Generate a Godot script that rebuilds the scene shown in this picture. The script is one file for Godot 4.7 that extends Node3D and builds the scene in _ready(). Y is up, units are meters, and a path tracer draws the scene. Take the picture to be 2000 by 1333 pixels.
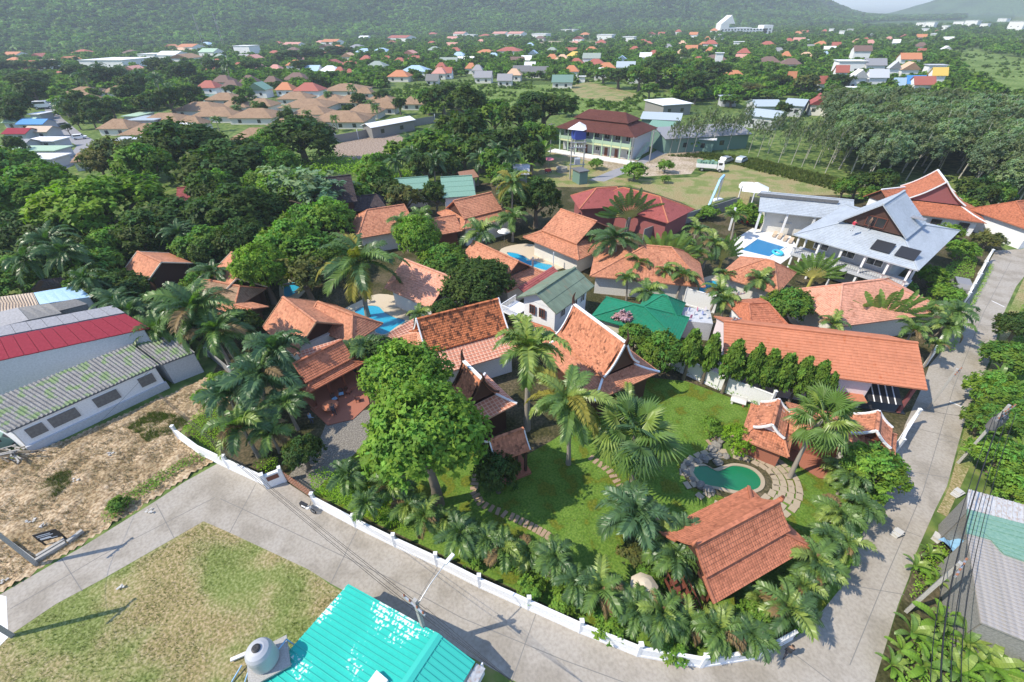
extends Node3D
# A villa estate under hills, seen from the air. y up, metres; the camera hangs 34 m above the lane at the origin.

var M := {}
var shared := {}
var SUN_ENERGY := 1.45

func _ready() -> void:
	var cam := Camera3D.new()
	cam.name = "camera"
	cam.position = v3(0, 34, 0)
	cam.basis = Basis(Vector3.RIGHT, -0.6294) * Basis(Vector3.BACK, -0.02)
	cam.fov = 74.9
	cam.near = 0.5
	cam.far = 12000.0
	add_child(cam)
	var env := Environment.new()
	env.background_mode = Environment.BG_SKY
	var sm := ProceduralSkyMaterial.new()
	sm.sky_top_color = Color(0.46, 0.57, 0.76)
	sm.sky_horizon_color = Color(0.86, 0.91, 0.94)
	sm.sky_curve = 0.12
	sm.ground_horizon_color = Color(0.62, 0.68, 0.66)
	sm.ground_bottom_color = Color(0.25, 0.28, 0.22)
	sm.sky_energy_multiplier = 1.18
	var sky := Sky.new()
	sky.sky_material = sm
	env.sky = sky
	env.tonemap_mode = Environment.TONE_MAPPER_LINEAR
	env.tonemap_exposure = 1.42
	env.fog_enabled = true
	env.fog_density = 0.00026
	env.fog_light_color = Color(0.90, 0.96, 1.0)
	env.sdfgi_enabled = true
	env.ssao_enabled = true
	env.ssil_enabled = true
	var we := WorldEnvironment.new()
	we.name = "world_environment"
	we.environment = env
	add_child(we)
	var sun := DirectionalLight3D.new()
	sun.name = "sun"
	sun.light_energy = SUN_ENERGY
	sun.light_color = Color(1.0, 0.96, 0.89)
	sun.light_angular_distance = 0.5
	sun.sky_mode = DirectionalLight3D.SKY_MODE_LIGHT_ONLY
	sun.shadow_enabled = true
	sun.basis = Basis.looking_at(v3(0.649, -0.743, -0.161))
	add_child(sun)

	materials()
	setting()
	estate_walls()
	garden_buildings()
	villas()
	left_sheds()
	roadside_buildings()
	school_yard()
	resort()
	town()
	plants_near()
	plants_mid()
	rubber_grove()
	woods()
	street_things()
	small_things()

func materials() -> void:
	M.plaster = grain_mat([[0.0, lin(0.62, 0.60, 0.55)], [1.0, lin(0.78, 0.76, 0.71)]], 4.0, [], 1.0, 3)
	M.white = grain_mat([[0.0, lin(0.66, 0.67, 0.68)], [0.5, lin(0.78, 0.79, 0.8)], [1.0, lin(0.82, 0.83, 0.84)]], 3.0, [], 1.0, 4)
	M.white_paint = mat(lin(0.8, 0.8, 0.8), 0.6)
	M.grey_wall = grain_mat([[0.0, lin(0.42, 0.44, 0.47)], [1.0, lin(0.56, 0.58, 0.61)]], 4.0, [], 1.0, 5)
	M.pink_wall = grain_mat([[0.0, lin(0.74, 0.62, 0.63)], [1.0, lin(0.82, 0.72, 0.72)]], 4.0, [], 1.0, 6)
	M.cream_wall = grain_mat([[0.0, lin(0.58, 0.54, 0.42)], [1.0, lin(0.7, 0.66, 0.53)]], 4.0, [], 1.0, 7)
	M.maroon_wall = mat(lin(0.28, 0.09, 0.09), 0.8)
	M.green_wall = mat(lin(0.14, 0.24, 0.2), 0.7)
	M.block_wall = grain_mat([[0.0, lin(0.2, 0.2, 0.19)], [1.0, lin(0.34, 0.33, 0.31)]], 3.0, [], 1.0, 8)
	M.dark_wood = mat(lin(0.07, 0.032, 0.022), 0.6)
	M.red_wood = mat(lin(0.16, 0.05, 0.03), 0.55)
	M.pole_concrete = grain_mat([[0.0, lin(0.3, 0.29, 0.27)], [1.0, lin(0.46, 0.45, 0.42)]], 2.0, [], 1.0, 9)
	M.glass = mat(lin(0.03, 0.035, 0.04), 0.08)
	M.glass.metallic_specular = 0.8
	M.black = mat(lin(0.02, 0.02, 0.022), 0.5)
	M.steel = mat(lin(0.5, 0.52, 0.54), 0.4, 0.6)
	M.rust = grain_mat([[0.0, lin(0.2, 0.08, 0.04)], [0.5, lin(0.33, 0.16, 0.1)], [1.0, lin(0.45, 0.4, 0.36)]], 2.0, [], 1.0, 12, 0.8)
	M.terracotta_floor = grain_mat([[0.0, lin(0.3, 0.11, 0.07)], [1.0, lin(0.42, 0.18, 0.12)]], 1.5, [], 1.0, 13)
	var terra := Color(0.49, 0.22, 0.13)
	M.tile = tile_mat(terra, 0.2, Color(0.30, 0.10, 0.06), 0.1, 0.24, 0.3, 21)
	M.tile_old = tile_mat(Color(0.47, 0.16, 0.07), 0.28, Color(0.04, 0.025, 0.02), 0.46, 0.2, 0.25, 22)
	M.tile_worn = tile_mat(Color(0.48, 0.2, 0.115), 0.24, Color(0.1, 0.045, 0.03), 0.22, 0.2, 0.25, 23)
	M.tile_lattice = tile_mat(Color(0.55, 0.22, 0.14), 0.1, Color(0.35, 0.16, 0.11), 0.1, 0.42, 0.42, 24, 0.75, Color(0.78, 0.55, 0.42, 0.75))
	M.tile_red = tile_mat(Color(0.43, 0.16, 0.09), 0.2, Color(0.16, 0.05, 0.03), 0.06, 0.2, 0.25, 25)
	M.tile_orange = tile_mat(Color(0.5, 0.195, 0.11), 0.07, Color(0.46, 0.14, 0.06), 0.0, 0.3, 0.33, 26)
	M.tile_pink = tile_mat(Color(0.6, 0.30, 0.205), 0.16, Color(0.4, 0.17, 0.1), 0.1, 0.24, 0.3, 27)
	M.tile_maroon = tile_mat(Color(0.34, 0.10, 0.09), 0.08, Color(0.2, 0.06, 0.05), 0.1, 0.3, 0.33, 28)
	M.tile_brown = tile_mat(Color(0.13, 0.052, 0.042), 0.1, Color(0.09, 0.04, 0.035), 0.1, 0.3, 0.33, 29)
	M.tile_slate = tile_mat(Color(0.40, 0.44, 0.48), 0.07, Color(0.38, 0.41, 0.45), 0.1, 0.3, 0.33, 30, 0.6)
	M.tile_greygreen = tile_mat(Color(0.17, 0.22, 0.16), 0.12, Color(0.22, 0.20, 0.14), 0.2, 0.4, 1.2, 31)
	M.tile_green = tile_mat(Color(0.022, 0.2, 0.115), 0.07, Color(0.06, 0.17, 0.1), 0.12, 0.35, 0.35, 32)
	M.tile_tan = tile_mat(Color(0.31, 0.205, 0.13), 0.12, Color(0.22, 0.13, 0.08), 0.2, 0.3, 0.33, 33)
	M.tile_dark = tile_mat(Color(0.07, 0.055, 0.055), 0.2, Color(0.12, 0.1, 0.1), 0.2, 0.3, 0.33, 34)
	M.thatch_grey = tile_mat(Color(0.33, 0.31, 0.29), 0.12, Color(0.36, 0.3, 0.12), 0.07, 0.35, 0.16, 35)
	M.asbestos = grain_mat([[0.0, lin(0.17, 0.165, 0.16)], [0.5, lin(0.28, 0.272, 0.262)], [1.0, lin(0.4, 0.39, 0.375)]], 3.0, [[0.0, lin(0.75, 0.75, 0.75)], [0.6, lin(1, 1, 1)], [0.68, lin(0.78, 0.97, 0.66)], [0.85, lin(0.7, 1.0, 0.5)]], 7.0, 41)
	M.teal = peeling(Color(0.033, 0.46, 0.38), Color(0.66, 0.7, 0.66), 43)
	M.teal_plain = mat(lin(0.033, 0.46, 0.38), 0.8)
	M.red_metal = grain_mat([[0.0, lin(0.24, 0.03, 0.045)], [1.0, lin(0.32, 0.045, 0.065)]], 6.0, [], 1.0, 44, 0.9)
	M.grey_metal = grain_mat([[0.0, lin(0.2, 0.2, 0.21)], [1.0, lin(0.34, 0.34, 0.36)]], 5.0, [], 1.0, 45, 0.55)
	M.dark_metal = grain_mat([[0.0, lin(0.11, 0.11, 0.11)], [1.0, lin(0.2, 0.2, 0.2)]], 5.0, [], 1.0, 46, 0.6)
	M.tan_metal = grain_mat([[0.0, lin(0.46, 0.35, 0.25)], [1.0, lin(0.58, 0.46, 0.34)]], 5.0, [], 1.0, 47, 0.6)
	M.blue_metal = grain_mat([[0.0, lin(0.22, 0.42, 0.62)], [1.0, lin(0.33, 0.54, 0.72)]], 5.0, [], 1.0, 48, 0.5)
	M.green_metal = grain_mat([[0.0, lin(0.13, 0.27, 0.2)], [1.0, lin(0.24, 0.38, 0.29)]], 5.0, [], 1.0, 49, 0.6)
	M.tin = grain_mat([[0.0, lin(0.36, 0.24, 0.18)], [0.4, lin(0.42, 0.42, 0.42)], [1.0, lin(0.56, 0.57, 0.58)]], 6.0, [], 1.0, 50, 0.5)
	M.concrete = grain_mat([[0.0, lin(0.3, 0.272, 0.235)], [0.5, lin(0.37, 0.337, 0.29)], [1.0, lin(0.42, 0.385, 0.335)]], 5.0, [[0.25, lin(0.8, 0.785, 0.76)], [0.42, lin(0.92, 0.91, 0.89)], [0.55, lin(0.98, 0.97, 0.96)], [0.75, lin(1, 1, 1)]], 13.0, 51, 0.92, 0.3)
	M.joint = mat(lin(0.2, 0.19, 0.175), 0.95)
	M.asphalt = grain_mat([[0.0, lin(0.24, 0.235, 0.24)], [1.0, lin(0.34, 0.335, 0.345)]], 6.0, [], 1.0, 52)
	M.ground = grain_mat([[0.0, lin(0.06, 0.1, 0.025)], [0.45, lin(0.11, 0.17, 0.045)], [0.7, lin(0.17, 0.23, 0.065)], [1.0, lin(0.3, 0.25, 0.13)]], 40.0, [[0.2, lin(0.55, 0.6, 0.5)], [0.5, lin(0.9, 0.9, 0.8)], [0.8, lin(1, 1, 1)]], 300.0, 53, 0.95, 6.0)
	M.soil = grain_mat([[0.0, lin(0.05, 0.045, 0.025)], [0.5, lin(0.1, 0.085, 0.05)], [1.0, lin(0.2, 0.15, 0.095)]], 6.0, [[0.3, lin(0.5, 0.6, 0.4)], [0.7, lin(1, 1, 1)]], 21.0, 54, 0.95, 4.0)
	M.lawn = grain_mat([[0.0, lin(0.07, 0.14, 0.022)], [0.5, lin(0.125, 0.215, 0.035)], [1.0, lin(0.2, 0.285, 0.06)]], 4.0, [[0.28, lin(0.95, 0.7, 0.5)], [0.4, lin(0.8, 0.82, 0.7)], [0.55, lin(0.92, 0.95, 0.85)], [0.75, lin(1, 1, 1)]], 11.0, 55, 0.95, 3.0)
	M.rough_grass = grain_mat([[0.2, lin(0.19, 0.19, 0.075)], [0.5, lin(0.285, 0.255, 0.125)], [0.62, lin(0.33, 0.285, 0.16)], [0.85, lin(0.45, 0.38, 0.25)]], 4.5, [[0.3, lin(0.6, 0.8, 0.48)], [0.43, lin(0.78, 0.9, 0.66)], [0.54, lin(0.96, 0.97, 0.88)], [0.7, lin(1, 0.93, 0.86)]], 26.0, 56, 0.95, 3.0)
	M.hay = grain_mat([[0.15, lin(0.25, 0.17, 0.1)], [0.45, lin(0.43, 0.315, 0.195)], [0.6, lin(0.51, 0.39, 0.25)], [0.85, lin(0.6, 0.48, 0.33)]], 6.0, [[0.25, lin(0.7, 0.68, 0.62)], [0.6, lin(1, 1, 1)]], 15.0, 57, 0.95, 6.0)
	M.dirt = grain_mat([[0.2, lin(0.34, 0.26, 0.19)], [0.6, lin(0.5, 0.41, 0.31)], [0.9, lin(0.58, 0.5, 0.4)]], 12.0, [[0.3, lin(0.7, 0.7, 0.6)], [0.6, lin(1, 1, 1)]], 40.0, 58, 0.95)
	M.gravel = grain_mat([[0.2, lin(0.14, 0.125, 0.105)], [0.8, lin(0.3, 0.275, 0.235)]], 3.0, [], 1.0, 59, 0.95, 2.0)
	M.meadow = grain_mat([[0.2, lin(0.07, 0.12, 0.025)], [0.5, lin(0.15, 0.24, 0.05)], [0.65, lin(0.2, 0.26, 0.08)], [0.9, lin(0.32, 0.28, 0.13)]], 25.0, [[0.3, lin(0.7, 0.75, 0.6)], [0.6, lin(1, 1, 1)]], 90.0, 60, 0.95)
	M.rubble = grain_mat([[0.2, lin(0.16, 0.11, 0.08)], [0.5, lin(0.33, 0.25, 0.19)], [0.9, lin(0.46, 0.38, 0.31)]], 9.0, [], 1.0, 61, 0.95, 12.0)
	M.deck = grain_mat([[0.0, lin(0.5, 0.42, 0.31)], [1.0, lin(0.64, 0.55, 0.42)]], 2.0, [], 1.0, 62)
	M.white_deck = grain_mat([[0.0, lin(0.66, 0.65, 0.63)], [1.0, lin(0.78, 0.77, 0.75)]], 3.0, [], 1.0, 63)
	M.stone = grain_mat([[0.0, lin(0.3, 0.24, 0.17)], [1.0, lin(0.52, 0.44, 0.33)]], 1.0, [], 1.0, 64)
	M.rock = grain_mat([[0.0, lin(0.1, 0.095, 0.085)], [1.0, lin(0.3, 0.28, 0.25)]], 2.0, [], 1.0, 65)
	M.pool_tile = mat(lin(0.015, 0.34, 0.54), 0.4)
	M.pool_green = mat(lin(0.004, 0.165, 0.06), 0.4)
	M.pool_deep = mat(lin(0.025, 0.2, 0.42), 0.4)
	M.water = mat(Color(0.5, 0.8, 0.8, 0.02), 0.04)
	M.water.metallic_specular = 0.22
	M.water.transparency = BaseMaterial3D.TRANSPARENCY_ALPHA
	M.water.vertex_color_use_as_albedo = false
	M.hill = grain_mat([[0.2, lin(0.04, 0.085, 0.025)], [0.5, lin(0.07, 0.135, 0.04)], [0.8, lin(0.12, 0.2, 0.06)]], 160.0, [[0.3, lin(0.6, 0.65, 0.6)], [0.6, lin(1, 1, 1)]], 700.0, 66, 0.95)
	for q in [M.tile_orange, M.tile_slate, M.tile_green, M.tile_greygreen, M.tile_maroon, M.tile_brown]: q.heightmap_scale = 1.5
	M.dry_blade = leaf_mat(0.34, 0.31, 0.13, 0.4)
	M.cream_green = mat(lin(0.6, 0.64, 0.36), 0.8)
	M.green_pale = mat(lin(0.36, 0.5, 0.36), 0.8)
	M.blue_grey = grain_mat([[0.0, lin(0.34, 0.4, 0.44)], [1.0, lin(0.46, 0.52, 0.56)]], 6.0, [], 1.0, 68, 0.5)
	M.blue_bright = mat(lin(0.06, 0.25, 0.6), 0.5)
	M.blue_pale = mat(lin(0.36, 0.5, 0.62), 0.6)
	M.tile_red2 = mat(lin(0.36, 0.105, 0.075), 0.8)
	M.tile_orange2 = mat(lin(0.5, 0.2, 0.095), 0.8)
	M.tile_pinkish = mat(lin(0.55, 0.27, 0.22), 0.8)
	M.tile_dusk = mat(lin(0.17, 0.105, 0.085), 0.85)
	M.grey_green = mat(lin(0.27, 0.32, 0.28), 0.7)
	M.peach = mat(lin(0.62, 0.4, 0.26), 0.8)
	M.yellow = mat(lin(0.66, 0.46, 0.1), 0.8)
	M.leaf_rubber = leaf_mat(0.29, 0.38, 0.2, 0.8)
	M.bark = mat(lin(0.17, 0.14, 0.105), 0.9)
	M.bark_pale = mat(lin(0.42, 0.40, 0.36), 0.85)
	M.bark_palm = mat(lin(0.28, 0.25, 0.21), 0.9)
	M.stalk_yellow = mat(lin(0.45, 0.42, 0.1), 0.6)
	M.leaf_lime = leaf_mat(0.304, 0.519, 0.06, 0.8)
	M.leaf_bright = leaf_mat(0.304, 0.538, 0.076, 0.8)
	M.leaf_mid = leaf_mat(0.234, 0.416, 0.064, 0.8)
	M.leaf_dark = leaf_mat(0.126, 0.211, 0.046, 0.8)
	M.leaf_olive = leaf_mat(0.253, 0.283, 0.084, 0.8)
	M.leaf_grey = leaf_mat(0.397, 0.581, 0.301, 0.8)
	M.leaf_blue = leaf_mat(0.138, 0.263, 0.12, 0.8, 0.38)
	M.palm_green = leaf_mat(0.195, 0.329, 0.083, 0.8, 0.38)
	M.palm_dark = leaf_mat(0.115, 0.219, 0.078, 0.8, 0.38)
	M.palm_light = leaf_mat(0.345, 0.459, 0.11, 0.8, 0.38)
	M.palm_dead = leaf_mat(0.26, 0.18, 0.09, 0.3)
	M.path_stone = mat(lin(0.36, 0.25, 0.17), 0.9)
	M.litter = mat(lin(0.5, 0.49, 0.46), 0.8)
	M.palm_yellow = leaf_mat(0.362, 0.333, 0.074, 0.8)
	M.hedge_lime = leaf_mat(0.343, 0.604, 0.042, 0.8)
	M.flower_pink = leaf_mat(0.749, 0.483, 0.552, 0.2)
	M.flower_red = leaf_mat(0.604, 0.034, 0.028, 0.2)
	M.grass_blade = leaf_mat(0.191, 0.252, 0.057, 0.8)
	M.hay_blade = leaf_mat(0.5, 0.4, 0.27, 0.3)

# ---------------------------------------------------------------- the setting
func setting() -> void:
	var g := MB.new()
	for q in [[-4200.0, 4300.0, -5000.0, 400.0]]:
		g.quad(v3(q[0], 0, q[3]), v3(q[1], 0, q[3]), v3(q[1], 0, q[2]), v3(q[0], 0, q[2]), v2(q[0], q[3]), v2(q[1], q[3]), v2(q[1], q[2]), v2(q[0], q[2]))
	solo("ground", g, M.ground, "green scrubby plain that reaches the foot of the hills", "", "structure")
	hills()
	sheet("garden_soil", PackedVector2Array([v2(-36.6, -44.29), v2(-61.42, -63.64), v2(-72.63, -80.01), v2(-38.18, -94.34), v2(-12.14, -114.49), v2(17.93, -116.84), v2(41.65, -101.31), v2(68.33, -105.21), v2(94.57, -84.14), v2(85.08, -70.29), v2(36.38, -27.76), v2(22.83, -14.27), v2(18.42, -12.41), v2(11.84, -10.9), v2(7.85, -11.55), v2(-17.83, -23.7), v2(-22.28, -25.67), v2(-33.66, -31.53)]), 0.004, M.soil, "dark planted soil between the villas")
	sheet("lawn", PackedVector2Array([v2(-20.97, -25.92), v2(-18.04, -28.51), v2(-16.08, -30.39), v2(-7.59, -32.24), v2(0.26, -27.44), v2(3.86, -29.87), v2(9.82, -34.76), v2(15.9, -38.96), v2(19.8, -38.22), v2(26.38, -33.51), v2(23.64, -28.71), v2(35.48, -27.17), v2(23.4, -14.61), v2(18.55, -12.66), v2(11.94, -11.19), v2(7.92, -11.84), v2(-17.93, -24.22)]), 0.008, M.lawn, "mown green lawn of the palm garden")
	sheet("gravel_path", PackedVector2Array([v2(-21.09, -25.76), v2(-20.31, -27.95), v2(-19.47, -29.82), v2(-19.58, -33.29), v2(-15.61, -34.69), v2(-14.18, -31.02), v2(-15.54, -28.45), v2(-16.51, -27.56), v2(-17.17, -25.83), v2(-18.09, -24.17)]), 0.012, M.gravel, "grey gravel drive behind the gate")
	var rough := PackedVector2Array([v2(-49.93, -13.32), v2(-35.32, -13.28), v2(-33.59, -15.4), v2(-31.48, -17.12), v2(-26.39, -21.82), v2(-23.54, -20.69), v2(-16.08, -17.59), v2(-14.13, -16.4), v2(-11.48, -15.09), v2(-5.65, -6.18), v2(-44.39, -6.74)])
	sheet("rough_ground", rough, 0.004, M.rough_grass, "patchy green and brown rough grass beside the lane")
	# dry lot: a lumpy sheet of cut hay
	var hay := PackedVector2Array([v2(-71.44, -29.22), v2(-51.07, -29.98), v2(-48.86, -28.66), v2(-46.01, -30.63), v2(-36.39, -40.37), v2(-34.18, -39.85), v2(-31.14, -35.92), v2(-32.72, -35.17), v2(-34.22, -32.96), v2(-34.25, -31.2), v2(-28.74, -28.16), v2(-30.28, -26.14), v2(-32, -24.02), v2(-35.08, -20.05), v2(-38.36, -16.13), v2(-43.45, -10.86)])
	lumpy("dry_lot_ground", hay, 0.35, 0.30, 0.012, M.hay, "lumpy dry lot of cut brown hay", 71)
	var lane := PackedVector2Array([v2(-43.45, -10.86), v2(-38.3, -16.06), v2(-34.88, -19.78), v2(-31.77, -23.66), v2(-30.29, -25.75), v2(-28.3, -27.79), v2(-29.22, -28.6), v2(-22.23, -25.01), v2(-21.05, -25.64), v2(-17.82, -23.65), v2(-16.93, -23.02), v2(-0.37, -15.2), v2(3.82, -13.05), v2(7.79, -11.29), v2(11.73, -10.6), v2(15.56, -11.07), v2(18.23, -12.05), v2(20.98, -13.57), v2(24.05, -15.66), v2(28.4, -20.03), v2(32.34, -23.84), v2(36.48, -27.75), v2(39.59, -30.96), v2(45.17, -36.16), v2(49.02, -40.06), v2(53.5, -43.42), v2(62.85, -52.01), v2(74.55, -62.22), v2(83.81, -70.35), v2(103.66, -71.95), v2(103.05, -67.42), v2(81.15, -61.93), v2(75.92, -58.03), v2(65.77, -49.31), v2(58.46, -42.22), v2(50.28, -35.19), v2(47.55, -32.92), v2(38.02, -23.71), v2(34.99, -21.27), v2(30.93, -17.84), v2(28.95, -15.93), v2(26.95, -14.2), v2(21.93, -9.38), v2(19.12, -5.81), v2(2.96, -6.05), v2(3.25, -8.42), v2(-2.76, -11.3), v2(-13.71, -16.28), v2(-16.06, -17.51), v2(-23.49, -20.6), v2(-26.34, -21.72), v2(-31.43, -17.04), v2(-33.53, -15.33), v2(-35.23, -13.18), v2(-39.95, -8.98)])
	var ln := sheet("road", lane, 0.016, M.concrete, "pale concrete lane that bends round the walled garden", "structure")
	for q in [[v2(17.58, -11.76), v2(19.89, -9.41)], [v2(24.01, -15.59), v2(27.75, -14.8)], [v2(29.41, -20.92), v2(32.26, -19.06)], [v2(34.24, -25.72), v2(39.01, -24.49)], [v2(39.59, -30.82), v2(43.62, -28.84)], [v2(48.95, -39.97), v2(53.28, -37.82)], [v2(59.66, -49.16), v2(64.18, -47.54)], [v2(-23.57, -25.43), v2(-23.58, -20.6)], [v2(-13.04, -20.92), v2(-13.91, -16.32)], [v2(-5.87, -17.78), v2(-7.89, -13.68)], [v2(1.44, -14.33), v2(-0.43, -10.14)], [v2(-31.44, -23.5), v2(-27.92, -20.25)], [v2(-35.88, -18.71), v2(-32.33, -16.2)]]:
		var mb := MB.new()
		mb.beam(v3(q[0].x, 0.018, q[0].y), v3(q[1].x, 0.018, q[1].y), 0.05, 0.008)
		part(ln, "joint", mb, M.joint)
	for q in [[v2(-26.04, -23.89), v2(-18.94, -20.82)], [v2(-18.94, -20.82), v2(-9.6, -16.69)], [v2(-9.6, -16.69), v2(-3.98, -13.87)], [v2(-3.98, -13.87), v2(2.92, -11.2)], [v2(2.92, -11.2), v2(7.55, -9.61)], [v2(21.26, -10.6), v2(27.27, -15.97)], [v2(27.27, -15.97), v2(35.55, -23.24)], [v2(35.55, -23.24), v2(48.6, -36.06)], [v2(48.6, -36.06), v2(65.19, -51.26)], [v2(65.19, -51.26), v2(82.84, -66.4)], [v2(-26.58, -24.05), v2(-32.81, -18.94)], [v2(-32.81, -18.94), v2(-36.62, -15.04)]]:
		var mb := MB.new()
		mb.beam(v3(q[0].x, 0.018, q[0].y), v3(q[1].x, 0.018, q[1].y), 0.05, 0.008)
		part(ln, "joint", mb, M.joint)
	for q in [[v2(68.79, -54.13), v2(69.1, -52.45)], [v2(46.62, -34.1), v2(47.55, -32.92)]]:
		var mb := MB.new()
		mb.beam(v3(q[0].x, 0.021, q[0].y), v3(q[1].x, 0.021, q[1].y), 0.12, 0.008)
		part(ln, "marking", mb, M.white_paint)
	sheet("concrete_apron", PackedVector2Array([v2(-37.32, -12.72), v2(-38.26, -16.02), v2(-37.7, -15.91), v2(-35.09, -13.18), v2(-35.2, -12.69)]), 0.02, M.white_deck, "pale concrete corner slab at the end of the lane")
	sheet("verge", PackedVector2Array([v2(79.23, -60.32), v2(65.56, -48.7), v2(58.76, -42.21), v2(50.11, -34.79), v2(47.4, -32.55), v2(37.94, -23.45), v2(35.2, -21.26), v2(35.67, -20.78), v2(42.54, -26.39), v2(49.64, -32.86), v2(60.88, -42.14), v2(78.63, -52.09)]), 0.012, M.rough_grass, "worn grass verge by the right-hand lane")
	sheet("far_verge", PackedVector2Array([v2(21.93, -9.38), v2(26.97, -14.13), v2(29, -15.86), v2(30.95, -17.75), v2(33.13, -18.62), v2(36.92, -20.76), v2(49.68, -16.66), v2(36.15, -5.56), v2(19.12, -5.81)]), 0.008, M.soil, "planted soil at the right-hand edge")
	sheet("bank", PackedVector2Array([v2(79.23, -60.32), v2(78.63, -52.09), v2(60.88, -42.14), v2(49.64, -32.86), v2(42.54, -26.39), v2(35.67, -20.78), v2(38.14, -21.2), v2(52.11, -18.64), v2(96.21, -40)]), 0.006, M.ground, "overgrown bank beside the right-hand lane")
	# school yard, lanes and fields behind
	sheet("yard", PackedVector2Array([v2(14.91, -148.82), v2(38.06, -134.58), v2(49.16, -147.3), v2(57.92, -142.65), v2(56.47, -134.3), v2(47.74, -119.37), v2(35.31, -117.91), v2(28.39, -123.13), v2(25.8, -132.15), v2(16.45, -140.4)]), 0.008, M.dirt, "bare sandy yard in front of the school block")
	sheet("yard_grass", PackedVector2Array([v2(5.19, -127.3), v2(14.91, -148.82), v2(16.45, -140.4), v2(25.8, -132.15), v2(28.39, -123.13), v2(26.07, -118.09), v2(16, -111.8), v2(8.3, -110.66)]), 0.007, M.rough_grass, "grass round the transformer poles")
	sheet("yard_path", PackedVector2Array([v2(20.41, -115.79), v2(27.03, -123.23), v2(35.83, -131.4), v2(47.59, -147.43), v2(53.42, -145.62), v2(44.08, -137.61), v2(32.45, -122.84), v2(24.05, -114.23)]), 0.014, M.asphalt, "grey gravel track across the yard")
	sheet("yard_grass", PackedVector2Array([v2(8.33, -111.06), v2(16, -111.8), v2(26.07, -118.09), v2(34.64, -115.26), v2(48.11, -116.58), v2(60.76, -128.44), v2(79.45, -111.8), v2(84.43, -100.47), v2(66.03, -100.89), v2(54.18, -95.42), v2(41.52, -88.45), v2(38.26, -98.02), v2(29.75, -110.9), v2(17.04, -110.09)]), 0.006, M.rough_grass, "thin dry grass behind the red hipped roof")
	sheet("meadow", PackedVector2Array([v2(34.5, -312.78), v2(66.31, -350.24), v2(87.22, -251.76), v2(73.01, -229.4), v2(44.1, -202.6), v2(29.99, -207.74), v2(29.64, -242.61)]), 0.01, M.meadow, "bright green field behind the school block")
	sheet("bare_field", PackedVector2Array([v2(36.74, -304.91), v2(51.76, -323.16), v2(69.5, -263.37), v2(53.84, -239.49), v2(36.74, -258.68)]), 0.014, M.rough_grass, "strip of bare brown earth in the field")
	sheet("left_meadow", PackedVector2Array([v2(-69, -297.87), v2(-42.59, -328.04), v2(3.1, -310.28), v2(34.77, -315.32), v2(29.64, -242.61), v2(13.56, -222.46), v2(-21.82, -233.76), v2(-59.77, -254.14)]), 0.01, M.meadow, "overgrown green field behind the tall trees")
	sheet("hillside_meadow", PackedVector2Array([v2(432.59, -512.74), v2(478.4, -540.24), v2(386.38, -356.55), v2(256.39, -228.55), v2(233.92, -234.94), v2(250.01, -277.61)]), 0.012, M.meadow, "open green field at the upper right")
	sheet("bare_track", PackedVector2Array([v2(236.64, -258.32), v2(250.62, -262.27), v2(231.05, -224.09), v2(236.47, -208.93), v2(217.33, -190.08), v2(198.65, -200.56)]), 0.014, M.dirt, "bare earth by the red roofs at the upper right")
	sheet("rubble_ground", PackedVector2Array([v2(-58.74, -159.94), v2(-53.61, -172.83), v2(-39.66, -176.7), v2(-32.61, -157.7), v2(-35.67, -147.69), v2(-46.68, -141.12), v2(-53.56, -145.94)]), 0.01, M.rubble, "cleared plot of broken earth")
	sheet("far_road", PackedVector2Array([v2(-265.8, -290.15), v2(-259.41, -287.37), v2(-201.37, -224.59), v2(-164.79, -188.47), v2(-145.15, -171.21), v2(-135.43, -155.74), v2(-150.68, -167.79), v2(-175.52, -189.48), v2(-205.62, -221.34)]), 0.012, M.asphalt, "grey road that runs off between the trees at left")
	sheet("side_road", PackedVector2Array([v2(-150.68, -167.79), v2(-136.51, -157.19), v2(-133.54, -147.83), v2(-129.8, -137.09), v2(-126.26, -129.06), v2(-130.74, -131.88), v2(-137.95, -146.33)]), 0.014, M.asphalt, "grey forecourt at the road junction")
	sheet("far_earth", PackedVector2Array([v2(53.95, -915.94), v2(160.27, -830.62), v2(128.4, -696.99), v2(51.58, -751.44)]), 0.01, M.dirt, "bare earth clearing in the town")
	sheet("green_court", PackedVector2Array([v2(-186.74, -306.22), v2(-166.26, -307.73), v2(-144.49, -274.02), v2(-157.12, -261.55)]), 0.012, M.green_wall, "green court among the brown roofs")
	pools()
	stepping_stones()

# a sheet with bumps of its own
func lumpy(called: String, poly: PackedVector2Array, step: float, amp: float, y0: float, m: Material, label: String, sd: int, kind := "structure") -> void:
	var f := noise(0.35, 4, sd)
	var lo := poly[0]
	var hi := poly[0]
	for p in poly:
		lo = lo.min(p); hi = hi.max(p)
	var mb := MB.new()
	var h := func(x: float, z: float) -> Vector3: return Vector3(x, y0 + amp * maxf(0.0, f.get_noise_2d(x, z) + 0.2), z)
	var nx := int((hi.x - lo.x) / step)
	var nz := int((hi.y - lo.y) / step)
	for i in nx:
		for j in nz:
			var x := lo.x + i * step
			var z := lo.y + j * step
			if not Geometry2D.is_point_in_polygon(v2(x + step * 0.5, z + step * 0.5), poly): continue
			mb.quad(h.call(x, z + step), h.call(x + step, z + step), h.call(x + step, z), h.call(x, z), v2(x, z + step), v2(x + step, z + step), v2(x + step, z), v2(x, z))
	solo(called, mb, m, label, "", kind)

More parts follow.
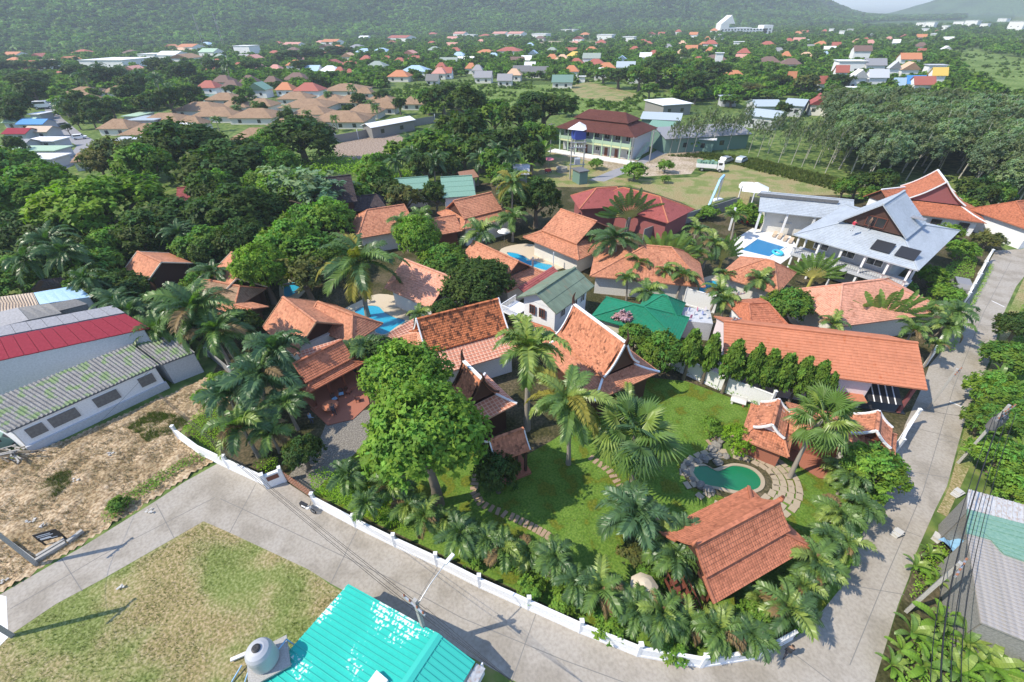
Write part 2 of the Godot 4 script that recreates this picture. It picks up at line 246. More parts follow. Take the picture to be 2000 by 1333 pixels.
func hill_height(x: float, z: float, f: FastNoiseLite) -> float:
	var th := atan2(x, -z)
	var r := sqrt(x * x + z * z)
	var foot := lerpf(950.0, 1500.0, clampf((th + 0.75) / 1.2, 0, 1))
	var fade := 1.0 - smoothstep(0.36, 0.64, th)
	var crest := lerpf(330.0, 60.0, smoothstep(0.32, 0.66, th))
	var k := smoothstep(foot, foot + 1500.0, r)
	var hh := k * crest * (1.0 + 0.35 * f.get_noise_2d(x * 0.5, z * 0.5)) + k * 70.0 * f.get_noise_2d(x * 2.0, z * 2.0)
	return maxf(hh * fade, -3.0 if k <= 0.001 else 0.0) - 2.0 + (8.0 * k)

func hills() -> void:
	var f := noise(0.0016, 5, 5)
	var mb := MB.new()
	var na := 150
	var nr := 60
	var grid := []
	for i in na + 1:
		var th := lerpf(-0.98, 0.75, float(i) / na)
		var row := []
		for j in nr + 1:
			var r := lerpf(850.0, 3900.0, pow(float(j) / nr, 1.2))
			var x := sin(th) * r
			var z := -cos(th) * r
			row.append(v3(x, hill_height(x, z, f), z))
		grid.append(row)
	for i in na:
		for j in nr:
			var a: Vector3 = grid[i][j]
			var b: Vector3 = grid[i + 1][j]
			var c: Vector3 = grid[i + 1][j + 1]
			var d: Vector3 = grid[i][j + 1]
			mb.quad(a, b, c, d, v2(a.x, a.z), v2(b.x, b.z), v2(c.x, c.z), v2(d.x, d.z))
	solo("hills", mb, M.hill, "wooded hills behind the town, hazy with distance", "", "structure")
	var tf := []
	var cols := []
	var r := RandomNumberGenerator.new()
	r.seed = 77
	var patch := noise(0.004, 3, 9)
	for i in 60000:
		var th := r.randf_range(-0.95, 0.7)
		var d := lerpf(1000.0, 3300.0, pow(r.randf(), 0.8))
		var x := sin(th) * d
		var z := -cos(th) * d
		var y := hill_height(x, z, f)
		if y < 2.0: continue
		var s := r.randf_range(5.0, 10.0)
		tf.append(Transform3D(Basis(Vector3.UP, r.randf() * TAU).scaled(v3(s, s * r.randf_range(0.7, 1.1), s)), v3(x, y + s * 0.3, z)))
		var k := clampf(0.62 + 0.6 * patch.get_noise_2d(x, z) + r.randf_range(-0.22, 0.3), 0.2, 1)
		cols.append(Color(k * 0.95, k, k * 0.8))
	many("hill_forest", "hazy forest that covers the hills", crown_mesh(91, 6, 90, 0.6), M.leaf_bright, tf, true, r, cols)
	# far ranges
	for q in [[v3(1032.04, 0, -1915.94), 4000.0, 800.0, 165.0, "blue conical mountain far off at the right"]]:
		var dist: float = q[1]
		var width: float = q[2]
		var mm := MB.new()
		var th0 := 0.79 if dist < 5000 else 0.86
		var fn := noise(0.002, 4, int(dist))
		var rows := []
		for i in 41:
			var u := (i / 40.0 - 0.5) * 2.0
			var row := []
			for j in 9:
				var w := (j / 8.0 - 0.5) * 2.0
				var c := v3(sin(th0), 0, -cos(th0)) * (dist + w * width * 0.7) + v3(cos(th0), 0, sin(th0)) * u * width
				var hh: float = q[3] * pow(maxf(0, cos(u * PI * 0.5)), 1.3) * (1.0 - w * w) * (1.0 + 0.35 * fn.get_noise_2d(c.x, c.z))
				row.append(c + Vector3.UP * (hh - 2.0))
			rows.append(row)
		for i in 40:
			for j in 8:
				var a: Vector3 = rows[i][j]
				var b: Vector3 = rows[i + 1][j]
				var c: Vector3 = rows[i + 1][j + 1]
				var d: Vector3 = rows[i][j + 1]
				mm.quad(a, b, c, d, v2(a.x, a.z), v2(b.x, b.z), v2(c.x, c.z), v2(d.x, d.z))
		solo("mountain", mm, M.hill, q[4], "", "structure")

func pool(label: String, edge: Array, deck: Array, tile: Material, deckm: Material, rim: Material, round := true) -> void:
	var e := smooth(edge) if round else PackedVector2Array(edge)
	if deck.size():
		sheet("pool_deck", smooth(deck, 3) if round else PackedVector2Array(deck), 0.06, deckm, "", "structure", 0.05)
	var c := Vector2.ZERO
	for p in e: c += p / e.size()
	var o := thing("swimming_pool", label, "pool", v3(c.x, 0.0, c.y))
	var loc := PackedVector2Array()
	var grow := PackedVector2Array()
	for p in e:
		loc.append(p - c)
		grow.append((p - c) + (p - c).normalized() * 0.35)
	var b := MB.new()
	b.prism(loc, 0.062, 0.07)
	part(o, "basin", b, tile)
	var w := MB.new()
	w.prism(loc, 0.13, 0.13)
	part(o, "water", w, M.water)
	var rb := MB.new()
	for i in loc.size():
		var j := (i + 1) % loc.size()
		rb.quad(v3(grow[i].x, 0.16, grow[i].y), v3(grow[j].x, 0.16, grow[j].y), v3(loc[j].x, 0.16, loc[j].y), v3(loc[i].x, 0.16, loc[i].y))
		rb.quad(v3(loc[i].x, 0.16, loc[i].y), v3(loc[j].x, 0.16, loc[j].y), v3(loc[j].x, 0.05, loc[j].y), v3(loc[i].x, 0.05, loc[i].y))
		rb.quad(v3(grow[j].x, 0.16, grow[j].y), v3(grow[i].x, 0.16, grow[i].y), v3(grow[i].x, 0.0, grow[i].y), v3(grow[j].x, 0.0, grow[j].y))
	part(o, "rim", rb, rim)

func pools() -> void:
	pool("bright blue kidney pool beside the mossy-roofed Thai hall", [v2(-22.53, -54.26), v2(-21.48, -55.89), v2(-19.51, -55.82), v2(-18.09, -54.09), v2(-16.34, -52.69), v2(-14.75, -51.85), v2(-15.67, -50.37), v2(-17.02, -48.6), v2(-19.25, -49.88), v2(-21.22, -51.57)], [v2(-24.31, -54.32), v2(-22.78, -57.39), v2(-20.22, -59.56), v2(-15.99, -57.87), v2(-13.71, -54.2), v2(-13.56, -50.29), v2(-15.41, -47.39), v2(-20.62, -49.32)], M.pool_tile, M.deck, M.deck)
	pool("long turquoise pool with a beige terrace before the tall hipped villa", [v2(-0.6, -73.25), v2(1.39, -72.74), v2(3.37, -70.39), v2(5.65, -68.71), v2(6.97, -67.88), v2(6.14, -66.06), v2(3.68, -67.65), v2(0.72, -70.51)], [v2(-1.97, -73.96), v2(0.35, -76.5), v2(4.13, -76.77), v2(8.41, -72.2), v2(9.88, -69.3), v2(8.58, -66.87), v2(5.27, -65.73), v2(1.14, -69.11)], M.pool_tile, M.deck, M.deck)
	pool("square blue pool on the white terrace of the grey villa", [v2(45.77, -77.04), v2(48.88, -73.28), v2(44.26, -69.53), v2(40.75, -72.38)], [v2(41.13, -76.8), v2(47.22, -82.39), v2(52.48, -78.13), v2(50.61, -71.91), v2(41.28, -63.64), v2(39.18, -70.37)], M.pool_deep, M.white_deck, M.white_deck, false)
	pool("green kidney pool ringed by flagstones in the palm garden", [v2(16.36, -25.99), v2(17.79, -26.3), v2(18.61, -25.7), v2(20.23, -26.24), v2(21.63, -25.86), v2(22.05, -24.84), v2(21.41, -23.83), v2(19.91, -23.5), v2(18.27, -23.91), v2(16.67, -24.48)], [v2(15.57, -26.76), v2(18.2, -27.42), v2(20.55, -27.24), v2(23.14, -26.58), v2(23.49, -24.86), v2(22.05, -23.3), v2(19.85, -22.34), v2(17.97, -23.13), v2(15.67, -24.23)], M.pool_green, M.soil, M.stone)
	pool("small blue pool almost hidden by the round bright tree at left", [v2(-35.91, -62.94), v2(-34.75, -63.73), v2(-33.22, -62.49), v2(-33.41, -59.62), v2(-34.56, -59.35)], [v2(-37.08, -64), v2(-34.87, -65.12), v2(-32.23, -62.45), v2(-32.36, -58.51), v2(-34.41, -57.84)], M.pool_tile, M.deck, M.deck)
	pool("little turquoise pool between the two small tiled villas at right", [v2(41.12, -55.21), v2(42.66, -55.58), v2(42.47, -53.74), v2(40.81, -51.51), v2(39.02, -50.67), v2(39.4, -52.89)], [v2(40.84, -56.39), v2(44.19, -57), v2(45.32, -54.76), v2(40.8, -48.37), v2(38.13, -48.46), v2(37.91, -50.96)], M.pool_tile, M.deck, M.deck)
	pool("round blue pool half hidden by palms behind the green hipped roofs", [v2(28.89, -59.96), v2(31.04, -61.5), v2(32.36, -60.79), v2(30.72, -57.54), v2(28.34, -56.88)], [v2(27.73, -60), v2(31.66, -63.18), v2(35.27, -63.03), v2(35.03, -60.51), v2(30.9, -56.04), v2(26.94, -55.47)], M.pool_tile, M.deck, M.deck)

func stepping_stones() -> void:
	var r := RandomNumberGenerator.new()
	r.seed = 15
	var ring := thing("pool_paving", "buff flagstones laid in rings round the green garden pool", "paving", v3(19.61, 0, -24.95))
	var c: Vector3 = ring.position
	for k in 4:
		for i in 26 + 4 * k:
			var a := TAU * i / (26 + 4 * k) + r.randf_range(-0.03, 0.03)
			if k < 2 and cos(a) < -0.2 and sin(a) > -0.4 and i % 2: continue
			if k > 1 and (cos(a) < 0.1 or sin(a) < -0.75): continue
			if k > 2 and cos(a) < 0.45: continue
			var p := v3(cos(a) * (3.75 + k * 0.62), 0.075, sin(a) * (2.45 + k * 0.62))
			var mb := MB.new()
			var g := r.randf_range(0.75, 1.0)
			mb.tint = Color(g, g, g)
			mb.box(p, v3(r.randf_range(0.48, 0.56), 0.05, r.randf_range(0.6, 0.78)), -a + r.randf_range(-0.06, 0.06))
			part(ring, "stone", mb, M.stone)
	var runs := [[[v2(-0.3, -21.58), v2(1.38, -20.61), v2(2.78, -19.69), v2(3.63, -17.99)], 14], [[v2(7.31, -27.57), v2(8.73, -26.06), v2(9.5, -24.11), v2(10.05, -22.56), v2(12.05, -21.07), v2(13.24, -19.47)], 20], [[v2(-3.53, -25.79), v2(-3.67, -24.15), v2(-2.94, -22.85), v2(-0.94, -21.83)], 12], [[v2(19.08, -29.15), v2(21.21, -30.08), v2(23.88, -30.35), v2(25.62, -30.78)], 14]]
	for q in runs:
		var pts: Array = q[0]
		var o := thing("stepping_stones", ["stepping stones under the row of palms by the lane", "stepping stones that cross the lawn to the orange pavilion", "stepping stones beside the big green tree", "stepping stones past the clipped round shrubs"][runs.find(q)], "path")
		for i in q[1]:
			var t: float = float(i) / (q[1] - 1) * (pts.size() - 1)
			var k := mini(int(t), pts.size() - 2)
			var p: Vector2 = pts[k].lerp(pts[k + 1], t - k)
			var dd: Vector2 = pts[k + 1] - pts[k]
			var mb := MB.new()
			mb.box(v3(p.x, 0.03, p.y), v3(0.32, 0.05, 0.7), atan2(-dd.y, dd.x) + r.randf_range(-0.2, 0.2))
			part(o, "stone", mb, M.path_stone)

# ---------------------------------------------------------------- the white wall round the garden
func wall_run(o: Node3D, pts: Array, h: float, posts: Array, m: Material, cap := true, post_h := 0.55) -> void:
	for i in pts.size() - 1:
		var a := v3(pts[i].x, h * 0.5, pts[i].y)
		var b := v3(pts[i + 1].x, h * 0.5, pts[i + 1].y)
		var mb := MB.new()
		mb.beam(a, b, 0.14, h)
		part(o, "panel", mb, m)
		if cap:
			var cb := MB.new()
			cb.beam(a + Vector3.UP * (h * 0.5 + 0.03), b + Vector3.UP * (h * 0.5 + 0.03), 0.22, 0.08)
			cb.beam(v3(a.x, 0.12, a.z), v3(b.x, 0.12, b.z), 0.22, 0.24)
			part(o, "coping", cb, M.white)
	for p in posts:
		var pb := MB.new()
		pb.box(v3(p.x, (h + post_h) * 0.5, p.y), v3(0.24, h + post_h, 0.24))
		pb.box(v3(p.x, h + post_h + 0.05, p.y), v3(0.3, 0.08, 0.3))
		part(o, "post", pb, M.white)

func estate_walls() -> void:
	var o := thing("boundary_wall", "long white garden wall with posts that curves along the lane", "wall")
	wall_run(o, [v2(-17.24, -23.02), v2(-13.17, -20.92), v2(-9.55, -19.17), v2(-6.05, -17.58), v2(-2.71, -15.92), v2(0.82, -14.35), v2(4.25, -12.82), v2(7.82, -11.4), v2(11.71, -10.71), v2(15.52, -11.13), v2(18.3, -12.17)], 1.15, [v2(-17.24, -23.02), v2(-13.17, -20.92), v2(-9.55, -19.17), v2(-6.05, -17.58), v2(-2.71, -15.92), v2(0.82, -14.35), v2(4.25, -12.82), v2(7.82, -11.4), v2(11.71, -10.71), v2(15.52, -11.13)], M.white)
	o = thing("boundary_wall", "white wall left of the gate, overgrown at its far end", "wall")
	wall_run(o, [v2(-33.76, -30.99), v2(-30.33, -28.82), v2(-26.76, -27.15), v2(-22.09, -25.01)], 1.3, [v2(-33.76, -30.99), v2(-26.76, -27.15)], M.white)
	o = thing("gate_pillar", "white gate pillar with a brown nameplate", "gate pillar", v3(-21.66, 0, -25.33))
	var d: Vector3 = v3(-21.05, 0, -25.64) - v3(-22.18, 0, -25.01)
	var yaw := atan2(-d.z, d.x)
	var pb := MB.new()
	pb.box(v3(0, 0.8, 0), v3(1.35, 1.6, 0.3), yaw)
	part(o, "wall", pb, M.white)
	for s in [-1, 1]:
		var qb := MB.new()
		qb.box(v3(cos(yaw), 0, -sin(yaw)) * s * 0.72 + Vector3.UP * 0.95, v3(0.28, 1.9, 0.42), yaw)
		part(o, "post", qb, M.white)
	var nb := MB.new()
	nb.box(v3(sin(yaw), 0, cos(yaw)) * 0.17 + Vector3.UP * 1.15, v3(0.95, 0.5, 0.06), yaw)
	part(o, "nameplate", nb, M.red_wood)
	o = thing("sliding_gate", "low brown sliding gate across the garden drive", "gate")
	var ga: Vector3 = v3(-21, 0, -25.75)
	var gb: Vector3 = v3(-17.72, 0, -23.64)
	for k in 4:
		var mb := MB.new()
		mb.beam(ga + Vector3.UP * (0.25 + 0.32 * k), gb + Vector3.UP * (0.25 + 0.32 * k), 0.06, 0.12)
		part(o, "rail", mb, M.rust)
	for k in 15:
		var mb := MB.new()
		mb.box(ga.lerp(gb, k / 14.0) + Vector3.UP * 0.75, v3(0.05, 1.4, 0.05))
		part(o, "bar", mb, M.rust)
	o = thing("boundary_wall", "white wall between the lane and the small twin-roofed Thai house", "wall")
	wall_run(o, [v2(35.57, -27.16), v2(37, -28.49), v2(39.84, -30.82)], 1.7, [v2(35.57, -27.16), v2(39.84, -30.82)], M.white)
	o = thing("boundary_wall", "short white wall at the corner of the long orange-roofed building", "wall")
	wall_run(o, [v2(48.49, -40.08), v2(53.23, -44.28), v2(54.83, -45.33)], 1.6, [v2(48.49, -40.08), v2(54.83, -45.33)], M.white)
	o = thing("boundary_wall", "grey railing wall along the lane before the grey villa", "wall")
	wall_run(o, [v2(63.47, -52.94), v2(69.6, -58.29), v2(78.44, -66.22)], 1.6, [v2(63.47, -52.94), v2(66.24, -55.39), v2(69.6, -58.29), v2(73.78, -62.08), v2(78.44, -66.22)], M.grey_wall)
	o = thing("boundary_wall", "white wall behind the columnar trees and the Thai hall", "wall")
	wall_run(o, [v2(16.61, -43.59), v2(19.71, -39.76), v2(22.78, -36.83), v2(26.92, -33.5)], 2.0, [v2(16.61, -43.59), v2(19.71, -39.76), v2(22.78, -36.83), v2(26.92, -33.5)], M.white)
	o = thing("boundary_wall", "cream wall with palms beside the green hipped roofs", "wall")
	wall_run(o, [v2(15.22, -60.51), v2(18.6, -58.02), v2(21.36, -56.86)], 2.0, [v2(15.22, -60.51), v2(21.36, -56.86)], M.cream_wall)
	o = thing("boundary_wall", "white block wall behind the green hipped roofs", "wall")
	wall_run(o, [v2(24.88, -54.83), v2(28.38, -52.36)], 2.6, [v2(24.88, -54.83)], M.white)
	o = thing("boundary_wall", "long dark block wall between the villas and the yard", "wall")
	wall_run(o, [v2(24.63, -77.62), v2(34.01, -84.67), v2(43.33, -90.4), v2(49.16, -94.09)], 2.2, [], M.block_wall, false)
	o = thing("boundary_wall", "grey block wall beside the cleared plot", "wall")
	wall_run(o, [v2(-63.16, -160.31), v2(-52.7, -169.44), v2(-39.84, -187.87), v2(-29.15, -197.03)], 2.5, [v2(-63.16, -160.31), v2(-52.7, -169.44), v2(-39.84, -187.87), v2(-29.15, -197.03)], M.block_wall, false)
	o = thing("boundary_wall", "low grey wall by the corrugated shed and palms", "wall")
	wall_run(o, [v2(-38.08, -44.64), v2(-33.24, -40.74)], 1.2, [v2(-38.08, -44.64), v2(-33.24, -40.74)], M.block_wall, false, 0.2)
# ---------------------------------------------------------------- buildings of the palm garden
func wing(parent: Node3D, called: String, a: Vector3, b: Vector3, d: Dictionary) -> Node3D:
	var o := house("wing_in_making", "", a, b, d, "")
	remove_child(o)
	o.name = called
	o.transform = parent.transform.affine_inverse() * o.transform
	for k in o.get_meta_list(): o.remove_meta(k)
	parent.add_child(o, true)
	return o

func lean_roof(o: Node3D, a: Vector3, b: Vector3, c: Vector3, d: Vector3, m: Material, course := 0.33, called := "lean_roof") -> void:
	var q := o.transform.affine_inverse()
	slope(o, q * a, q * b, q * c, q * d, m, 0.0, course, 0.1, called)

func garden_buildings() -> void:
	var o: Node3D
	# the orange pavilion at the corner
	o = house("pavilion", "two-tiered orange tiled pavilion at the corner of the garden wall", v3(11.72, 5.8, -15.6), v3(18.86, 5.8, -18.76), {he = 3.0, w = 2.65, w2 = 2.9, ha = 0.0, hb = 1.3, tier = [1.5, 1.5, 4.25, 4.12], roof = M.tile_red, sag = 0.12, wall = M.dark_wood, gable = M.dark_wood, course = 0.27, cap = M.tile_red, inset = 1.0}, "pavilion")
	var L := 3.9
	for s in [-1, 1]: finial(o, v3(s * L, 5.8, 0), s, 0.6, M.tile_red)
	for i in 5:
		var mb := MB.new()
		mb.box(v3(-L + 1.0 + i * 1.9, 1.5, 1.75), v3(0.18, 3.0, 0.18))
		part(o, "post", mb, M.red_wood)
	for i in 7:                                            # wooden stair at the left end
		var mb := MB.new()
		mb.box(v3(-4.6, 0.2 + 0.24 * i, 2.6 - 0.42 * i), v3(1.1, 0.06, 0.34))
		part(o, "stair_tread", mb, M.red_wood)
	for x in [-5.2, -4.0]:
		var mb := MB.new()
		mb.beam(v3(x, 0.1, 2.9), v3(x, 1.9, -0.3), 0.08, 0.24)
		mb.beam(v3(x, 1.0, 2.9), v3(x, 2.8, -0.3), 0.07, 0.09)
		for k in 8: mb.box(v3(x, 0.55 + 0.24 * k, 2.75 - 0.42 * k), v3(0.05, 0.9, 0.05))
		part(o, "stair_rail", mb, M.red_wood)
	# open hall at the left, with a terrace of red tiles before it
	o = house("open_hall", "open two-tiered hall with a red tiled terrace by the left wall", v3(-22.79, 5.2, -36.22), v3(-18.91, 5.2, -40.34), {he = 2.9, w = 2.5, w2 = 2.3, ha = 0.5, hb = 0.7, tier = [1.75, 1.6, 3.65, 3.45], roof = M.tile_red, sag = 0.1, gable = M.red_wood, open = M.red_wood, course = 0.27, inset = 0.7}, "pavilion")
	sheet("terrace", PackedVector2Array([v2(-21.97, -34.87), v2(-21, -37.69), v2(-17.24, -39.34), v2(-15.7, -35.48), v2(-16.86, -33.22), v2(-19.3, -32.41)]), 0.1, M.terracotta_floor, "red tiled terrace before the open hall", "structure", 0.1)
	# tiled house A
	o = house("tiled_house", "steep orange gabled house with a dark open gable behind the open hall", v3(-28.77, 5.9, -48.94), v3(-22.48, 5.9, -43.01), {he = 3.1, w = 3.5, w2 = 4.6, ha = 0.0, hb = 0.0, roof = M.tile, gable = M.dark_wood, over = 1.4, trim = M.tile_tan, inset = 0.9})
	lean_roof(o, v3(-24.56, 3.6, -40.46), v3(-20.3, 3.6, -42.9), v3(-20.98, 3, -41.52), v3(-23.69, 3, -39.51), M.tile_lattice, 0.42)
	wing(o, "rear_wing", v3(-24.71, 5, -49.15), v3(-19.29, 4.6, -45.75), {he = 3.0, w = 2.6, w2 = 2.6, ha = 0.0, hb = 2.0, roof = M.tile, inset = 0.8})
	# the mossy hall B
	o = house("thai_hall", "Thai hall with a black-stained mossy roof over a lattice-tiled skirt", v3(-10.33, 7.6, -40.52), v3(-1.44, 7.6, -44.51), {he = 3.4, w = 5.0, w2 = 4.4, ha = 0.3, hb = 0.4, tier = [2.55, 2.55, 4.75, 4.55], roof = M.tile_old, skirt = M.tile_lattice, sag = 0.2, sag2 = 0.0, wall = M.white, gable = M.red_wood, course = 0.27, course2 = 0.42, trim = M.white, cap = M.tile_old})
	lean_roof(o, v3(-13, 3.9, -42.96), v3(-11.28, 4.2, -42.99), v3(-9.81, 3.4, -40.43), v3(-11.73, 3.1, -40.5), M.tile, 0.3)
	lean_roof(o, v3(-14.74, 3.4, -44.47), v3(-12.36, 3.4, -47.33), v3(-12.19, 2.7, -44.95), v3(-15.24, 2.7, -43.35), M.tile_lattice, 0.42)
	# the curved Thai house C
	o = house("thai_house", "large curved Thai roof with white edges and dark pointed finials", v3(6.89, 8.3, -41.9), v3(11.03, 8.3, -34.54), {he = 3.7, w = 4.3, w2 = 4.3, ha = 0.5, hb = 1.25, tier = [2.3, 2.3, 4.9, 4.6], roof = M.tile_worn, skirt = M.tile, sag = 0.55, sag2 = 0.1, wall = M.dark_wood, gable = M.dark_wood, course = 0.27, trim = M.white, cap = M.white, gin = 0.35})
	for s in [-1, 1]: finial(o, v3(s * 4.2, 8.2, 0), s, 1.7, M.dark_wood)
	lean_roof(o, v3(2.75, 4, -40.18), v3(4.96, 4.6, -41.86), v3(6.34, 4.3, -39.46), v3(4.11, 3.5, -37.46), M.tile, 0.3)
	# the small spire pavilion D
	o = house("spire_pavilion", "small dark-walled Thai pavilion with a tall black spire behind the big tree", v3(-4.73, 7.2, -33.65), v3(-2.79, 7.2, -30.89), {he = 3.7, w = 2.7, w2 = 2.8, ha = 0.8, hb = 1.5, tier = [1.75, 1.75, 4.7, 4.3], roof = M.tile_worn, skirt = M.tile_lattice, sag = 0.5, sag2 = 0.05, wall = M.dark_wood, gable = M.dark_wood, course = 0.27, course2 = 0.4, trim = M.dark_wood, cap = M.white, gin = 0.3})
	finial(o, v3(-1.7, 7.1, 0), -1, 1.7, M.dark_wood)
	finial(o, v3(1.7, 7.1, 0), 1, 0.9, M.dark_wood)
	# the gatehouse roof E
	o = house("porch", "small orange porch roof beside the spire pavilion", v3(-2.1, 4.7, -25.77), v3(0.88, 4.7, -27.09), {he = 3.3, w = 1.3, w2 = 1.3, roof = M.tile_worn, sag = 0.12, gable = M.dark_wood, open = M.dark_wood, course = 0.27, trim = M.white, over = 0.3, inset = 0.3}, "pavilion")
	# the small twin-roofed house F
	o = house("twin_roof_house", "low Thai house with two white-edged gables behind the fan palm", v3(26.21, 3.6, -29.89), v3(31.65, 3.6, -27.48), {he = 2.6, w = 2.2, w2 = 2.2, roof = M.tile_worn, wall = M.terracotta_floor, gable = M.white, course = 0.27, inset = 0.6}, "house")
	wing(o, "left_wing", v3(25.43, 3.9, -30.85), v3(23.22, 3.9, -27.61), {he = 2.2, w = 2.0, w2 = 2.0, ha = 0.1, hb = 1.3, tier = [1.3, 1.3, 2.9, 2.8], roof = M.tile_worn, sag = 0.15, trim = M.white, gable = M.white, wall = M.terracotta_floor, course = 0.27, over = 0.3, inset = 0.5})
	wing(o, "right_wing", v3(33.21, 4.4, -28.56), v3(31.39, 4.4, -26.2), {he = 2.5, w = 2.1, w2 = 2.1, ha = 0.2, hb = 1.6, tier = [1.5, 1.5, 3.2, 3.1], roof = M.tile_worn, sag = 0.15, trim = M.white, gable = M.red_wood, course = 0.27, inset = 0.5})
	sheet("terrace", PackedVector2Array([v2(23.97, -29.22), v2(25.24, -29.98), v2(29.25, -26.43), v2(31.98, -25.49), v2(30.54, -23.99), v2(27.36, -24.77)]), 0.1, M.terracotta_floor, "red tiled terrace before the low Thai house", "structure", 0.1)
	# behind the Thai house: low orange wall roof
	o = thing("covered_walk", "narrow orange tiled roof between the white house and the Thai house", "covered walk")
	lean_roof(o, v3(1.22, 3.2, -47.14), v3(4.73, 3.2, -44.96), v3(5.34, 2.7, -44.56), v3(1.01, 2.7, -46.74), M.tile_orange, 0.33, "roof_slope")
	var pb := MB.new()
	pb.beam(v3(1.27, 1.3, -49.06), v3(5.15, 1.3, -46.91), 0.3, 2.6)
	part(o, "wall", pb, M.white)
	# white house with grey-green roof
	o = house("white_house", "white two-storey house under a grey-green sheet roof", v3(3.02, 6.9, -46.84), v3(8.63, 6.9, -53.52), {he = 5.2, w = 3.1, w2 = 3.1, roof = M.tile_greygreen, course = 1.2, wall = M.white, gable = M.white, over = 0.7, inset = 0.7, cap = M.tile_greygreen})
	for z in [-0.9, 0.6]:
		opening(o, "window", v3(-3.85, 4.1, z), 0.75, 1.2, false, -1, M.red_wood, M.glass)
	for x in [-2.0, 0.8, 2.6]:
		opening(o, "window", v3(x, 4.0, 2.42), 0.9, 1.1, true, 1, M.white_paint, M.glass)
	var bal := MB.new()
	bal.box(v3(-3.6, 2.9, -3.9), v3(3.2, 0.16, 2.4))
	part(o, "balcony", bal, M.white)
	var rb := MB.new()
	for k in 14: rb.box(v3(-5.15, 3.4, -5.0 + 0.18 * k), v3(0.05, 0.85, 0.05))
	for k in 17: rb.box(v3(-5.15 + 0.19 * k, 3.4, -5.05), v3(0.05, 0.85, 0.05))
	rb.box(v3(-5.15, 3.85, -3.9), v3(0.09, 0.08, 2.4)); rb.box(v3(-3.6, 3.85, -5.05), v3(3.2, 0.08, 0.09))
	part(o, "railing", rb, M.white_paint)
	var lr := MB.new()
	lr.box(v3(-5.4, 2.5, 1.2), v3(2.2, 0.08, 4.4), 0, 0.12)
	part(o, "porch_roof", lr, M.tin)
	# purple-brown lean roof behind the white house
	o = thing("carport", "flat purple-brown roof behind the white house", "carport")
	lean_roof(o, v3(1, 3.6, -54.33), v3(6.38, 3.6, -60.69), v3(7.57, 3, -58.51), v3(2.63, 3, -52.5), M.tile_maroon, 0.33, "roof_slope")
	for q in [v3(1.74, 0, -60.1), v3(7.01, 0, -66.38)]:
		var mb := MB.new()
		mb.box(q + Vector3.UP * 1.6, v3(0.15, 3.2, 0.15))
		part(o, "post", mb, M.white)
	# green hipped house
	o = house("green_roof_house", "low house with deep green hipped roofs", v3(15.31, 4.7, -47.49), v3(16.42, 4.7, -46.84), {he = 3.0, w = 2.7, w2 = 2.9, ha = 4.5, hb = 5.2, roof = M.tile_green, cap = M.tile_green, wall = M.cream_wall, inset = 0.5})
	wing(o, "rear_wing", v3(19.36, 4.9, -49.26), v3(19.87, 4.9, -48.98), {he = 3.2, w = 2.3, w2 = 2.3, ha = 2.4, hb = 2.2, roof = M.tile_green, cap = M.tile_green, wall = M.cream_wall, inset = 0.4})
	o = thing("laundry_yard", "grey roof terrace with washing beside the green hipped house", "terrace", v3(23.82, 0, -48.01))
	var ty := MB.new()
	ty.box(v3(0, 1.3, 0), v3(3.6, 2.6, 3.4), -0.25)
	part(o, "slab", ty, M.grey_wall)
	for i in 9:
		var mb := MB.new()
		mb.tint = [Color(0.8, 0.75, 0.78), Color(0.75, 0.25, 0.4), Color(0.35, 0.4, 0.7), Color(0.7, 0.7, 0.7)][i % 4]
		mb.box(v3(-1.4 + 0.35 * i, 2.95, sin(i * 2.1)), v3(0.3, 0.5, 0.05), 0.3 * i)
		part(o, "washing", mb, M.white_paint)
	# the long orange-roofed building
	o = house("long_building", "long pink building under one plain orange tiled roof", v3(23.47, 6.4, -40.81), v3(41.39, 6.4, -36.1), {he = 4.1, w = 4.6, w2 = 4.75, roof = M.tile_orange, cap = M.tile_orange, wall = M.pink_wall, gable = M.pink_wall, over = 0.25, inset = 0.5, bare = true, course = 0.33})
	var wq := o.get_node("wall") as MeshInstance3D
	var wb := MB.new()
	wb.box(v3(-2.0, 2.05, 0), v3(14.0, 4.1, 7.9))
	wq.mesh = wb.done()
	var ib := MB.new()
	ib.box(v3(7.2, 2.0, -3.7), v3(4.2, 4.0, 0.2))
	part(o, "back_wall", ib, M.maroon_wall)
	for z in [-3.7, 3.7]:
		var mb := MB.new()
		mb.box(v3(8.8, 2.0, z), v3(0.3, 4.0, 0.3))
		part(o, "post", mb, M.maroon_wall)
	var fl := MB.new()
	fl.box(v3(7.2, 0.06, 0), v3(4.4, 0.12, 7.8))
	part(o, "garage_floor", fl, M.black)
	var ac := MB.new()
	ac.box(v3(0.6, 2.2, 4.2), v3(1.0, 0.7, 0.45))
	part(o, "air_conditioner", ac, M.white_paint)
	var awn := MB.new()
	awn.box(v3(2.9, 1.9, 4.5), v3(3.8, 0.1, 1.3), 0, 0)
	part(o, "lean_roof", awn, M.tile_orange)
	o = thing("striped_awning", "dark awning with white stripes hung in the garage of the long pink building", "awning", o.transform * v3(6.9, 1.6, 2.9), o.rotation.y)
	for i in 9:
		var mb := MB.new()
		mb.beam(v3(-1.4 + 0.32 * i, 1.1, -1.1), v3(-1.4 + 0.32 * i, 0.0, 1.5), 0.3, 0.04)
		mb = MB.new()
		mb.beam(v3(-1.4 + 0.32 * i, 1.1, -1.1), v3(-1.4 + 0.32 * i, 0.0, 1.5), 0.1 if i % 2 else 0.5, 0.04 if i % 2 else 0.03)
		part(o, "stripe", mb, M.white_paint if i % 2 else M.black)
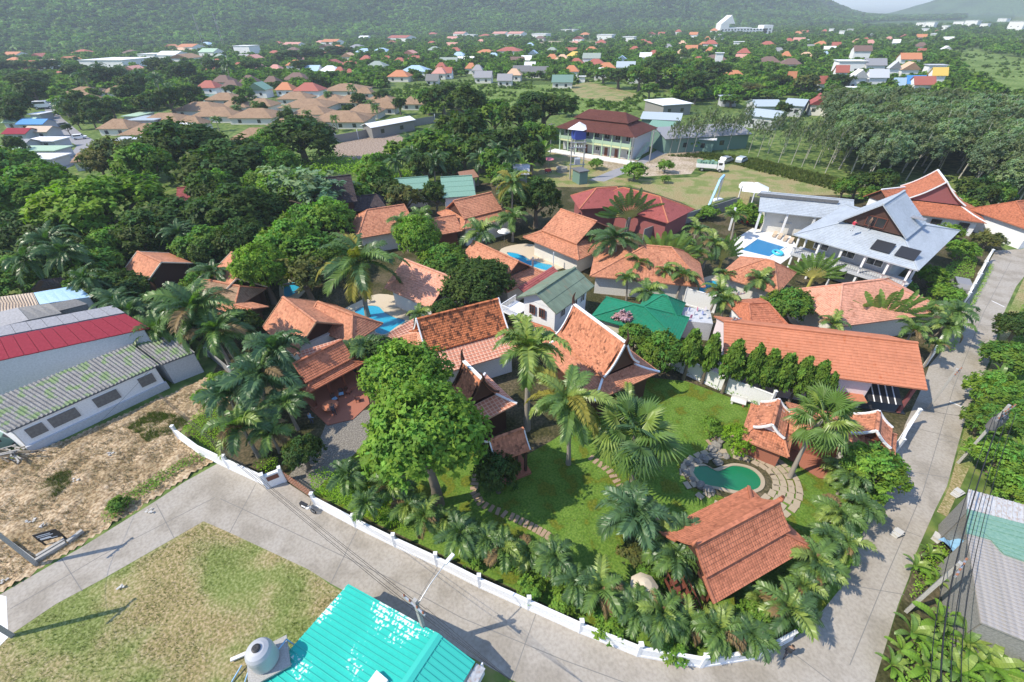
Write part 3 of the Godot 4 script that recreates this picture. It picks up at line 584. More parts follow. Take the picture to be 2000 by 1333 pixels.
	# small terracotta roof behind it
	o = house("tiled_house", "plain reddish roof squeezed between the long building and the palms", v3(28.75, 5.4, -45.94), v3(31.17, 5.4, -46.09), {he = 4.2, w = 3.9, w2 = 3.0, ha = 1.2, hb = 1.0, roof = M.tile_red, wall = M.white})

# ---------------------------------------------------------------- villas behind the garden
func villas() -> void:
	var o: Node3D
	house("tiled_house", "tall orange hipped villa beside the turquoise pool", v3(8.78, 7.2, -74.89), v3(14.02, 7.2, -68.94), {he = 3.4, w = 6.6, w2 = 6.2, ha = 2.4, hb = 2.2, tier = [4.6, 4.6, 4.75, 4.6], roof = M.tile, cap = M.tile, wall = M.plaster, inset = 1.4})
	house("tiled_house", "broad orange hipped villa behind a spread traveller's palm", v3(20.2, 6.2, -61.59), v3(23.73, 6.2, -60.69), {he = 3.2, w = 5.6, w2 = 5.0, ha = 7.5, hb = 4.8, roof = M.tile, cap = M.tile, wall = M.plaster})
	house("tiled_house", "orange gabled villa left of the turquoise pool", v3(-5.78, 5.7, -65.7), v3(1.18, 5.7, -58.16), {he = 3.0, w = 4.0, w2 = 4.0, ha = 0.3, hb = 1.8, tier = [2.9, 2.9, 3.8, 3.6], roof = M.tile, cap = M.tile, wall = M.plaster})
	house("tiled_house", "pinkish gabled villa beside the kidney pool, under the drooping palm", v3(-15.37, 5.9, -59.16), v3(-8.06, 5.9, -53.38), {he = 3.2, w = 4.3, w2 = 4.0, roof = M.tile_pink, cap = M.tile_pink, wall = M.white, over = 0.7})
	o = house("tiled_house", "orange hipped villa shaded by a bare-branched tree at its left", v3(-25.75, 6.2, -79.15), v3(-19.49, 6.2, -81.76), {he = 3.4, w = 5.4, w2 = 5.0, ha = 3.0, hb = 0.8, roof = M.tile, cap = M.tile, wall = M.plaster})
	o = house("tiled_house", "orange villa with a small dark gable in front of the green sheet roof", v3(-10.22, 7, -80.81), v3(-3.34, 7, -85.36), {he = 3.6, w = 5.4, w2 = 5.0, ha = 1.2, hb = 2.6, tier = [3.6, 3.6, 4.7, 4.5], roof = M.tile, cap = M.tile, wall = M.plaster})
	wing(o, "side_wing", v3(-14.02, 5, -77.4), v3(-9.79, 5, -79.2), {he = 3.2, w = 3.4, w2 = 3.0, roof = M.tile, cap = M.tile, wall = M.red_wood, over = 0.5})
	o = house("red_roof_house", "long house with a dull red hipped roof below the yard", v3(22.66, 6.2, -89.12), v3(28.31, 6.2, -83.18), {he = 3.8, w = 4.8, w2 = 4.8, ha = 5.0, hb = 5.0, roof = M.tile_maroon, cap = M.tile_orange, wall = M.maroon_wall})
	wing(o, "left_wing", v3(17.5, 6, -89.78), v3(21.67, 6, -90.17), {he = 3.8, w = 5.2, w2 = 3.0, ha = 4.5, hb = 1.0, roof = M.tile_maroon, cap = M.tile_orange, wall = M.maroon_wall})
	# the grey villa
	o = house("grey_villa", "big villa with steep pale grey roofs and a timber gable", v3(52.08, 12, -60.74), v3(59.17, 12, -66.39), {he = 6.2, w = 7.7, w2 = 8.2, ha = 4.3, hb = 7.0, tier = [4.3, 4.3, 8.3, 8.1], roof = M.tile_slate, cap = M.tile_slate, wall = M.grey_wall, gable = M.dark_wood, inset = 3.2, gin = 0.9, course = 0.4})
	for x in [-8.4, -4.6]:
		for z in [-7.4, -4.4, -1.4, 1.6, 4.4, 6.9]:
			if x > -8 and absf(z) < 6: continue
			var mb := MB.new()
			mb.box(v3(x, 3.1, z), v3(0.26, 6.2, 0.26))
			part(o, "column", mb, M.white)
	var db := MB.new()
	db.box(v3(-7.0, 3.2, -0.2), v3(3.6, 0.35, 15.0))
	part(o, "balcony", db, M.grey_wall)
	var rl := MB.new()
	rl.box(v3(-8.7, 4.3, -0.2), v3(0.08, 0.1, 15.0))
	for k in 50: rl.box(v3(-8.7, 3.85, -7.6 + 0.3 * k), v3(0.05, 0.9, 0.05))
	part(o, "railing", rl, M.steel)
	for z in [-4.8, -1.2, 2.4]:
		opening(o, "window", v3(-5.7, 1.6, z), 2.0, 1.5, false, -1, M.white_paint, M.glass)
		opening(o, "window", v3(-5.7, 4.8, z), 2.0, 1.6, false, -1, M.white_paint, M.glass)
	opening(o, "window", v3(-3.75, 9.3, 0), 2.4, 1.4, false, -1, M.red_wood, M.glass)
	for k in 2:                                           # solar panels on the front slope
		var mb := MB.new()
		var c := v3(-6.7, 7.28, 2.6 + 2.9 * k)
		mb.box(c, v3(2.0, 0.08, 2.3), 0, 0.42)
		part(o, "solar_panel", mb, M.black)
	var sky := MB.new()
	sky.box(v3(1.4, 9.6, 3.3), v3(1.0, 0.12, 2.4))
	part(o, "roof_vent", sky, M.grey_metal)
	o = house("pool_house", "long grey-roofed annex beside the grey villa's pool", v3(47.73, 6.4, -84.35), v3(61.73, 6.4, -78.57), {he = 4.4, w = 5.0, w2 = 4.5, roof = M.tile_slate, cap = M.tile_slate, wall = M.plaster, inset = 1.6, course = 0.4})
	for i in 5:
		var mb := MB.new()
		mb.box(v3(-11.5 + i * 4.4, 2.2, 4.6), v3(0.35, 4.4, 0.35))
		part(o, "column", mb, M.white)
	var dm := MB.new()
	dm.box(v3(-1.5, 6.3, 1.4), v3(13.0, 0.5, 0.35))
	part(o, "roof_step", dm, M.dark_metal)
	# the red Thai house behind the villa
	o = house("thai_house", "red-roofed Thai house with a maroon gable behind the grey villa", v3(79.48, 8.4, -81.29), v3(83.84, 8.4, -88.97), {he = 3.0, w = 7.6, w2 = 6.0, ha = 2.6, hb = 0.8, tier = [4.3, 4.5, 4.7, 4.5], roof = M.tile_red, cap = M.white, sag = 0.35, wall = M.white, gable = M.maroon_wall, trim = M.white, course = 0.4, gin = 0.5, inset = 0.9})
	for z in [-3.0, 1.0, 5.0]: opening(o, "window", v3(-6.25, 1.5, z), 1.4, 1.6, false, -1, M.dark_wood, M.glass)
	wing(o, "left_wing", v3(72.53, 5.6, -86.58), v3(78.03, 5.6, -87.84), {he = 3.4, w = 3.4, w2 = 3.0, roof = M.tile_red, cap = M.white, wall = M.white, course = 0.4})
	house("tiled_house", "orange-roofed white house cut by the right edge beside the lane's end", v3(88.47, 6.5, -76.13), v3(98.55, 6.5, -77.69), {he = 3.6, w = 6.0, w2 = 5.0, ha = 2.0, hb = 1.0, roof = M.tile_red, cap = M.tile_red, wall = M.white})
	house("tiled_house", "small orange hipped villa right of the white-walled yard", v3(36.09, 5.6, -57.45), v3(36.98, 5.6, -56.6), {he = 3.4, w = 4.6, w2 = 3.6, ha = 4.2, hb = 2.6, roof = M.tile, cap = M.tile, wall = M.plaster})
	house("tiled_house", "pink-tiled hipped villa between the grey villa and the long building", v3(41.97, 5.9, -49.34), v3(47.64, 5.9, -50.33), {he = 3.4, w = 5.2, w2 = 3.8, ha = 4.0, hb = 6.2, roof = M.tile_pink, cap = M.tile_pink, wall = M.plaster})
	house("tiled_house", "lone orange gable deep in the palms at left", v3(-58.39, 5.2, -65.31), v3(-52.09, 5.2, -61.25), {he = 3.4, w = 2.6, w2 = 3.9, roof = M.tile, cap = M.tile, wall = M.dark_wood, gable = M.dark_wood, trim = M.cream_wall, over = 0.8})
	house("tiled_house", "orange gable left of the round bright green tree", v3(-42.59, 5.6, -63.51), v3(-37.53, 5.6, -54.75), {he = 3.4, w = 3.2, w2 = 3.2, roof = M.tile, cap = M.tile, wall = M.dark_wood, gable = M.dark_wood, trim = M.cream_wall, over = 0.6})
	house("tiled_house", "brownish roof below the lone gable, half under palms", v3(-43.22, 4.8, -56.33), v3(-37.06, 4.8, -54.02), {he = 3.2, w = 2.8, w2 = 2.8, ha = 1.0, hb = 1.2, roof = M.tile_tan, cap = M.tile, wall = M.dark_wood})
	house("tiled_house", "low orange roof under the coconut palm beside the tall gabled house", v3(-40.11, 3.8, -52.41), v3(-33.75, 3.8, -49.69), {he = 2.8, w = 2.4, w2 = 2.4, roof = M.tile, wall = M.dark_wood})
	o = house("dark_roof_house", "steep weathered grey roof among the trees", v3(-38.51, 9.4, -87.37), v3(-31, 9.4, -90.26), {he = 5.5, w = 4.2, w2 = 4.2, roof = M.tile_dark, wall = M.dark_wood})
	wing(o, "lean_wing", v3(-34.73, 5.2, -89.16), v3(-27.02, 5.2, -91.22), {he = 3.6, w = 4.2, w2 = 3.0, ha = 1.0, hb = 1.5, roof = M.tile_dark, wall = M.dark_wood})
	house("green_roof_house", "pale house under a weathered green sheet roof", v3(-14.44, 6.8, -96.53), v3(-7.8, 6.8, -97.57), {he = 4.6, w = 6.6, w2 = 3.0, roof = M.green_metal, course = 1.6, wall = M.white, inset = 0.5})
	house("green_roof_house", "faded grey-green roof half lost in the creepers", v3(-25.14, 5.6, -100.32), v3(-17.92, 5.6, -101.76), {he = 4.2, w = 4.0, w2 = 3.0, roof = M.green_metal, course = 1.6, wall = M.plaster})
	house("red_roof_house", "little rusty red roof behind the green sheet roof", v3(-12.21, 4.4, -109.4), v3(-8.43, 4.4, -111.32), {he = 3.4, w = 3.0, w2 = 2.0, roof = M.rust, course = 0.0, wall = M.plaster})
	house("red_roof_house", "dark red roof glimpsed between the big trees at left", v3(-69.81, 6, -95.39), v3(-64.87, 6, -97.18), {he = 4.0, w = 5.0, w2 = 3.0, roof = M.tile_maroon, wall = M.plaster})
	house("red_roof_house", "pinkish-red roof edge behind the dark tree at left", v3(-59.37, 5, -100.88), v3(-56.39, 5, -101.81), {he = 4.0, w = 3.0, w2 = 3.0, roof = M.red_metal, course = 0.0, wall = M.plaster})
	house("tin_roof_shed", "low patched tin roof near the pink parasol", v3(-3.92, 4.6, -114.35), v3(5.26, 4.6, -113.66), {he = 3.4, w = 4.0, w2 = 3.0, roof = M.tin, course = 1.5, wall = M.block_wall}, "shed")

# ---------------------------------------------------------------- sheds at the left edge
# a roof given by its four corners (upper left, upper right, lower right, lower left) over walls
func quad_shed(called: String, label: String, p: Array, m: Material, wm: Material, style := "plain", panels := 1, category := "shed") -> Node3D:
	var c: Vector3 = (p[0] + p[1] + p[2] + p[3]) * 0.25
	var o := thing(called, label, category, v3(c.x, 0, c.z))
	var q := []
	for k in p: q.append(k - o.position)
	for i in panels:
		var t0 := float(i) / panels + (0.002 if i else 0.0)
		var t1 := float(i + 1) / panels
		var a: Vector3 = q[0].lerp(q[1], t0)
		var b: Vector3 = q[0].lerp(q[1], t1)
		var d: Vector3 = q[3].lerp(q[2], t1)
		var e: Vector3 = q[3].lerp(q[2], t0)
		if style == "wavy":
			wavy(o, a, b, d, e, m, 0.36, 0.07)
		else:
			var s := slope(o, a, b, d, e, m, 0.0, 0.0, 0.1, "roof_sheet" if panels > 1 else "roof_slope")
			s.position.y = 0.015 * (i % 2)
			if style == "ribbed":
				ribs(o, a, b, d, e, m, 0.3)
	var mid: Vector3 = (q[0] + q[1] + q[2] + q[3]) * 0.25
	for i in 4:
		var a: Vector3 = q[i].lerp(mid, 0.06)
		var b: Vector3 = q[(i + 1) % 4].lerp(mid, 0.06)
		var mb := MB.new()
		var d1 := v3(a.x, 0, a.z)
		var d2 := v3(b.x, 0, b.z)
		var nrm := (d2 - d1).cross(Vector3.UP).normalized() * 0.1
		for s in [1.0, -1.0]:
			var n0: Vector3 = nrm * (0.5 * s)
			if s > 0: mb.mquad(d1 + n0, d2 + n0, b + n0 - Vector3.UP * 0.12, a + n0 - Vector3.UP * 0.12)
			else: mb.mquad(d2 + n0, d1 + n0, a + n0 - Vector3.UP * 0.12, b + n0 - Vector3.UP * 0.12)
		part(o, "wall", mb, wm)
	return o

func wavy(o: Node3D, a: Vector3, b: Vector3, d: Vector3, e: Vector3, m: Material, pitch: float, amp: float) -> void:
	var mb := MB.new()
	var n := int(a.distance_to(b) / pitch) * 4
	var up := (b - a).cross(e - a).normalized()
	if up.y < 0: up = -up
	var ln := a.distance_to(b)
	var dp := a.distance_to(e)
	for i in n:
		var t0 := float(i) / n
		var t1 := float(i + 1) / n
		var h0 := up * amp * sin(TAU * i / 4.0)
		var h1 := up * amp * sin(TAU * (i + 1) / 4.0)
		mb.quad(e.lerp(d, t0) + h0, e.lerp(d, t1) + h1, a.lerp(b, t1) + h1, a.lerp(b, t0) + h0, v2(t0 * ln, dp), v2(t1 * ln, dp), v2(t1 * ln, 0), v2(t0 * ln, 0))
	for i in mb.c.size(): mb.c[i] = Color(1, 1, 1)
	var o2 := part(o, "roof_slope", mb, m)
	o2.mesh = retextured(mb)
	slope(o, a - Vector3.UP * 0.12, b - Vector3.UP * 0.12, d - Vector3.UP * 0.12, e - Vector3.UP * 0.12, M.dark_metal, 0.0, 0.0, 0.05, "roof_lining")

func retextured(mb: MB) -> ArrayMesh: return mb.done(true)

func ribs(o: Node3D, a: Vector3, b: Vector3, d: Vector3, e: Vector3, m: Material, gap: float) -> void:
	var mb := MB.new()
	var n := int(e.distance_to(d) / gap)
	for i in n:
		var t := (i + 0.5) / n
		mb.beam(a.lerp(b, t) + Vector3.UP * 0.02, e.lerp(d, t) + Vector3.UP * 0.02, 0.05, 0.07)
	part(o, "roof_ribs", mb, m, "stuff")

func left_sheds() -> void:
	var o: Node3D
	o = quad_shed("corrugated_shed", "long white shed under a mossy corrugated roof", [v3(-52.67, 4.4, -31.3), v3(-43.65, 4.4, -41.59), v3(-39.51, 3.2, -39.12), v3(-47.73, 3.2, -29.33)], M.asbestos, M.white, "wavy")
	var e0: Vector3 = v3(-47.73, 3.2, -29.33) - o.position
	var e1: Vector3 = v3(-39.51, 3.2, -39.12) - o.position
	var dir := (e1 - e0).normalized()
	var face := dir.cross(Vector3.UP).normalized()
	for q in [[0.13, 1.3], [0.3, 2.2], [0.58, 2.1], [0.87, 1.4]]:
		var mb := MB.new()
		var c: Vector3 = e0.lerp(e1, q[0])
		c.y = 2.05
		c = c - face * 0.22
		mb.beam(c - dir * q[1] * 0.5, c + dir * q[1] * 0.5, 0.5, 1.15)
		part(o, "window", mb, M.dark_metal)
	var pl := MB.new()
	pl.beam(e0.lerp(e1, 0.02) * v3(1, 0, 1) + Vector3.UP * 0.45 - face * 0.02, e0.lerp(e1, 0.98) * v3(1, 0, 1) + Vector3.UP * 0.45 - face * 0.02, 0.35, 0.9)
	part(o, "plinth", pl, M.grey_wall)
	quad_shed("corrugated_shed", "short grey corrugated shed at the end of the mossy one, by the coconut palm", [v3(-43.73, 4.1, -41.99), v3(-40.26, 4.1, -43.72), v3(-37.02, 3, -41.65), v3(-39.53, 3, -39.46)], M.asbestos, M.grey_wall, "wavy")
	quad_shed("red_roof_shed", "long shed with a crimson sheet roof", [v3(-60.65, 6.9, -37.52), v3(-44.79, 6.9, -44.13), v3(-41.7, 5.7, -42.84), v3(-58.9, 5.7, -34.95)], M.red_metal, M.grey_wall, "plain", 15)
	quad_shed("grey_roof_shed", "narrow grey sheet roof along the back of the crimson one", [v3(-62.12, 7.2, -39.15), v3(-47.06, 7.2, -45.54), v3(-45.09, 6.85, -44.44), v3(-61.05, 6.85, -37.86)], M.grey_metal, M.grey_wall, "plain", 12)
	quad_shed("grey_roof_shed", "dark grey roof tucked behind the crimson shed", [v3(-57.78, 7.4, -45.17), v3(-54.79, 7.4, -45.98), v3(-53.05, 6.6, -45.02), v3(-55.71, 6.6, -43.69)], M.dark_metal, M.block_wall, "plain", 3)
	quad_shed("grey_roof_shed", "dark triangular roof at the left edge behind the crimson shed", [v3(-60.64, 7.2, -43.92), v3(-57.84, 7.4, -45.17), v3(-55.77, 6.6, -43.69), v3(-59.03, 6.4, -42.22)], M.grey_metal, M.block_wall)
	quad_shed("grey_roof_shed", "small dark roof with a gap under it beside the blue one", [v3(-56.68, 6.4, -47.58), v3(-54.49, 6.4, -48.72), v3(-53.08, 5.8, -48.42), v3(-55.44, 5.8, -46.83)], M.dark_metal, M.block_wall)
	quad_shed("blue_roof_shed", "pale blue sheet roof at the left", [v3(-61.66, 6.2, -50.89), v3(-57.38, 6.2, -52.61), v3(-55.14, 5.2, -51.29), v3(-60.39, 5.2, -49.57)], M.blue_metal, M.grey_wall, "plain", 5)
	quad_shed("tan_roof_shed", "sand-coloured sheet roof at the left edge", [v3(-69.25, 6.2, -48.88), v3(-61.73, 6.2, -50.89), v3(-60.53, 5.2, -49.57), v3(-67.39, 5.2, -46.25)], M.tan_metal, M.grey_wall, "ribbed", 1)
	quad_shed("thatched_hut", "dark thatched hut roof above the blue one", [v3(-67.57, 4.6, -57.42), v3(-64.91, 4.6, -58.39), v3(-64.18, 3.4, -58.26), v3(-69.03, 3.4, -56.94)], M.tile_dark, M.dark_wood)

# ---------------------------------------------------------------- the teal roof below and the roofs at right
func roadside_buildings() -> void:
	var A: Vector3 = v3(-4.87, 3.3, -11.62)
	var E1: Vector3 = v3(-11.73, 2.3, -15.23)
	var e: Vector3 = v3(-13.84, 2.3, -11.92) - E1
	var R1: Vector3 = v3(-2.63, 2.4, -10.42)
	var k := 1.75
	var o := thing("teal_roof_house", "house with a bright turquoise ribbed roof, white where the paint peels", "house", v3(A.x, 0, A.z))
	var q := v3(A.x, 0, A.z)
	var B := A + v3(e.x, 0, e.z) * k
	var E2 := E1 + v3(e.x, 0, e.z)
	var E3 := E1 + v3(e.x, 0, e.z) * k
	var R2 := R1 + v3(e.x, 0, e.z) * k
	var s := slope(o, A - q, B - q, E3 - q, E1 - q, M.teal, 0.0, 0.0, 0.1)
	ribs(o, A - q, B - q, E3 - q, E1 - q, M.teal_plain, 0.34)
	slope(o, A - q, B - q, R2 - q, R1 - q, M.teal_plain, 0.0, 0.0, 0.1)
	ribs(o, A - q, B - q, R2 - q, R1 - q, M.teal_plain, 0.34)
	var cb := MB.new()
	var up := Vector3.UP * 0.05
	for w in [(E1 - A).normalized() * 0.3, (R1 - A).normalized() * 0.3]:
		cb.quad(A - q + up * 1.6, B - q + up * 1.6, B - q + w + up * 1.4, A - q + w + up * 1.4)
	part(o, "ridge_cap", cb, M.teal_plain)
	for z in [[A, E1, R1, 0.35], [B, E3, R2, -0.35]]:
		var mb := MB.new()
		var sh: Vector3 = e.normalized() * z[3]
		var dn := Vector3.DOWN * 0.14
		var a0: Vector3 = z[0] - q + sh + dn
		var b0: Vector3 = z[1].lerp(z[0], 0.06) - q + sh + dn
		var c0: Vector3 = z[2].lerp(z[0], 0.1) - q + sh + dn
		mb.quad(v3(b0.x, 0, b0.z), v3(a0.x, 0, a0.z), a0, b0)
		mb.quad(v3(a0.x, 0, a0.z), v3(c0.x, 0, c0.z), c0, a0)
		part(o, "wall", mb, M.white)
	for z in [[E1, E3, A], [R1, R2, A]]:
		var mb := MB.new()
		var inw: Vector3 = ((z[2] - z[0]) * v3(1, 0, 1)).normalized() * 0.4
		var a0: Vector3 = z[0] - q + inw
		var b0: Vector3 = z[1] - q + inw
		mb.beam(v3(a0.x, 1.1, a0.z), v3(b0.x, 1.1, b0.z), 0.12, 2.2)
		part(o, "wall", mb, M.white)
	var hb := MB.new()
	var hc: Vector3 = A.lerp(B, 0.55).lerp(E1 + (E3 - E1) * 0.55, 0.18) - q
	hb.box(hc + Vector3.UP * 0.1, v3(1.0, 0.5, 0.9), atan2(-e.z, e.x))
	part(o, "roof_hatch", hb, M.white)
	o = thing("lean_to", "small pale sheet roof beside the turquoise one", "shed")
	lean_roof(o, v3(-2.57, 2.2, -10.4), v3(-3.26, 2.2, -9.16), v3(-2.67, 2, -9.09), v3(-2.02, 2, -10.19), M.tin, 0.0, "roof_slope")
	var lb := MB.new()
	lb.beam(v3(-2.21, 1, -10.52), v3(-2.85, 1, -9.42), 0.1, 1.9)
	part(o, "wall", lb, M.white)
	o = thing("lean_to", "low turquoise ribbed roof below the water tank", "shed")
	lean_roof(o, v3(-12.5, 2.1, -10.61), v3(-9.47, 2.1, -9.29), v3(-9.5, 1.8, -8.06), v3(-12.99, 1.8, -9.56), M.teal_plain, 0.0, "roof_slope")
	var lb2 := MB.new()
	lb2.beam(v3(-13.24, 0.9, -10.41), v3(-9.97, 0.9, -9.01), 0.1, 1.7)
	part(o, "wall", lb2, M.white)
	# right edge: the big grey roof with green sheets, and rusty tin
	o = quad_shed("grey_roof_house", "wide roof of weathered grey slats with faded green sheets at its top", [v3(31.46, 4.4, -16.9), v3(39.07, 4.4, -13.76), v3(33.65, 3.6, -8.39), v3(28.3, 3.6, -11.53)], M.thatch_grey, M.block_wall, "plain", 1, "house")
	slat_courses(o, v3(31.39, 4.46, -16.87), v3(38.99, 4.46, -13.73), v3(33.58, 3.66, -8.37), v3(28.25, 3.66, -11.51), M.thatch_grey, 26)
	lean_roof(o, v3(32.84, 4.55, -18.57), v3(40.73, 4.55, -15.34), v3(38.83, 4.5, -13.62), v3(31.29, 4.5, -16.77), M.green_metal, 0.5, "green_sheet")
	lean_roof(o, v3(32.47, 4.56, -16.79), v3(39.11, 4.56, -13.91), v3(37.64, 4.44, -12.52), v3(32.57, 4.44, -15.32), M.green_metal, 0.5, "green_sheet")
	quad_shed("tin_roof_shed", "rust-streaked tin roof at the right edge above the green sheets", [v3(34.25, 4.6, -20.2), v3(41.98, 4.6, -16.48), v3(40.82, 4.4, -15.31), v3(33.01, 4.4, -18.71)], M.tin, M.block_wall, "ribbed", 1)
	o = thing("tarpaulin", "blue tarpaulin beside the wide grey roof", "tarpaulin", v3(33.53, 0, -17.38))
	var tb := MB.new()
	for i in 6:
		for j in 5:
			var h := func(x: int, z: int) -> Vector3: return Vector3(x * 0.36 - 1.0, 0.9 + 0.25 * sin(x * 1.7 + z) + 0.1 * z, z * 0.4 - 1.0)
			tb.quad(h.call(i, j + 1), h.call(i + 1, j + 1), h.call(i + 1, j), h.call(i, j))
	part(o, "sheet", tb, M.blue_metal)
	for z in [-0.9, 0.9]:
		var mb := MB.new()
		mb.box(v3(0.2, 0.4, z), v3(0.08, 0.9, 0.08))
		part(o, "post", mb, M.dark_wood)

func slat_courses(o: Node3D, a: Vector3, b: Vector3, d: Vector3, e: Vector3, m: Material, n: int) -> void:
	var q := o.transform.affine_inverse()
	for i in n:
		var t0 := float(i) / n
		var t1 := (i + 1.04) / n
		var mb := MB.new()
		var g := 0.75 + 0.25 * sin(i * 12.9898) * cos(i * 4.1)
		mb.tint = Color(g, g, g)
		var p0 := q * a.lerp(e, t0)
		var p1 := q * b.lerp(d, t0)
		var r0 := q * a.lerp(e, t1) + Vector3.UP * 0.05
		var r1 := q * b.lerp(d, t1) + Vector3.UP * 0.05
		mb.mquad(r0, r1, p1, p0)
		mb.mquad(r0 - Vector3.UP * 0.06, r1 - Vector3.UP * 0.06, r1, r0)
		part(o, "slat", mb, m)

# ---------------------------------------------------------------- blocks given by their front eave
# f0 f1: front eave corners at eave height (left, right as seen from the camera), depth behind, roof kind
func block(called: String, label: String, f0: Vector3, f1: Vector3, depth: float, hr: float, kind: String, rm: Material, wm: Material, group := "", category := "house", eave := 0.6, course := 0.0) -> Node3D:
	var d := (f1 - f0) * v3(1, 0, 1)
	var L := d.length() * 0.5
	d = d.normalized()
	var back := v3(d.z, 0, -d.x)
	var c := (f0 + f1) * 0.5 + back * depth * 0.5
	var o := thing(called, label, category, v3(c.x, 0, c.z), atan2(-d.z, d.x), group)
	var he := f0.y
	house_spots.append([v2(c.x, c.z), maxf(L * 2.0, depth) * 0.62])
	var D := depth * 0.5
	if kind == "hip":
		var rl := maxf(L - D, 0.3)
		roof_ring(o, [-rl, rl, 0, 0], hr, [-L, L, -D, D], he, rm, 0, course)
	elif kind == "gable":
		roof_ring(o, [-L, L, 0, 0], hr, [-L, L, -D, D], he, rm, 0, course)
		gable_wall(o, -L + eave, hr - 0.15, -D + 0.3, D - 0.3, he, wm)
		gable_wall(o, L - eave, hr - 0.15, -D + 0.3, D - 0.3, he, wm)
	elif kind == "cross":                             # gable end to the front
		roof_ring(o, [0, 0, -D, D], hr, [-L, L, -D, D], he, rm, 0, course)
		for z in [-D + eave, D - eave]:
			var mb := MB.new()
			mb.tri(v3(-L + 0.3, he, z), v3(L - 0.3, he, z), v3(0, hr - 0.15, z))
			part(o, "gable", mb, wm)
	else:                                             # flat
		var mb := MB.new()
		mb.box(v3(0, he + 0.1, 0), v3(2 * L, 0.25, 2 * D))
		part(o, "roof", mb, rm)
	walls(o, [-L + eave, L - eave, -D + eave, D - eave], he + 0.02, wm)
	if L > 3.5 and kind != "shed":
		for x in [-L * 0.5, L * 0.35]:
			var mb := MB.new()
			mb.box(v3(x, he * 0.5, D - eave + 0.02), v3(1.4, 1.3, 0.1))
			part(o, "window", mb, M.glass)
	return o

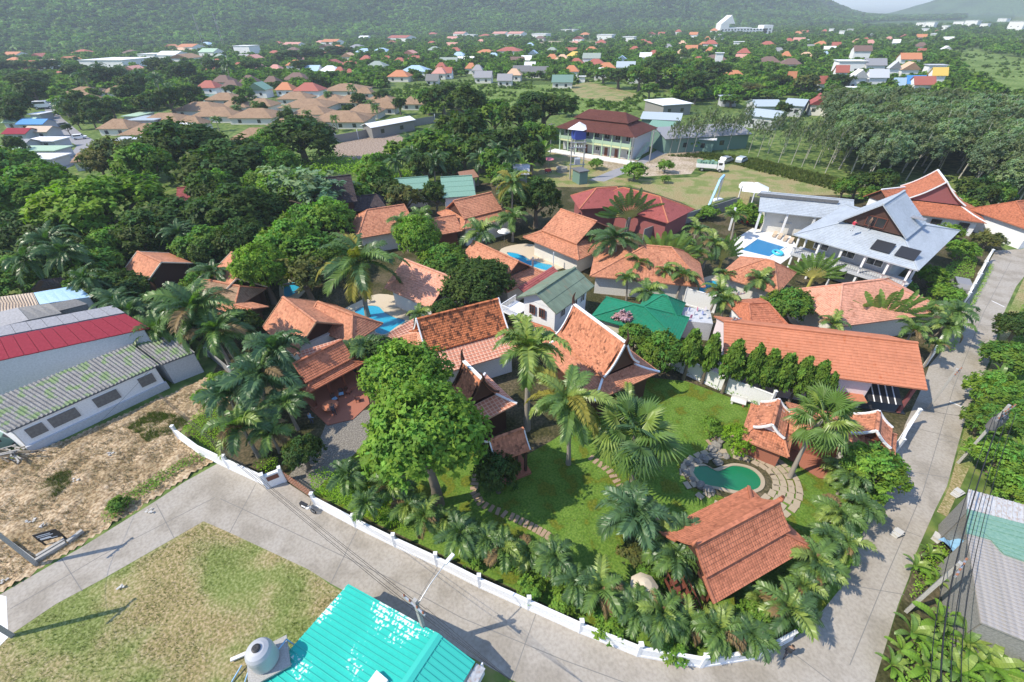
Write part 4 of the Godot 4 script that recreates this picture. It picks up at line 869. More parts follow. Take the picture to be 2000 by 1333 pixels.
func school_yard() -> void:
	var o: Node3D
	# school block
	var f0: Vector3 = v3(14.22, 6.6, -147.57)
	var f1: Vector3 = v3(34.88, 6.6, -131.48)
	var d := (f1 - f0) * v3(1, 0, 1)
	var L := d.length() * 0.5
	d = d.normalized()
	var back := v3(d.z, 0, -d.x)
	var D := 8.0
	var c := (f0 + f1) * 0.5 + back * D
	o = thing("school_block", "two-storey block under a dark red-brown double hipped roof", "school block", v3(c.x, 0, c.z), atan2(-d.z, d.x))
	roof_ring(o, [-L * 0.45, L * 0.45, 0, 0], 11.2, [-L * 0.68, L * 0.68, -D * 0.52, D * 0.52], 9.2, M.tile_brown, 0, 0.4)
	roof_ring(o, [-L * 0.62, L * 0.62, -D * 0.45, D * 0.45], 8.9, [-L, L, -D, D], 6.6, M.tile_brown, 0, 0.4)
	var mb := MB.new()
	mb.box(v3(0, 8.9, 0), v3(L * 1.2, 0.9, D * 0.86))
	part(o, "clerestory", mb, M.dark_wood)
	walls(o, [-L + 1.6, L - 1.2, -D + 1.2, D - 3.0], 6.6, M.grey_wall)
	mb = MB.new()
	mb.box(v3(0, 3.3, D - 2.1), v3(2 * L - 2.4, 0.5, 2.2))
	part(o, "gallery", mb, M.cream_green)
	mb = MB.new()
	mb.box(v3(0, 4.05, D - 1.05), v3(2 * L - 2.4, 0.9, 0.1))
	part(o, "parapet", mb, M.green_pale)
	for i in 9:
		var x := lerpf(-L + 1.5, L - 1.5, i / 8.0)
		mb = MB.new()
		mb.box(v3(x, 3.3, D - 1.1), v3(0.32, 6.6, 0.32))
		part(o, "column", mb, M.green_pale)
	for i in 7:
		var x := lerpf(-L + 3.0, L - 3.0, i / 6.0)
		opening(o, "window", v3(x, 5.3, D - 2.98), 1.6, 1.2, true, 1, M.white_paint, M.glass)
		if i % 3 == 0: opening(o, "window", v3(x + 0.6, 1.7, D - 2.98), 1.4, 1.1, true, 1, M.white_paint, M.glass)
		else:
			mb = MB.new()
			mb.box(v3(x, 1.15, D - 2.95), v3(1.0, 2.2, 0.1))
			part(o, "door", mb, M.red_wood)
	mb = MB.new()
	mb.box(v3(0, 0.1, D + 0.6), v3(2 * L + 1.0, 0.2, 4.0))
	part(o, "pavement", mb, M.white_deck)
	mb = MB.new()
	for i in 14: mb.box(v3(L + 0.2, 0.25 + 0.25 * i, 5.0 - 0.55 * i), v3(1.2, 0.12, 0.6))
	part(o, "stairs", mb, M.green_pale)
	# blue tank house with a white pyramid roof
	o = thing("tank_house", "raised blue water tank under a white pyramid roof", "tank house", v3(21.11, 0, -143.11), 0.2)
	mb = MB.new()
	mb.lathe([v2(3.6, 7.0), v2(0.05, 8.8)], 4)
	part(o, "roof", mb, M.white)
	mb = MB.new()
	mb.box(v3(0, 5.6, 0), v3(3.4, 2.8, 3.4))
	part(o, "tank", mb, mat(lin(0.03, 0.06, 0.35), 0.5))
	for x in [-1.6, 1.6]:
		for z in [-1.6, 1.6]:
			mb = MB.new()
			mb.box(v3(x, 2.2, z), v3(0.3, 4.4, 0.3))
			part(o, "leg", mb, M.pole_concrete)
	# workshop and other low roofs right of the school
	block("green_workshop", "green workshop with a pale sheet roof right of the school block", v3(43.61, 5, -152.54), v3(50.53, 5, -148.72), 14.0, 6.2, "gable", M.green_metal, M.green_wall, "", "workshop")
	block("green_workshop", "long low green workshop under grey sheets behind the thin trees", v3(46.3, 4.2, -140.18), v3(73.89, 4.2, -144.66), 16.0, 6.0, "gable", M.grey_metal, M.green_wall, "", "workshop")
	block("green_workshop", "pale blue-grey roof between the school block and the workshop", v3(46.09, 4.6, -170.37), v3(58.72, 4.6, -165.25), 12.0, 6.0, "gable", M.blue_grey, M.green_wall, "", "workshop")
	block("canopy", "white open canopy beside the green workshop", v3(51.27, 3.4, -145), v3(61.72, 3.4, -140.62), 5.0, 3.6, "flat", M.white_paint, M.green_wall, "", "canopy")
	block("white_roof_shed", "flat white roof in the field behind the school block", v3(62.9, 4, -200.02), v3(76.28, 4, -203.55), 16.0, 4.4, "flat", M.white, M.block_wall, "", "shed")
	block("grey_roof_house", "grey metal roofs beyond the thin trees, the nearest", v3(85.54, 4, -176.67), v3(93.64, 4, -168.81), 12.0, 5.6, "gable", M.blue_grey, M.grey_wall)
	block("grey_roof_house", "grey metal roofs beyond the thin trees, the middle one", v3(97.32, 4, -194.52), v3(107.73, 4, -193.24), 12.0, 5.6, "gable", M.blue_grey, M.grey_wall)
	block("grey_roof_house", "grey metal roofs beyond the thin trees, right of a small tree", v3(109.51, 4, -196.77), v3(115.6, 4, -192.27), 14.0, 5.6, "gable", M.blue_grey, M.grey_wall)
	block("grey_roof_house", "little pale flat roof in the scrub above the thin trees", v3(94.85, 3.6, -221.23), v3(102.33, 3.6, -220.21), 7.0, 4.2, "flat", M.blue_grey, M.grey_wall)
	block("red_roof_house", "low house with a rusty red gable before the rubber grove", v3(120.05, 4, -196.72), v3(127.35, 4, -193.28), 14.0, 6.6, "cross", M.tile_maroon, M.plaster)
	block("white_roof_shed", "bright white flat roof beside the rusty red gable", v3(123.72, 3.6, -191.58), v3(130.37, 3.6, -190.77), 9.0, 4.0, "flat", M.white, M.plaster, "", "shed")
	block("red_roof_house", "maroon hipped roofs at the right edge above the rubber grove", v3(167.73, 4, -170.46), v3(185.42, 4, -168.44), 18.0, 7.5, "hip", M.tile_maroon, M.white)
	block("red_roof_house", "second maroon roof at the right edge, partly behind the grove", v3(154.69, 4, -150.1), v3(166.35, 4, -145.77), 14.0, 7.0, "hip", M.tile_maroon, M.white)
	block("long_shed", "long white-roofed open shed beside the cleared plot", v3(-47.57, 3.6, -169.16), v3(-34.17, 3.6, -182.96), 7.0, 4.6, "gable", M.white, M.block_wall, "", "shed")
	# well ring, gantry, white parasol roof
	o = thing("concrete_ring", "short grey concrete well ring in the yard", "well ring", v3(14.33, 0, -124.13))
	mb = MB.new()
	mb.lathe([v2(1.5, 0), v2(1.5, 1.1), v2(1.3, 1.1), v2(1.3, 0.2)], 20)
	part(o, "ring", mb, M.pole_concrete)
	o = thing("gantry", "pale blue bent steel gantry on the grass", "gantry", v3(43.56, 0, -95.38))
	mb = MB.new()
	mb.beam(v3(0, 0, 0), v3(2.4, 4.6, -3.0), 0.45, 0.45)
	mb.beam(v3(2.4, 4.6, -3.0), v3(3.6, 5.2, -4.2), 0.45, 0.45)
	part(o, "boom", mb, M.blue_metal)
	mb = MB.new()
	mb.beam(v3(3.6, 5.1, -4.2), v3(3.3, 0.0, -4.0), 0.25, 0.25)
	mb.beam(v3(3.0, 4.8, -3.6), v3(2.8, 0.0, -2.8), 0.2, 0.2)
	part(o, "leg", mb, M.steel)
	mb = MB.new()
	mb.box(v3(3.0, 0.15, -3.4), v3(2.6, 0.3, 1.2), 0.4)
	part(o, "base", mb, M.white_paint)
	o = thing("pavilion", "small white tent roof at the corner of the grey annex", "pavilion", v3(53.45, 0, -96.78), 0.3)
	mb = MB.new()
	mb.lathe([v2(3.6, 2.9), v2(0.1, 4.4)], 4)
	part(o, "roof", mb, M.white)
	for x in [-2.0, 2.0]:
		for z in [-2.0, 2.0]:
			mb = MB.new()
			mb.box(v3(x, 1.45, z), v3(0.18, 2.9, 0.18))
			part(o, "post", mb, M.white)
	# transformer platform
	o = thing("transformer_station", "transformer platform on two poles beside a dark hut", "transformer", v3(17.28, 0, -116.89))
	for x in [-1.6, 1.6]:
		mb = MB.new()
		mb.tube([v3(x, 0, 0), v3(x, 9.5, 0)], [0.2, 0.14], 8)
		part(o, "pole", mb, M.pole_concrete)
	for y in [3.6, 7.6, 8.8]:
		mb = MB.new()
		mb.box(v3(0, y, 0), v3(4.0, 0.18, 0.3))
		part(o, "crossarm", mb, M.steel)
	mb = MB.new()
	mb.box(v3(0, 4.4, 0), v3(1.4, 1.5, 1.0))
	for k in 6: mb.box(v3(-0.6 + 0.24 * k, 4.4, 0.55), v3(0.05, 1.2, 0.2))
	part(o, "transformer", mb, M.grey_wall)
	for x in [-0.9, -0.3, 0.3, 0.9]:
		mb = MB.new()
		mb.lathe([v2(0.05, 7.7), v2(0.12, 7.8), v2(0.05, 7.9), v2(0.12, 8.0), v2(0.03, 8.2)], 8, v3(x, 0, 0))
		part(o, "insulator", mb, M.white_paint)
	block("yard_hut", "small dark hut beside the transformer poles", v3(17.27, 3, -111.55), v3(19.93, 3, -112.69), 4.0, 3.6, "flat", M.dark_metal, M.green_wall, "", "hut", 0.3)

func resort() -> void:
	blocks("resort_villa", "%s brown hipped roof from the left in the resort", "brown roofs of the resort", M.tile_tan, 2.7, [[-257, -293.7, -236.3, -290.8, 2.5, 14.6, "hp"], [-228.7, -262.9, -214.3, -261.1, 2.5, 10.1, "hp"], [-154.9, -183.9, -141.7, -182.6, 2.5, 9.2, "hp"], [-237.1, -295.1, -216.9, -292.2, 2.5, 14.3, "hp"], [-138.2, -171.5, -119.5, -169.8, 2.5, 13.1, "hp"], [-147.5, -194, -128.3, -192, 2.5, 13.5, "hp"], [-150.9, -222.7, -129.2, -220.2, 2.5, 15.3, "hp"], [-127.8, -187.9, -116.9, -186.8, 2.5, 7.6, "hp"], [-133.1, -206.9, -113.7, -204.8, 2.5, 13.7, "hp"], [-153.4, -254.8, -136.8, -252.6, 2.5, 11.8, "hp"], [-133.6, -230.4, -119.4, -228.6, 2.5, 10, "hp"], [-114.5, -201.4, -95, -199.3, 2.5, 13.7, "hp"], [-93.1, -160.2, -77.9, -158.8, 2.5, 10.7, "hp"], [-122.8, -231.9, -108.6, -230.2, 2.5, 10, "hp"], [-91.1, -184.2, -71.6, -182.2, 2.5, 13.7, "hp"], [-116.2, -253.2, -99.6, -251, 2.5, 11.7, "hp"], [-104.2, -225.4, -80.8, -222.6, 2.5, 16.5, "hp"], [-91, -207, -75.5, -205.2, 2.5, 10.9, "hp"], [-77.9, -189.9, -55.5, -187.5, 2.5, 15.8, "hp"], [-95.6, -240.6, -77.9, -238.4, 2.5, 12.5, "hp"], [-68.9, -169.2, -61.4, -168.5, 2.5, 5.3, "hp"], [-103.6, -281.9, -79.7, -278.3, 2.5, 16.9, "hp"], [-67.7, -187.8, -54.6, -186.4, 2.5, 9.2, "hp"], [-98.5, -285.4, -82.9, -283, 2.5, 11, "hp"], [-81.2, -237.2, -69, -235.7, 2.5, 8.6, "hp"], [-80.9, -237.2, -65.6, -235.2, 2.5, 10.8, "hp"], [-68.1, -208, -53.8, -206.4, 2.5, 10.1, "hp"], [-80.5, -268.4, -71.4, -267.1, 2.5, 6.4, "hp"], [-68.5, -235.6, -52.7, -233.6, 2.5, 11.1, "hp"], [-58.2, -218.5, -48.9, -217.3, 2.5, 6.6, "hp"], [-49.3, -228.6, -37.7, -227.2, 2.5, 8.2, "hp"]])
	block("resort_villa", "dark brown roof above the green court, leftmost", v3(-188.7, 3.4, -327.99), v3(-175.19, 3.4, -325.72), 9.59, 7, "hip", M.tile_dusk, M.plaster, "", "house")
	block("resort_villa", "dark brown roof above the green court, middle", v3(-169.2, 3.4, -324.71), v3(-158.02, 3.4, -322.83), 7.93, 7, "hip", M.tile_dusk, M.plaster, "", "house")
	block("resort_villa", "dark brown roof above the green court, right", v3(-150.64, 3.4, -316.29), v3(-140.17, 3.4, -314.55), 7.43, 7, "hip", M.tile_dusk, M.plaster, "", "house")
	block("resort_villa", "dark brown roof just above the green court", v3(-166.96, 3.4, -296.88), v3(-154.77, 3.4, -294.99), 8.63, 7, "hip", M.tile_dusk, M.plaster, "", "house")
	block("resort_villa", "dark brown roof right of the green court", v3(-145.87, 3.4, -334.74), v3(-129.92, 3.4, -331.95), 11.34, 7, "hip", M.tile_dusk, M.plaster, "", "house")
	block("resort_hall", "long L-shaped brown roof behind the huge bright tree", v3(-124.29, 2.6, -133.24), v3(-107.13, 2.6, -143.63), 13, 5.6, "hip", M.tile_tan, M.plaster, "", "house")
	block("resort_villa", "small brown roof right of the long one", v3(-104.05, 3.4, -131.8), v3(-98.18, 3.4, -131.34), 4.12, 6, "hip", M.tile_tan, M.plaster, "", "house")
	block("flat_roof_house", "flat pale grey roof at the road junction", v3(-129.53, 3.6, -151.65), v3(-121.28, 3.6, -150.94), 10, 4, "flat", M.grey_wall, M.grey_wall, "", "house")
	block("flat_roof_house", "flat pale roof between the brown hips", v3(-149.28, 3.6, -193.15), v3(-137.48, 3.6, -191.9), 10, 4, "flat", M.blue_grey, M.grey_wall, "", "house")
	block("flat_roof_house", "white flat roof among the brown hips", v3(-126.81, 3.6, -175.2), v3(-118.04, 3.6, -174.34), 10, 4, "flat", M.white, M.grey_wall, "", "house")
	block("flat_roof_house", "pale green flat roof behind the brown hips", v3(-157.92, 3.6, -202.94), v3(-150.69, 3.6, -202.14), 10, 4, "flat", M.green_pale, M.grey_wall, "", "house")
	block("street_building", "maroon roof at the left edge of the far street", v3(-184.24, 2.6, -177.07), v3(-174.52, 2.6, -176.16), 7, 4, "gable", M.red_metal, M.grey_wall, "", "building")
	block("street_building", "grey roof at the left edge below the maroon one", v3(-166.06, 2.6, -157.26), v3(-157.92, 2.6, -156.56), 7, 4, "gable", M.grey_metal, M.grey_wall, "", "building")
	block("street_building", "bright blue roof by the far street", v3(-196.27, 2.6, -196.4), v3(-184.23, 2.6, -195.17), 7, 4, "gable", M.blue_bright, M.grey_wall, "", "building")
	block("street_building", "pale green roofs at the left edge", v3(-205.8, 2.6, -200.58), v3(-192.12, 2.6, -199.15), 7, 4, "gable", M.green_pale, M.grey_wall, "", "building")
	block("street_building", "tan house below the bright blue roof", v3(-179.54, 2.6, -180.18), v3(-169.29, 2.6, -179.19), 7, 4, "gable", M.tan_metal, M.grey_wall, "", "building")
	block("street_building", "long pale canopy across the far street's plots", v3(-164.44, 2.6, -163.02), v3(-152.52, 2.6, -161.97), 7, 4, "flat", M.white, M.grey_wall, "", "building")
	block("street_building", "long green canopy below the pale one", v3(-156.85, 2.6, -148.97), v3(-140.42, 2.6, -147.62), 7, 4, "flat", M.green_pale, M.grey_wall, "", "building")
	block("street_building", "white forecourt roof at left", v3(-146.42, 2.6, -138.3), v3(-132.82, 2.6, -137.25), 7, 4, "flat", M.white, M.grey_wall, "", "building")
	block("street_building", "white and purple roof at the left edge", v3(-133.67, 2.6, -122.7), v3(-125.47, 2.6, -122.13), 7, 4, "gable", M.white, M.grey_wall, "", "building")
	block("street_building", "little white roof by the far street", v3(-211.88, 2.6, -219.99), v3(-205.9, 2.6, -219.32), 7, 4, "flat", M.white, M.grey_wall, "", "building")

func town() -> void:
	blocks("town_house", "%s red-roofed house from the left in the far town", "red-roofed houses of the town", M.tile_red2, 3.4, [[-481, -519, -464, -515, 3.6, 12.6, "gp"], [-592, -661, -573, -656, 3.6, 13.8, "cp"], [-936, -1083, -904, -1070, 3.6, 24, "hp"], [-354, -408, -342, -405, 3.6, 8.7, "hw"], [-605, -743, -581, -736, 3.6, 17.7, "hw"], [-183.4, -301.2, -170.3, -299.2, 3.2, 9.3, "hw"], [-237, -408, -222, -404, 4, 11.2, "hw"], [-270, -481, -260, -479, 4, 6.9, "hw"], [-230, -437, -218, -435, 3.6, 8.2, "hw"], [-278, -615, -262, -610, 3.6, 11.3, "hw"], [-393, -903, -377, -896, 3.6, 12.5, "hw"], [-114.2, -270.8, -99.3, -268.5, 4, 10.5, "hw"], [-207, -594, -191, -589, 3.6, 12, "gp"], [-158, -450, -143, -447, 3.6, 10.9, "cp"], [-126.7, -379.2, -117.9, -377.4, 3.2, 6.2, "hw"], [-141, -432, -121, -428, 3.2, 14.5, "hw"], [-113.5, -362.4, -106.8, -361.1, 3.2, 4.8, "hp"], [-141, -503, -129, -499, 3.2, 9, "hw"], [-118, -490, -106, -488, 3.2, 8.4, "hw"], [-188, -836, -172, -829, 3.6, 11.9, "hp"], [-223, -1009, -183, -988, 6, 31.8, "gw"], [-101, -463, -89, -460, 3.2, 8.5, "hw"], [-94, -484, -76, -480, 3.2, 12.7, "hw"], [-121, -802, -105, -796, 3.2, 12.2, "hw"], [-191, -1294, -168, -1279, 3.6, 18.8, "hp"], [-54.7, -394.8, -45.6, -392.8, 3.6, 6.5, "hp"], [-45.7, -355.1, -37.5, -353.5, 3.6, 5.9, "gw"], [-66, -604, -52, -600, 3.6, 9.7, "hw"], [-56, -1064, -33, -1051, 4, 18.2, "hw"], [-12, -579, 14, -571, 4, 18.7, "hw"], [61, -555, 73, -551, 3.6, 8.7, "gp"], [49, -417, 61, -414, 3.2, 9.1, "hw"], [107, -868, 122, -860, 3.6, 11.5, "cw"], [61.1, -404.8, 75.9, -401.4, 3.2, 10.7, "hw"], [120, -722, 134, -716, 3.6, 10.7, "hw"], [129, -559, 140, -555, 3.6, 8.1, "hp"], [175, -713, 188, -708, 3.6, 9.8, "hw"], [169, -662, 181, -657, 3.6, 9.5, "hw"], [262, -1006, 275, -998, 3.6, 10.8, "cp"], [130, -488, 143, -484, 3.6, 9.3, "hp"], [280, -994, 291, -988, 3.6, 8.6, "gp"], [102.5, -349.8, 112.2, -347.7, 3.6, 7, "hp"], [322, -1030, 332, -1023, 6, 8.3, "hw"], [143, -403, 153, -401, 3.6, 7.3, "hp"], [212, -574, 226, -568, 7, 10.4, "hw"], [196, -446, 206, -443, 6, 7.8, "hw"], [441, -1015, 454, -1006, 3.6, 10.7, "hw"], [284, -595, 299, -589, 4, 11.2, "hw"], [347, -667, 358, -662, 3.6, 8.4, "hw"], [510, -933, 520, -926, 3.6, 9.3, "gw"], [157.5, -257.4, 162.2, -256.6, 4, 3.4, "gw"], [562, -960, 570, -954, 3.6, 7.2, "hw"], [339, -552, 347, -549, 4, 5.5, "gw"], [182.8, -285.8, 189.8, -284.4, 6, 5.1, "gw"], [430, -644, 437, -640, 3.6, 5.5, "hw"], [524, -710, 533, -705, 3.6, 7.4, "cp"], [198.5, -246.5, 208.2, -244.9, 4, 6.9, "gw"], [347, -443, 353, -441, 3.6, 4.6, "gp"]])
	blocks("town_house", "%s pale-blue-roofed house from the left in the far town", "pale-blue-roofed houses of the town", M.blue_pale, 3.4, [[-541, -945, -518, -936, 3.6, 17.3, "hp"], [-156, -392, -141, -389, 3.6, 10.9, "gp"], [-180, -629, -160, -623, 3.2, 14.4, "hw"], [-161, -633, -141, -626, 3.2, 14.9, "hw"], [-77.7, -376.8, -57.8, -372.8, 3.2, 14.2, "hw"], [-55, -520, -41, -516, 3.6, 10.1, "hp"], [-20, -503, -7, -499, 3.2, 10, "hw"], [24, -680, 35, -676, 3.6, 8.1, "hw"], [21, -527, 31, -524, 3.6, 7.3, "cp"], [88, -427, 99, -424, 3.6, 8.3, "cw"], [73.1, -310.6, 83.1, -308.8, 3.6, 7.2, "hw"], [259, -432, 266, -430, 3.6, 5.3, "hp"], [191.7, -250.9, 197.4, -250, 3.2, 4, "gw"]])
	blocks("town_house", "%s pink-roofed house from the left in the far town", "pink-roofed houses of the town", M.tile_pinkish, 3.4, [[-313, -424, -297, -420, 3.6, 11.6, "cp"], [-270, -543, -254, -539, 3.6, 12.1, "cp"], [-210, -428, -199, -426, 3.6, 7.9, "hp"], [-187, -406, -175, -404, 3.6, 8.7, "hw"], [-353, -844, -324, -833, 4, 21.3, "gw"], [-214, -515, -199, -511, 3.6, 10.4, "hp"], [-327, -912, -308, -904, 3.6, 14.6, "hp"], [-114, -574, -98, -569, 3.2, 11.9, "cw"], [-51.4, -352.8, -41.4, -350.9, 3.6, 7.1, "hp"], [-84, -734, -68, -728, 3.6, 12, "gp"], [-108, -964, -89, -954, 4, 15, "gw"], [-117, -1190, -92, -1174, 6, 20.8, "gw"], [-46, -826, -34, -821, 3.6, 9.2, "hp"], [-30, -1133, -3, -1115, 6, 22.5, "gw"], [2, -1112, 31, -1093, 6, 24.2, "gw"], [84, -709, 97, -704, 3.6, 9.7, "hw"], [183, -419, 191, -416, 3.6, 6.1, "gp"], [358, -666, 370, -660, 4, 9.5, "gw"], [401, -616, 410, -612, 3.6, 7.4, "hp"], [400, -592, 410, -588, 3.6, 7.1, "hp"], [466, -656, 475, -652, 3.6, 7.3, "hp"], [674, -847, 681, -842, 3.6, 6.2, "cp"]])
	blocks("town_house", "%s grey-green-roofed house from the left in the far town", "grey-green-roofed houses of the town", M.grey_green, 3.4, [[-389, -493, -375, -489, 3.6, 9.9, "hp"], [-315, -461, -301, -458, 3.6, 10.1, "cw"], [-316, -570, -303, -566, 3.6, 9.3, "hw"], [-115, -426, -99, -423, 3.2, 11.9, "hw"], [-95, -633, -79, -628, 3.6, 12.2, "hp"], [-59, -453, -43, -449, 3.2, 11.1, "gw"], [42, -569, 54, -565, 3.6, 9, "hp"], [61, -424, 75, -420, 6, 10.3, "gw"], [510, -756, 520, -751, 3.6, 7.6, "cw"]])
	blocks("town_house", "%s orange-roofed house from the left in the far town", "orange-roofed houses of the town", M.tile_orange2, 3.4, [[-666, -703, -640, -696, 4, 18.5, "gw"], [-551, -580, -532, -575, 3.6, 14, "hw"], [-1072, -1180, -1031, -1163, 3.6, 31.4, "cw"], [-411, -444, -393, -440, 3.6, 12.7, "gw"], [-490, -579, -471, -574, 3.6, 13.6, "cw"], [-725, -947, -694, -935, 3.6, 23, "hw"], [-553, -867, -534, -860, 3.6, 14.2, "cw"], [-487, -791, -456, -779, 6, 23.4, "gw"], [-129.6, -284, -119, -282.4, 3.2, 7.5, "hw"], [-174, -412, -160, -409, 6, 10.4, "hw"], [-302, -875, -273, -863, 6, 22.1, "gw"], [-239, -727, -223, -721, 3.6, 12.1, "hw"], [-441, -1371, -418, -1356, 3.6, 19.4, "hw"], [-79.7, -343, -64.9, -340.3, 3.2, 10.5, "hp"], [-31.2, -385.6, -22.4, -383.8, 3.6, 6.3, "hw"], [-35, -559, -13, -552, 3.2, 16.7, "hw"], [34, -463, 45, -460, 3.6, 7.6, "hw"], [37.8, -348.9, 48.5, -346.7, 3.6, 7.7, "hw"], [140, -1037, 158, -1026, 4, 14.8, "hw"], [83, -565, 97, -561, 3.6, 9.9, "hw"], [64.1, -370.3, 77.4, -367.5, 3.2, 9.5, "hp"], [188, -557, 200, -553, 3.6, 8.5, "gp"], [284, -836, 295, -829, 7, 9.2, "gw"], [222, -617, 234, -612, 3.6, 9, "hw"], [281, -762, 290, -758, 3.6, 7.2, "hw"], [196, -520, 204, -517, 3.6, 5.9, "hp"], [382, -1012, 392, -1004, 7, 9.2, "hw"], [126.3, -299.6, 139.4, -297.2, 3.2, 9.3, "hp"], [230, -440, 238, -437, 3.6, 6.3, "hw"], [154.3, -281, 158.9, -280.2, 4, 3.3, "gp"], [478, -896, 490, -888, 3.6, 9.5, "hw"], [334, -575, 347, -570, 4, 10.2, "hw"], [262, -346, 274, -343, 7, 8.6, "gw"], [539, -702, 549, -696, 3.6, 7.6, "gw"]])
	blocks("town_house", "%s white-roofed house from the left in the far town", "white-roofed houses of the town", M.white, 3.4, [[-396, -489, -347, -477, 8, 35.6, "fw"], [-372, -494, -354, -490, 3.6, 13.1, "hp"], [-1663, -2431, -1571, -2367, 4, 79, "gw"], [-414, -596, -389, -588, 7, 18.5, "fw"], [-390, -590, -362, -581, 6, 21, "gw"], [-330, -646, -306, -637, 11, 17.9, "fw"], [-139.6, -384.6, -124.3, -381.5, 3.6, 10.9, "hw"], [-311, -1132, -289, -1120, 3.6, 17.6, "gw"], [-260, -1423, -238, -1408, 3.6, 19.2, "hw"], [-44, -460, -29, -457, 3.2, 10.8, "gw"], [-85, -1101, -65, -1088, 6, 16.9, "fw"], [-7, -692, 8, -686, 3.6, 11.4, "fp"], [12, -452, 21, -449, 3.6, 6.6, "gp"], [12.6, -379.3, 20.7, -377.5, 4, 5.8, "gw"], [47, -1003, 73, -986, 8, 21.2, "fw"], [60, -679, 72, -674, 3.6, 8.9, "fw"], [137, -1359, 166, -1334, 6, 26.8, "fw"], [44.7, -320.1, 49.3, -319.3, 3.2, 3.3, "fw"], [55.3, -328.9, 64.4, -327.2, 3.6, 6.5, "hp"], [148, -882, 171, -868, 8, 18.5, "fw"], [168, -778, 184, -769, 8, 13.1, "fw"], [116, -459, 126, -456, 3.6, 7.3, "gw"], [107.6, -402.3, 116.8, -400.1, 3.6, 6.7, "fw"], [92, -310, 102, -308.1, 3.6, 7.1, "hw"], [153.6, -386.6, 159.7, -384.8, 10, 4.4, "fw"], [257, -602, 268, -598, 7, 8.2, "fw"], [382, -685, 390, -681, 4, 6, "fw"], [298, -495, 308, -492, 3.6, 7.1, "gw"], [550, -919, 556, -914, 9, 5.4, "fw"], [505, -816, 511, -811, 9, 5.6, "fw"], [201.4, -314.9, 216.6, -311.2, 9, 10.9, "fw"], [576, -911, 584, -905, 8, 6.7, "fw"], [163.2, -240.4, 169.8, -239.4, 4, 4.7, "fw"], [170.1, -251.9, 177.8, -250.5, 7, 5.5, "cw"], [430, -591, 437, -588, 3.6, 5, "gw"], [385, -466, 394, -463, 3.6, 6.3, "cp"], [510, -621, 519, -616, 3.6, 7, "gp"]])
	blocks("town_house", "%s peach-roofed house from the left in the far town", "peach-roofed houses of the town", M.peach, 3.4, [[-469, -745, -445, -738, 3.6, 17.5, "hp"], [-171, -545, -157, -541, 3.6, 9.5, "cp"], [-0.9, -333.4, 9.3, -331.4, 3.6, 7.3, "hp"], [41, -449, 53, -446, 4, 9.2, "hp"], [159, -493, 168, -491, 3.6, 6.7, "hp"], [211, -657, 221, -653, 3.6, 7.6, "hp"], [238, -426, 249, -423, 3.6, 7.9, "hp"], [218, -284.1, 227.3, -282.1, 7, 6.6, "cw"]])
	blocks("town_house", "%s yellow-roofed house from the left in the far town", "yellow-roofed houses of the town", M.yellow, 3.4, [[54, -482, 69, -478, 4, 11.1, "hc"], [211.1, -253.6, 218.1, -252.3, 7, 5, "gw"]])
	blocks("town_house", "%s blue-grey-roofed house from the left in the far town", "blue-grey-roofed houses of the town", M.blue_grey, 3.4, [[76.9, -365.3, 89.9, -362.5, 4, 9.3, "gw"]])
	blocks("town_house", "%s dark-brown-roofed house from the left in the far town", "dark-brown-roofed houses of the town", M.tile_dusk, 3.4, [[-509, -703, -487, -697, 3.6, 16.8, "hw"], [-343, -663, -322, -656, 3.6, 15.3, "hp"], [-284, -685, -267, -679, 3.6, 12.7, "hw"], [-265, -749, -245, -742, 3.6, 14.5, "cw"], [2, -438, 14, -435, 3.6, 8.3, "gp"], [48, -920, 64, -911, 3.6, 12.6, "hp"], [154, -410, 172, -405, 4, 12.9, "hp"], [185, -383, 200, -379, 4, 10.4, "hp"], [191.9, -363.6, 205.6, -360.5, 4, 9.8, "hp"], [261, -395, 273, -392, 9, 8.6, "gw"], [407, -526, 417, -522, 3.6, 7.4, "hw"]])
	blocks("town_house", "%s grey-roofed house from the left in the far town", "grey-roofed houses of the town", M.grey_metal, 3.4, [[-342, -417, -331, -415, 3.6, 8.2, "hp"], [-260, -397, -248, -395, 3.6, 7.9, "hw"], [-277, -472, -260, -469, 3.6, 11.6, "cp"], [-281, -553, -269, -550, 3.6, 8.4, "gw"], [-217, -732, -197, -724, 3.6, 15, "hw"], [-25.2, -368.9, -16.8, -367.1, 3.6, 6, "hp"], [-21, -326.2, -9.6, -324.2, 3.2, 8.1, "gp"], [-6.1, -306.9, 3.1, -305.3, 3.2, 6.5, "gp"], [174, -591, 184, -587, 3.6, 8, "hp"], [325, -839, 337, -832, 3.6, 9.5, "hw"], [447, -1084, 462, -1073, 3.6, 13, "hw"], [246, -489, 257, -485, 3.6, 7.8, "hp"], [300, -528, 307, -525, 3.6, 5.7, "gw"], [215.4, -310.3, 226.5, -307.7, 7, 8, "gw"]])
	blocks("town_house", "%s light-grey-roofed house from the left in the far town", "light-grey-roofed houses of the town", M.grey_wall, 3.4, [[177.8, -250.5, 186.7, -248.9, 7, 6.3, "gw"], [207.8, -279.8, 213.5, -278.6, 8, 4.1, "cw"], [238.6, -291.7, 248.1, -289.5, 8, 6.8, "fw"]])
	blocks("town_house", "%s bright-blue-roofed house from the left in the far town", "bright-blue-roofed houses of the town", M.blue_bright, 3.4, [[198, -250.7, 206.8, -249.3, 4, 6.2, "gw"]])
	blocks("town_house", "%s tan-roofed house from the left in the far town", "tan-roofed houses of the town", M.tile_tan, 3.4, [[-949, -1266, -922, -1253, 4, 20.7, "fp"], [-773, -1068, -721, -1047, 3.2, 39, "fp"], [-339, -531, -314, -524, 6, 18.4, "cw"]])
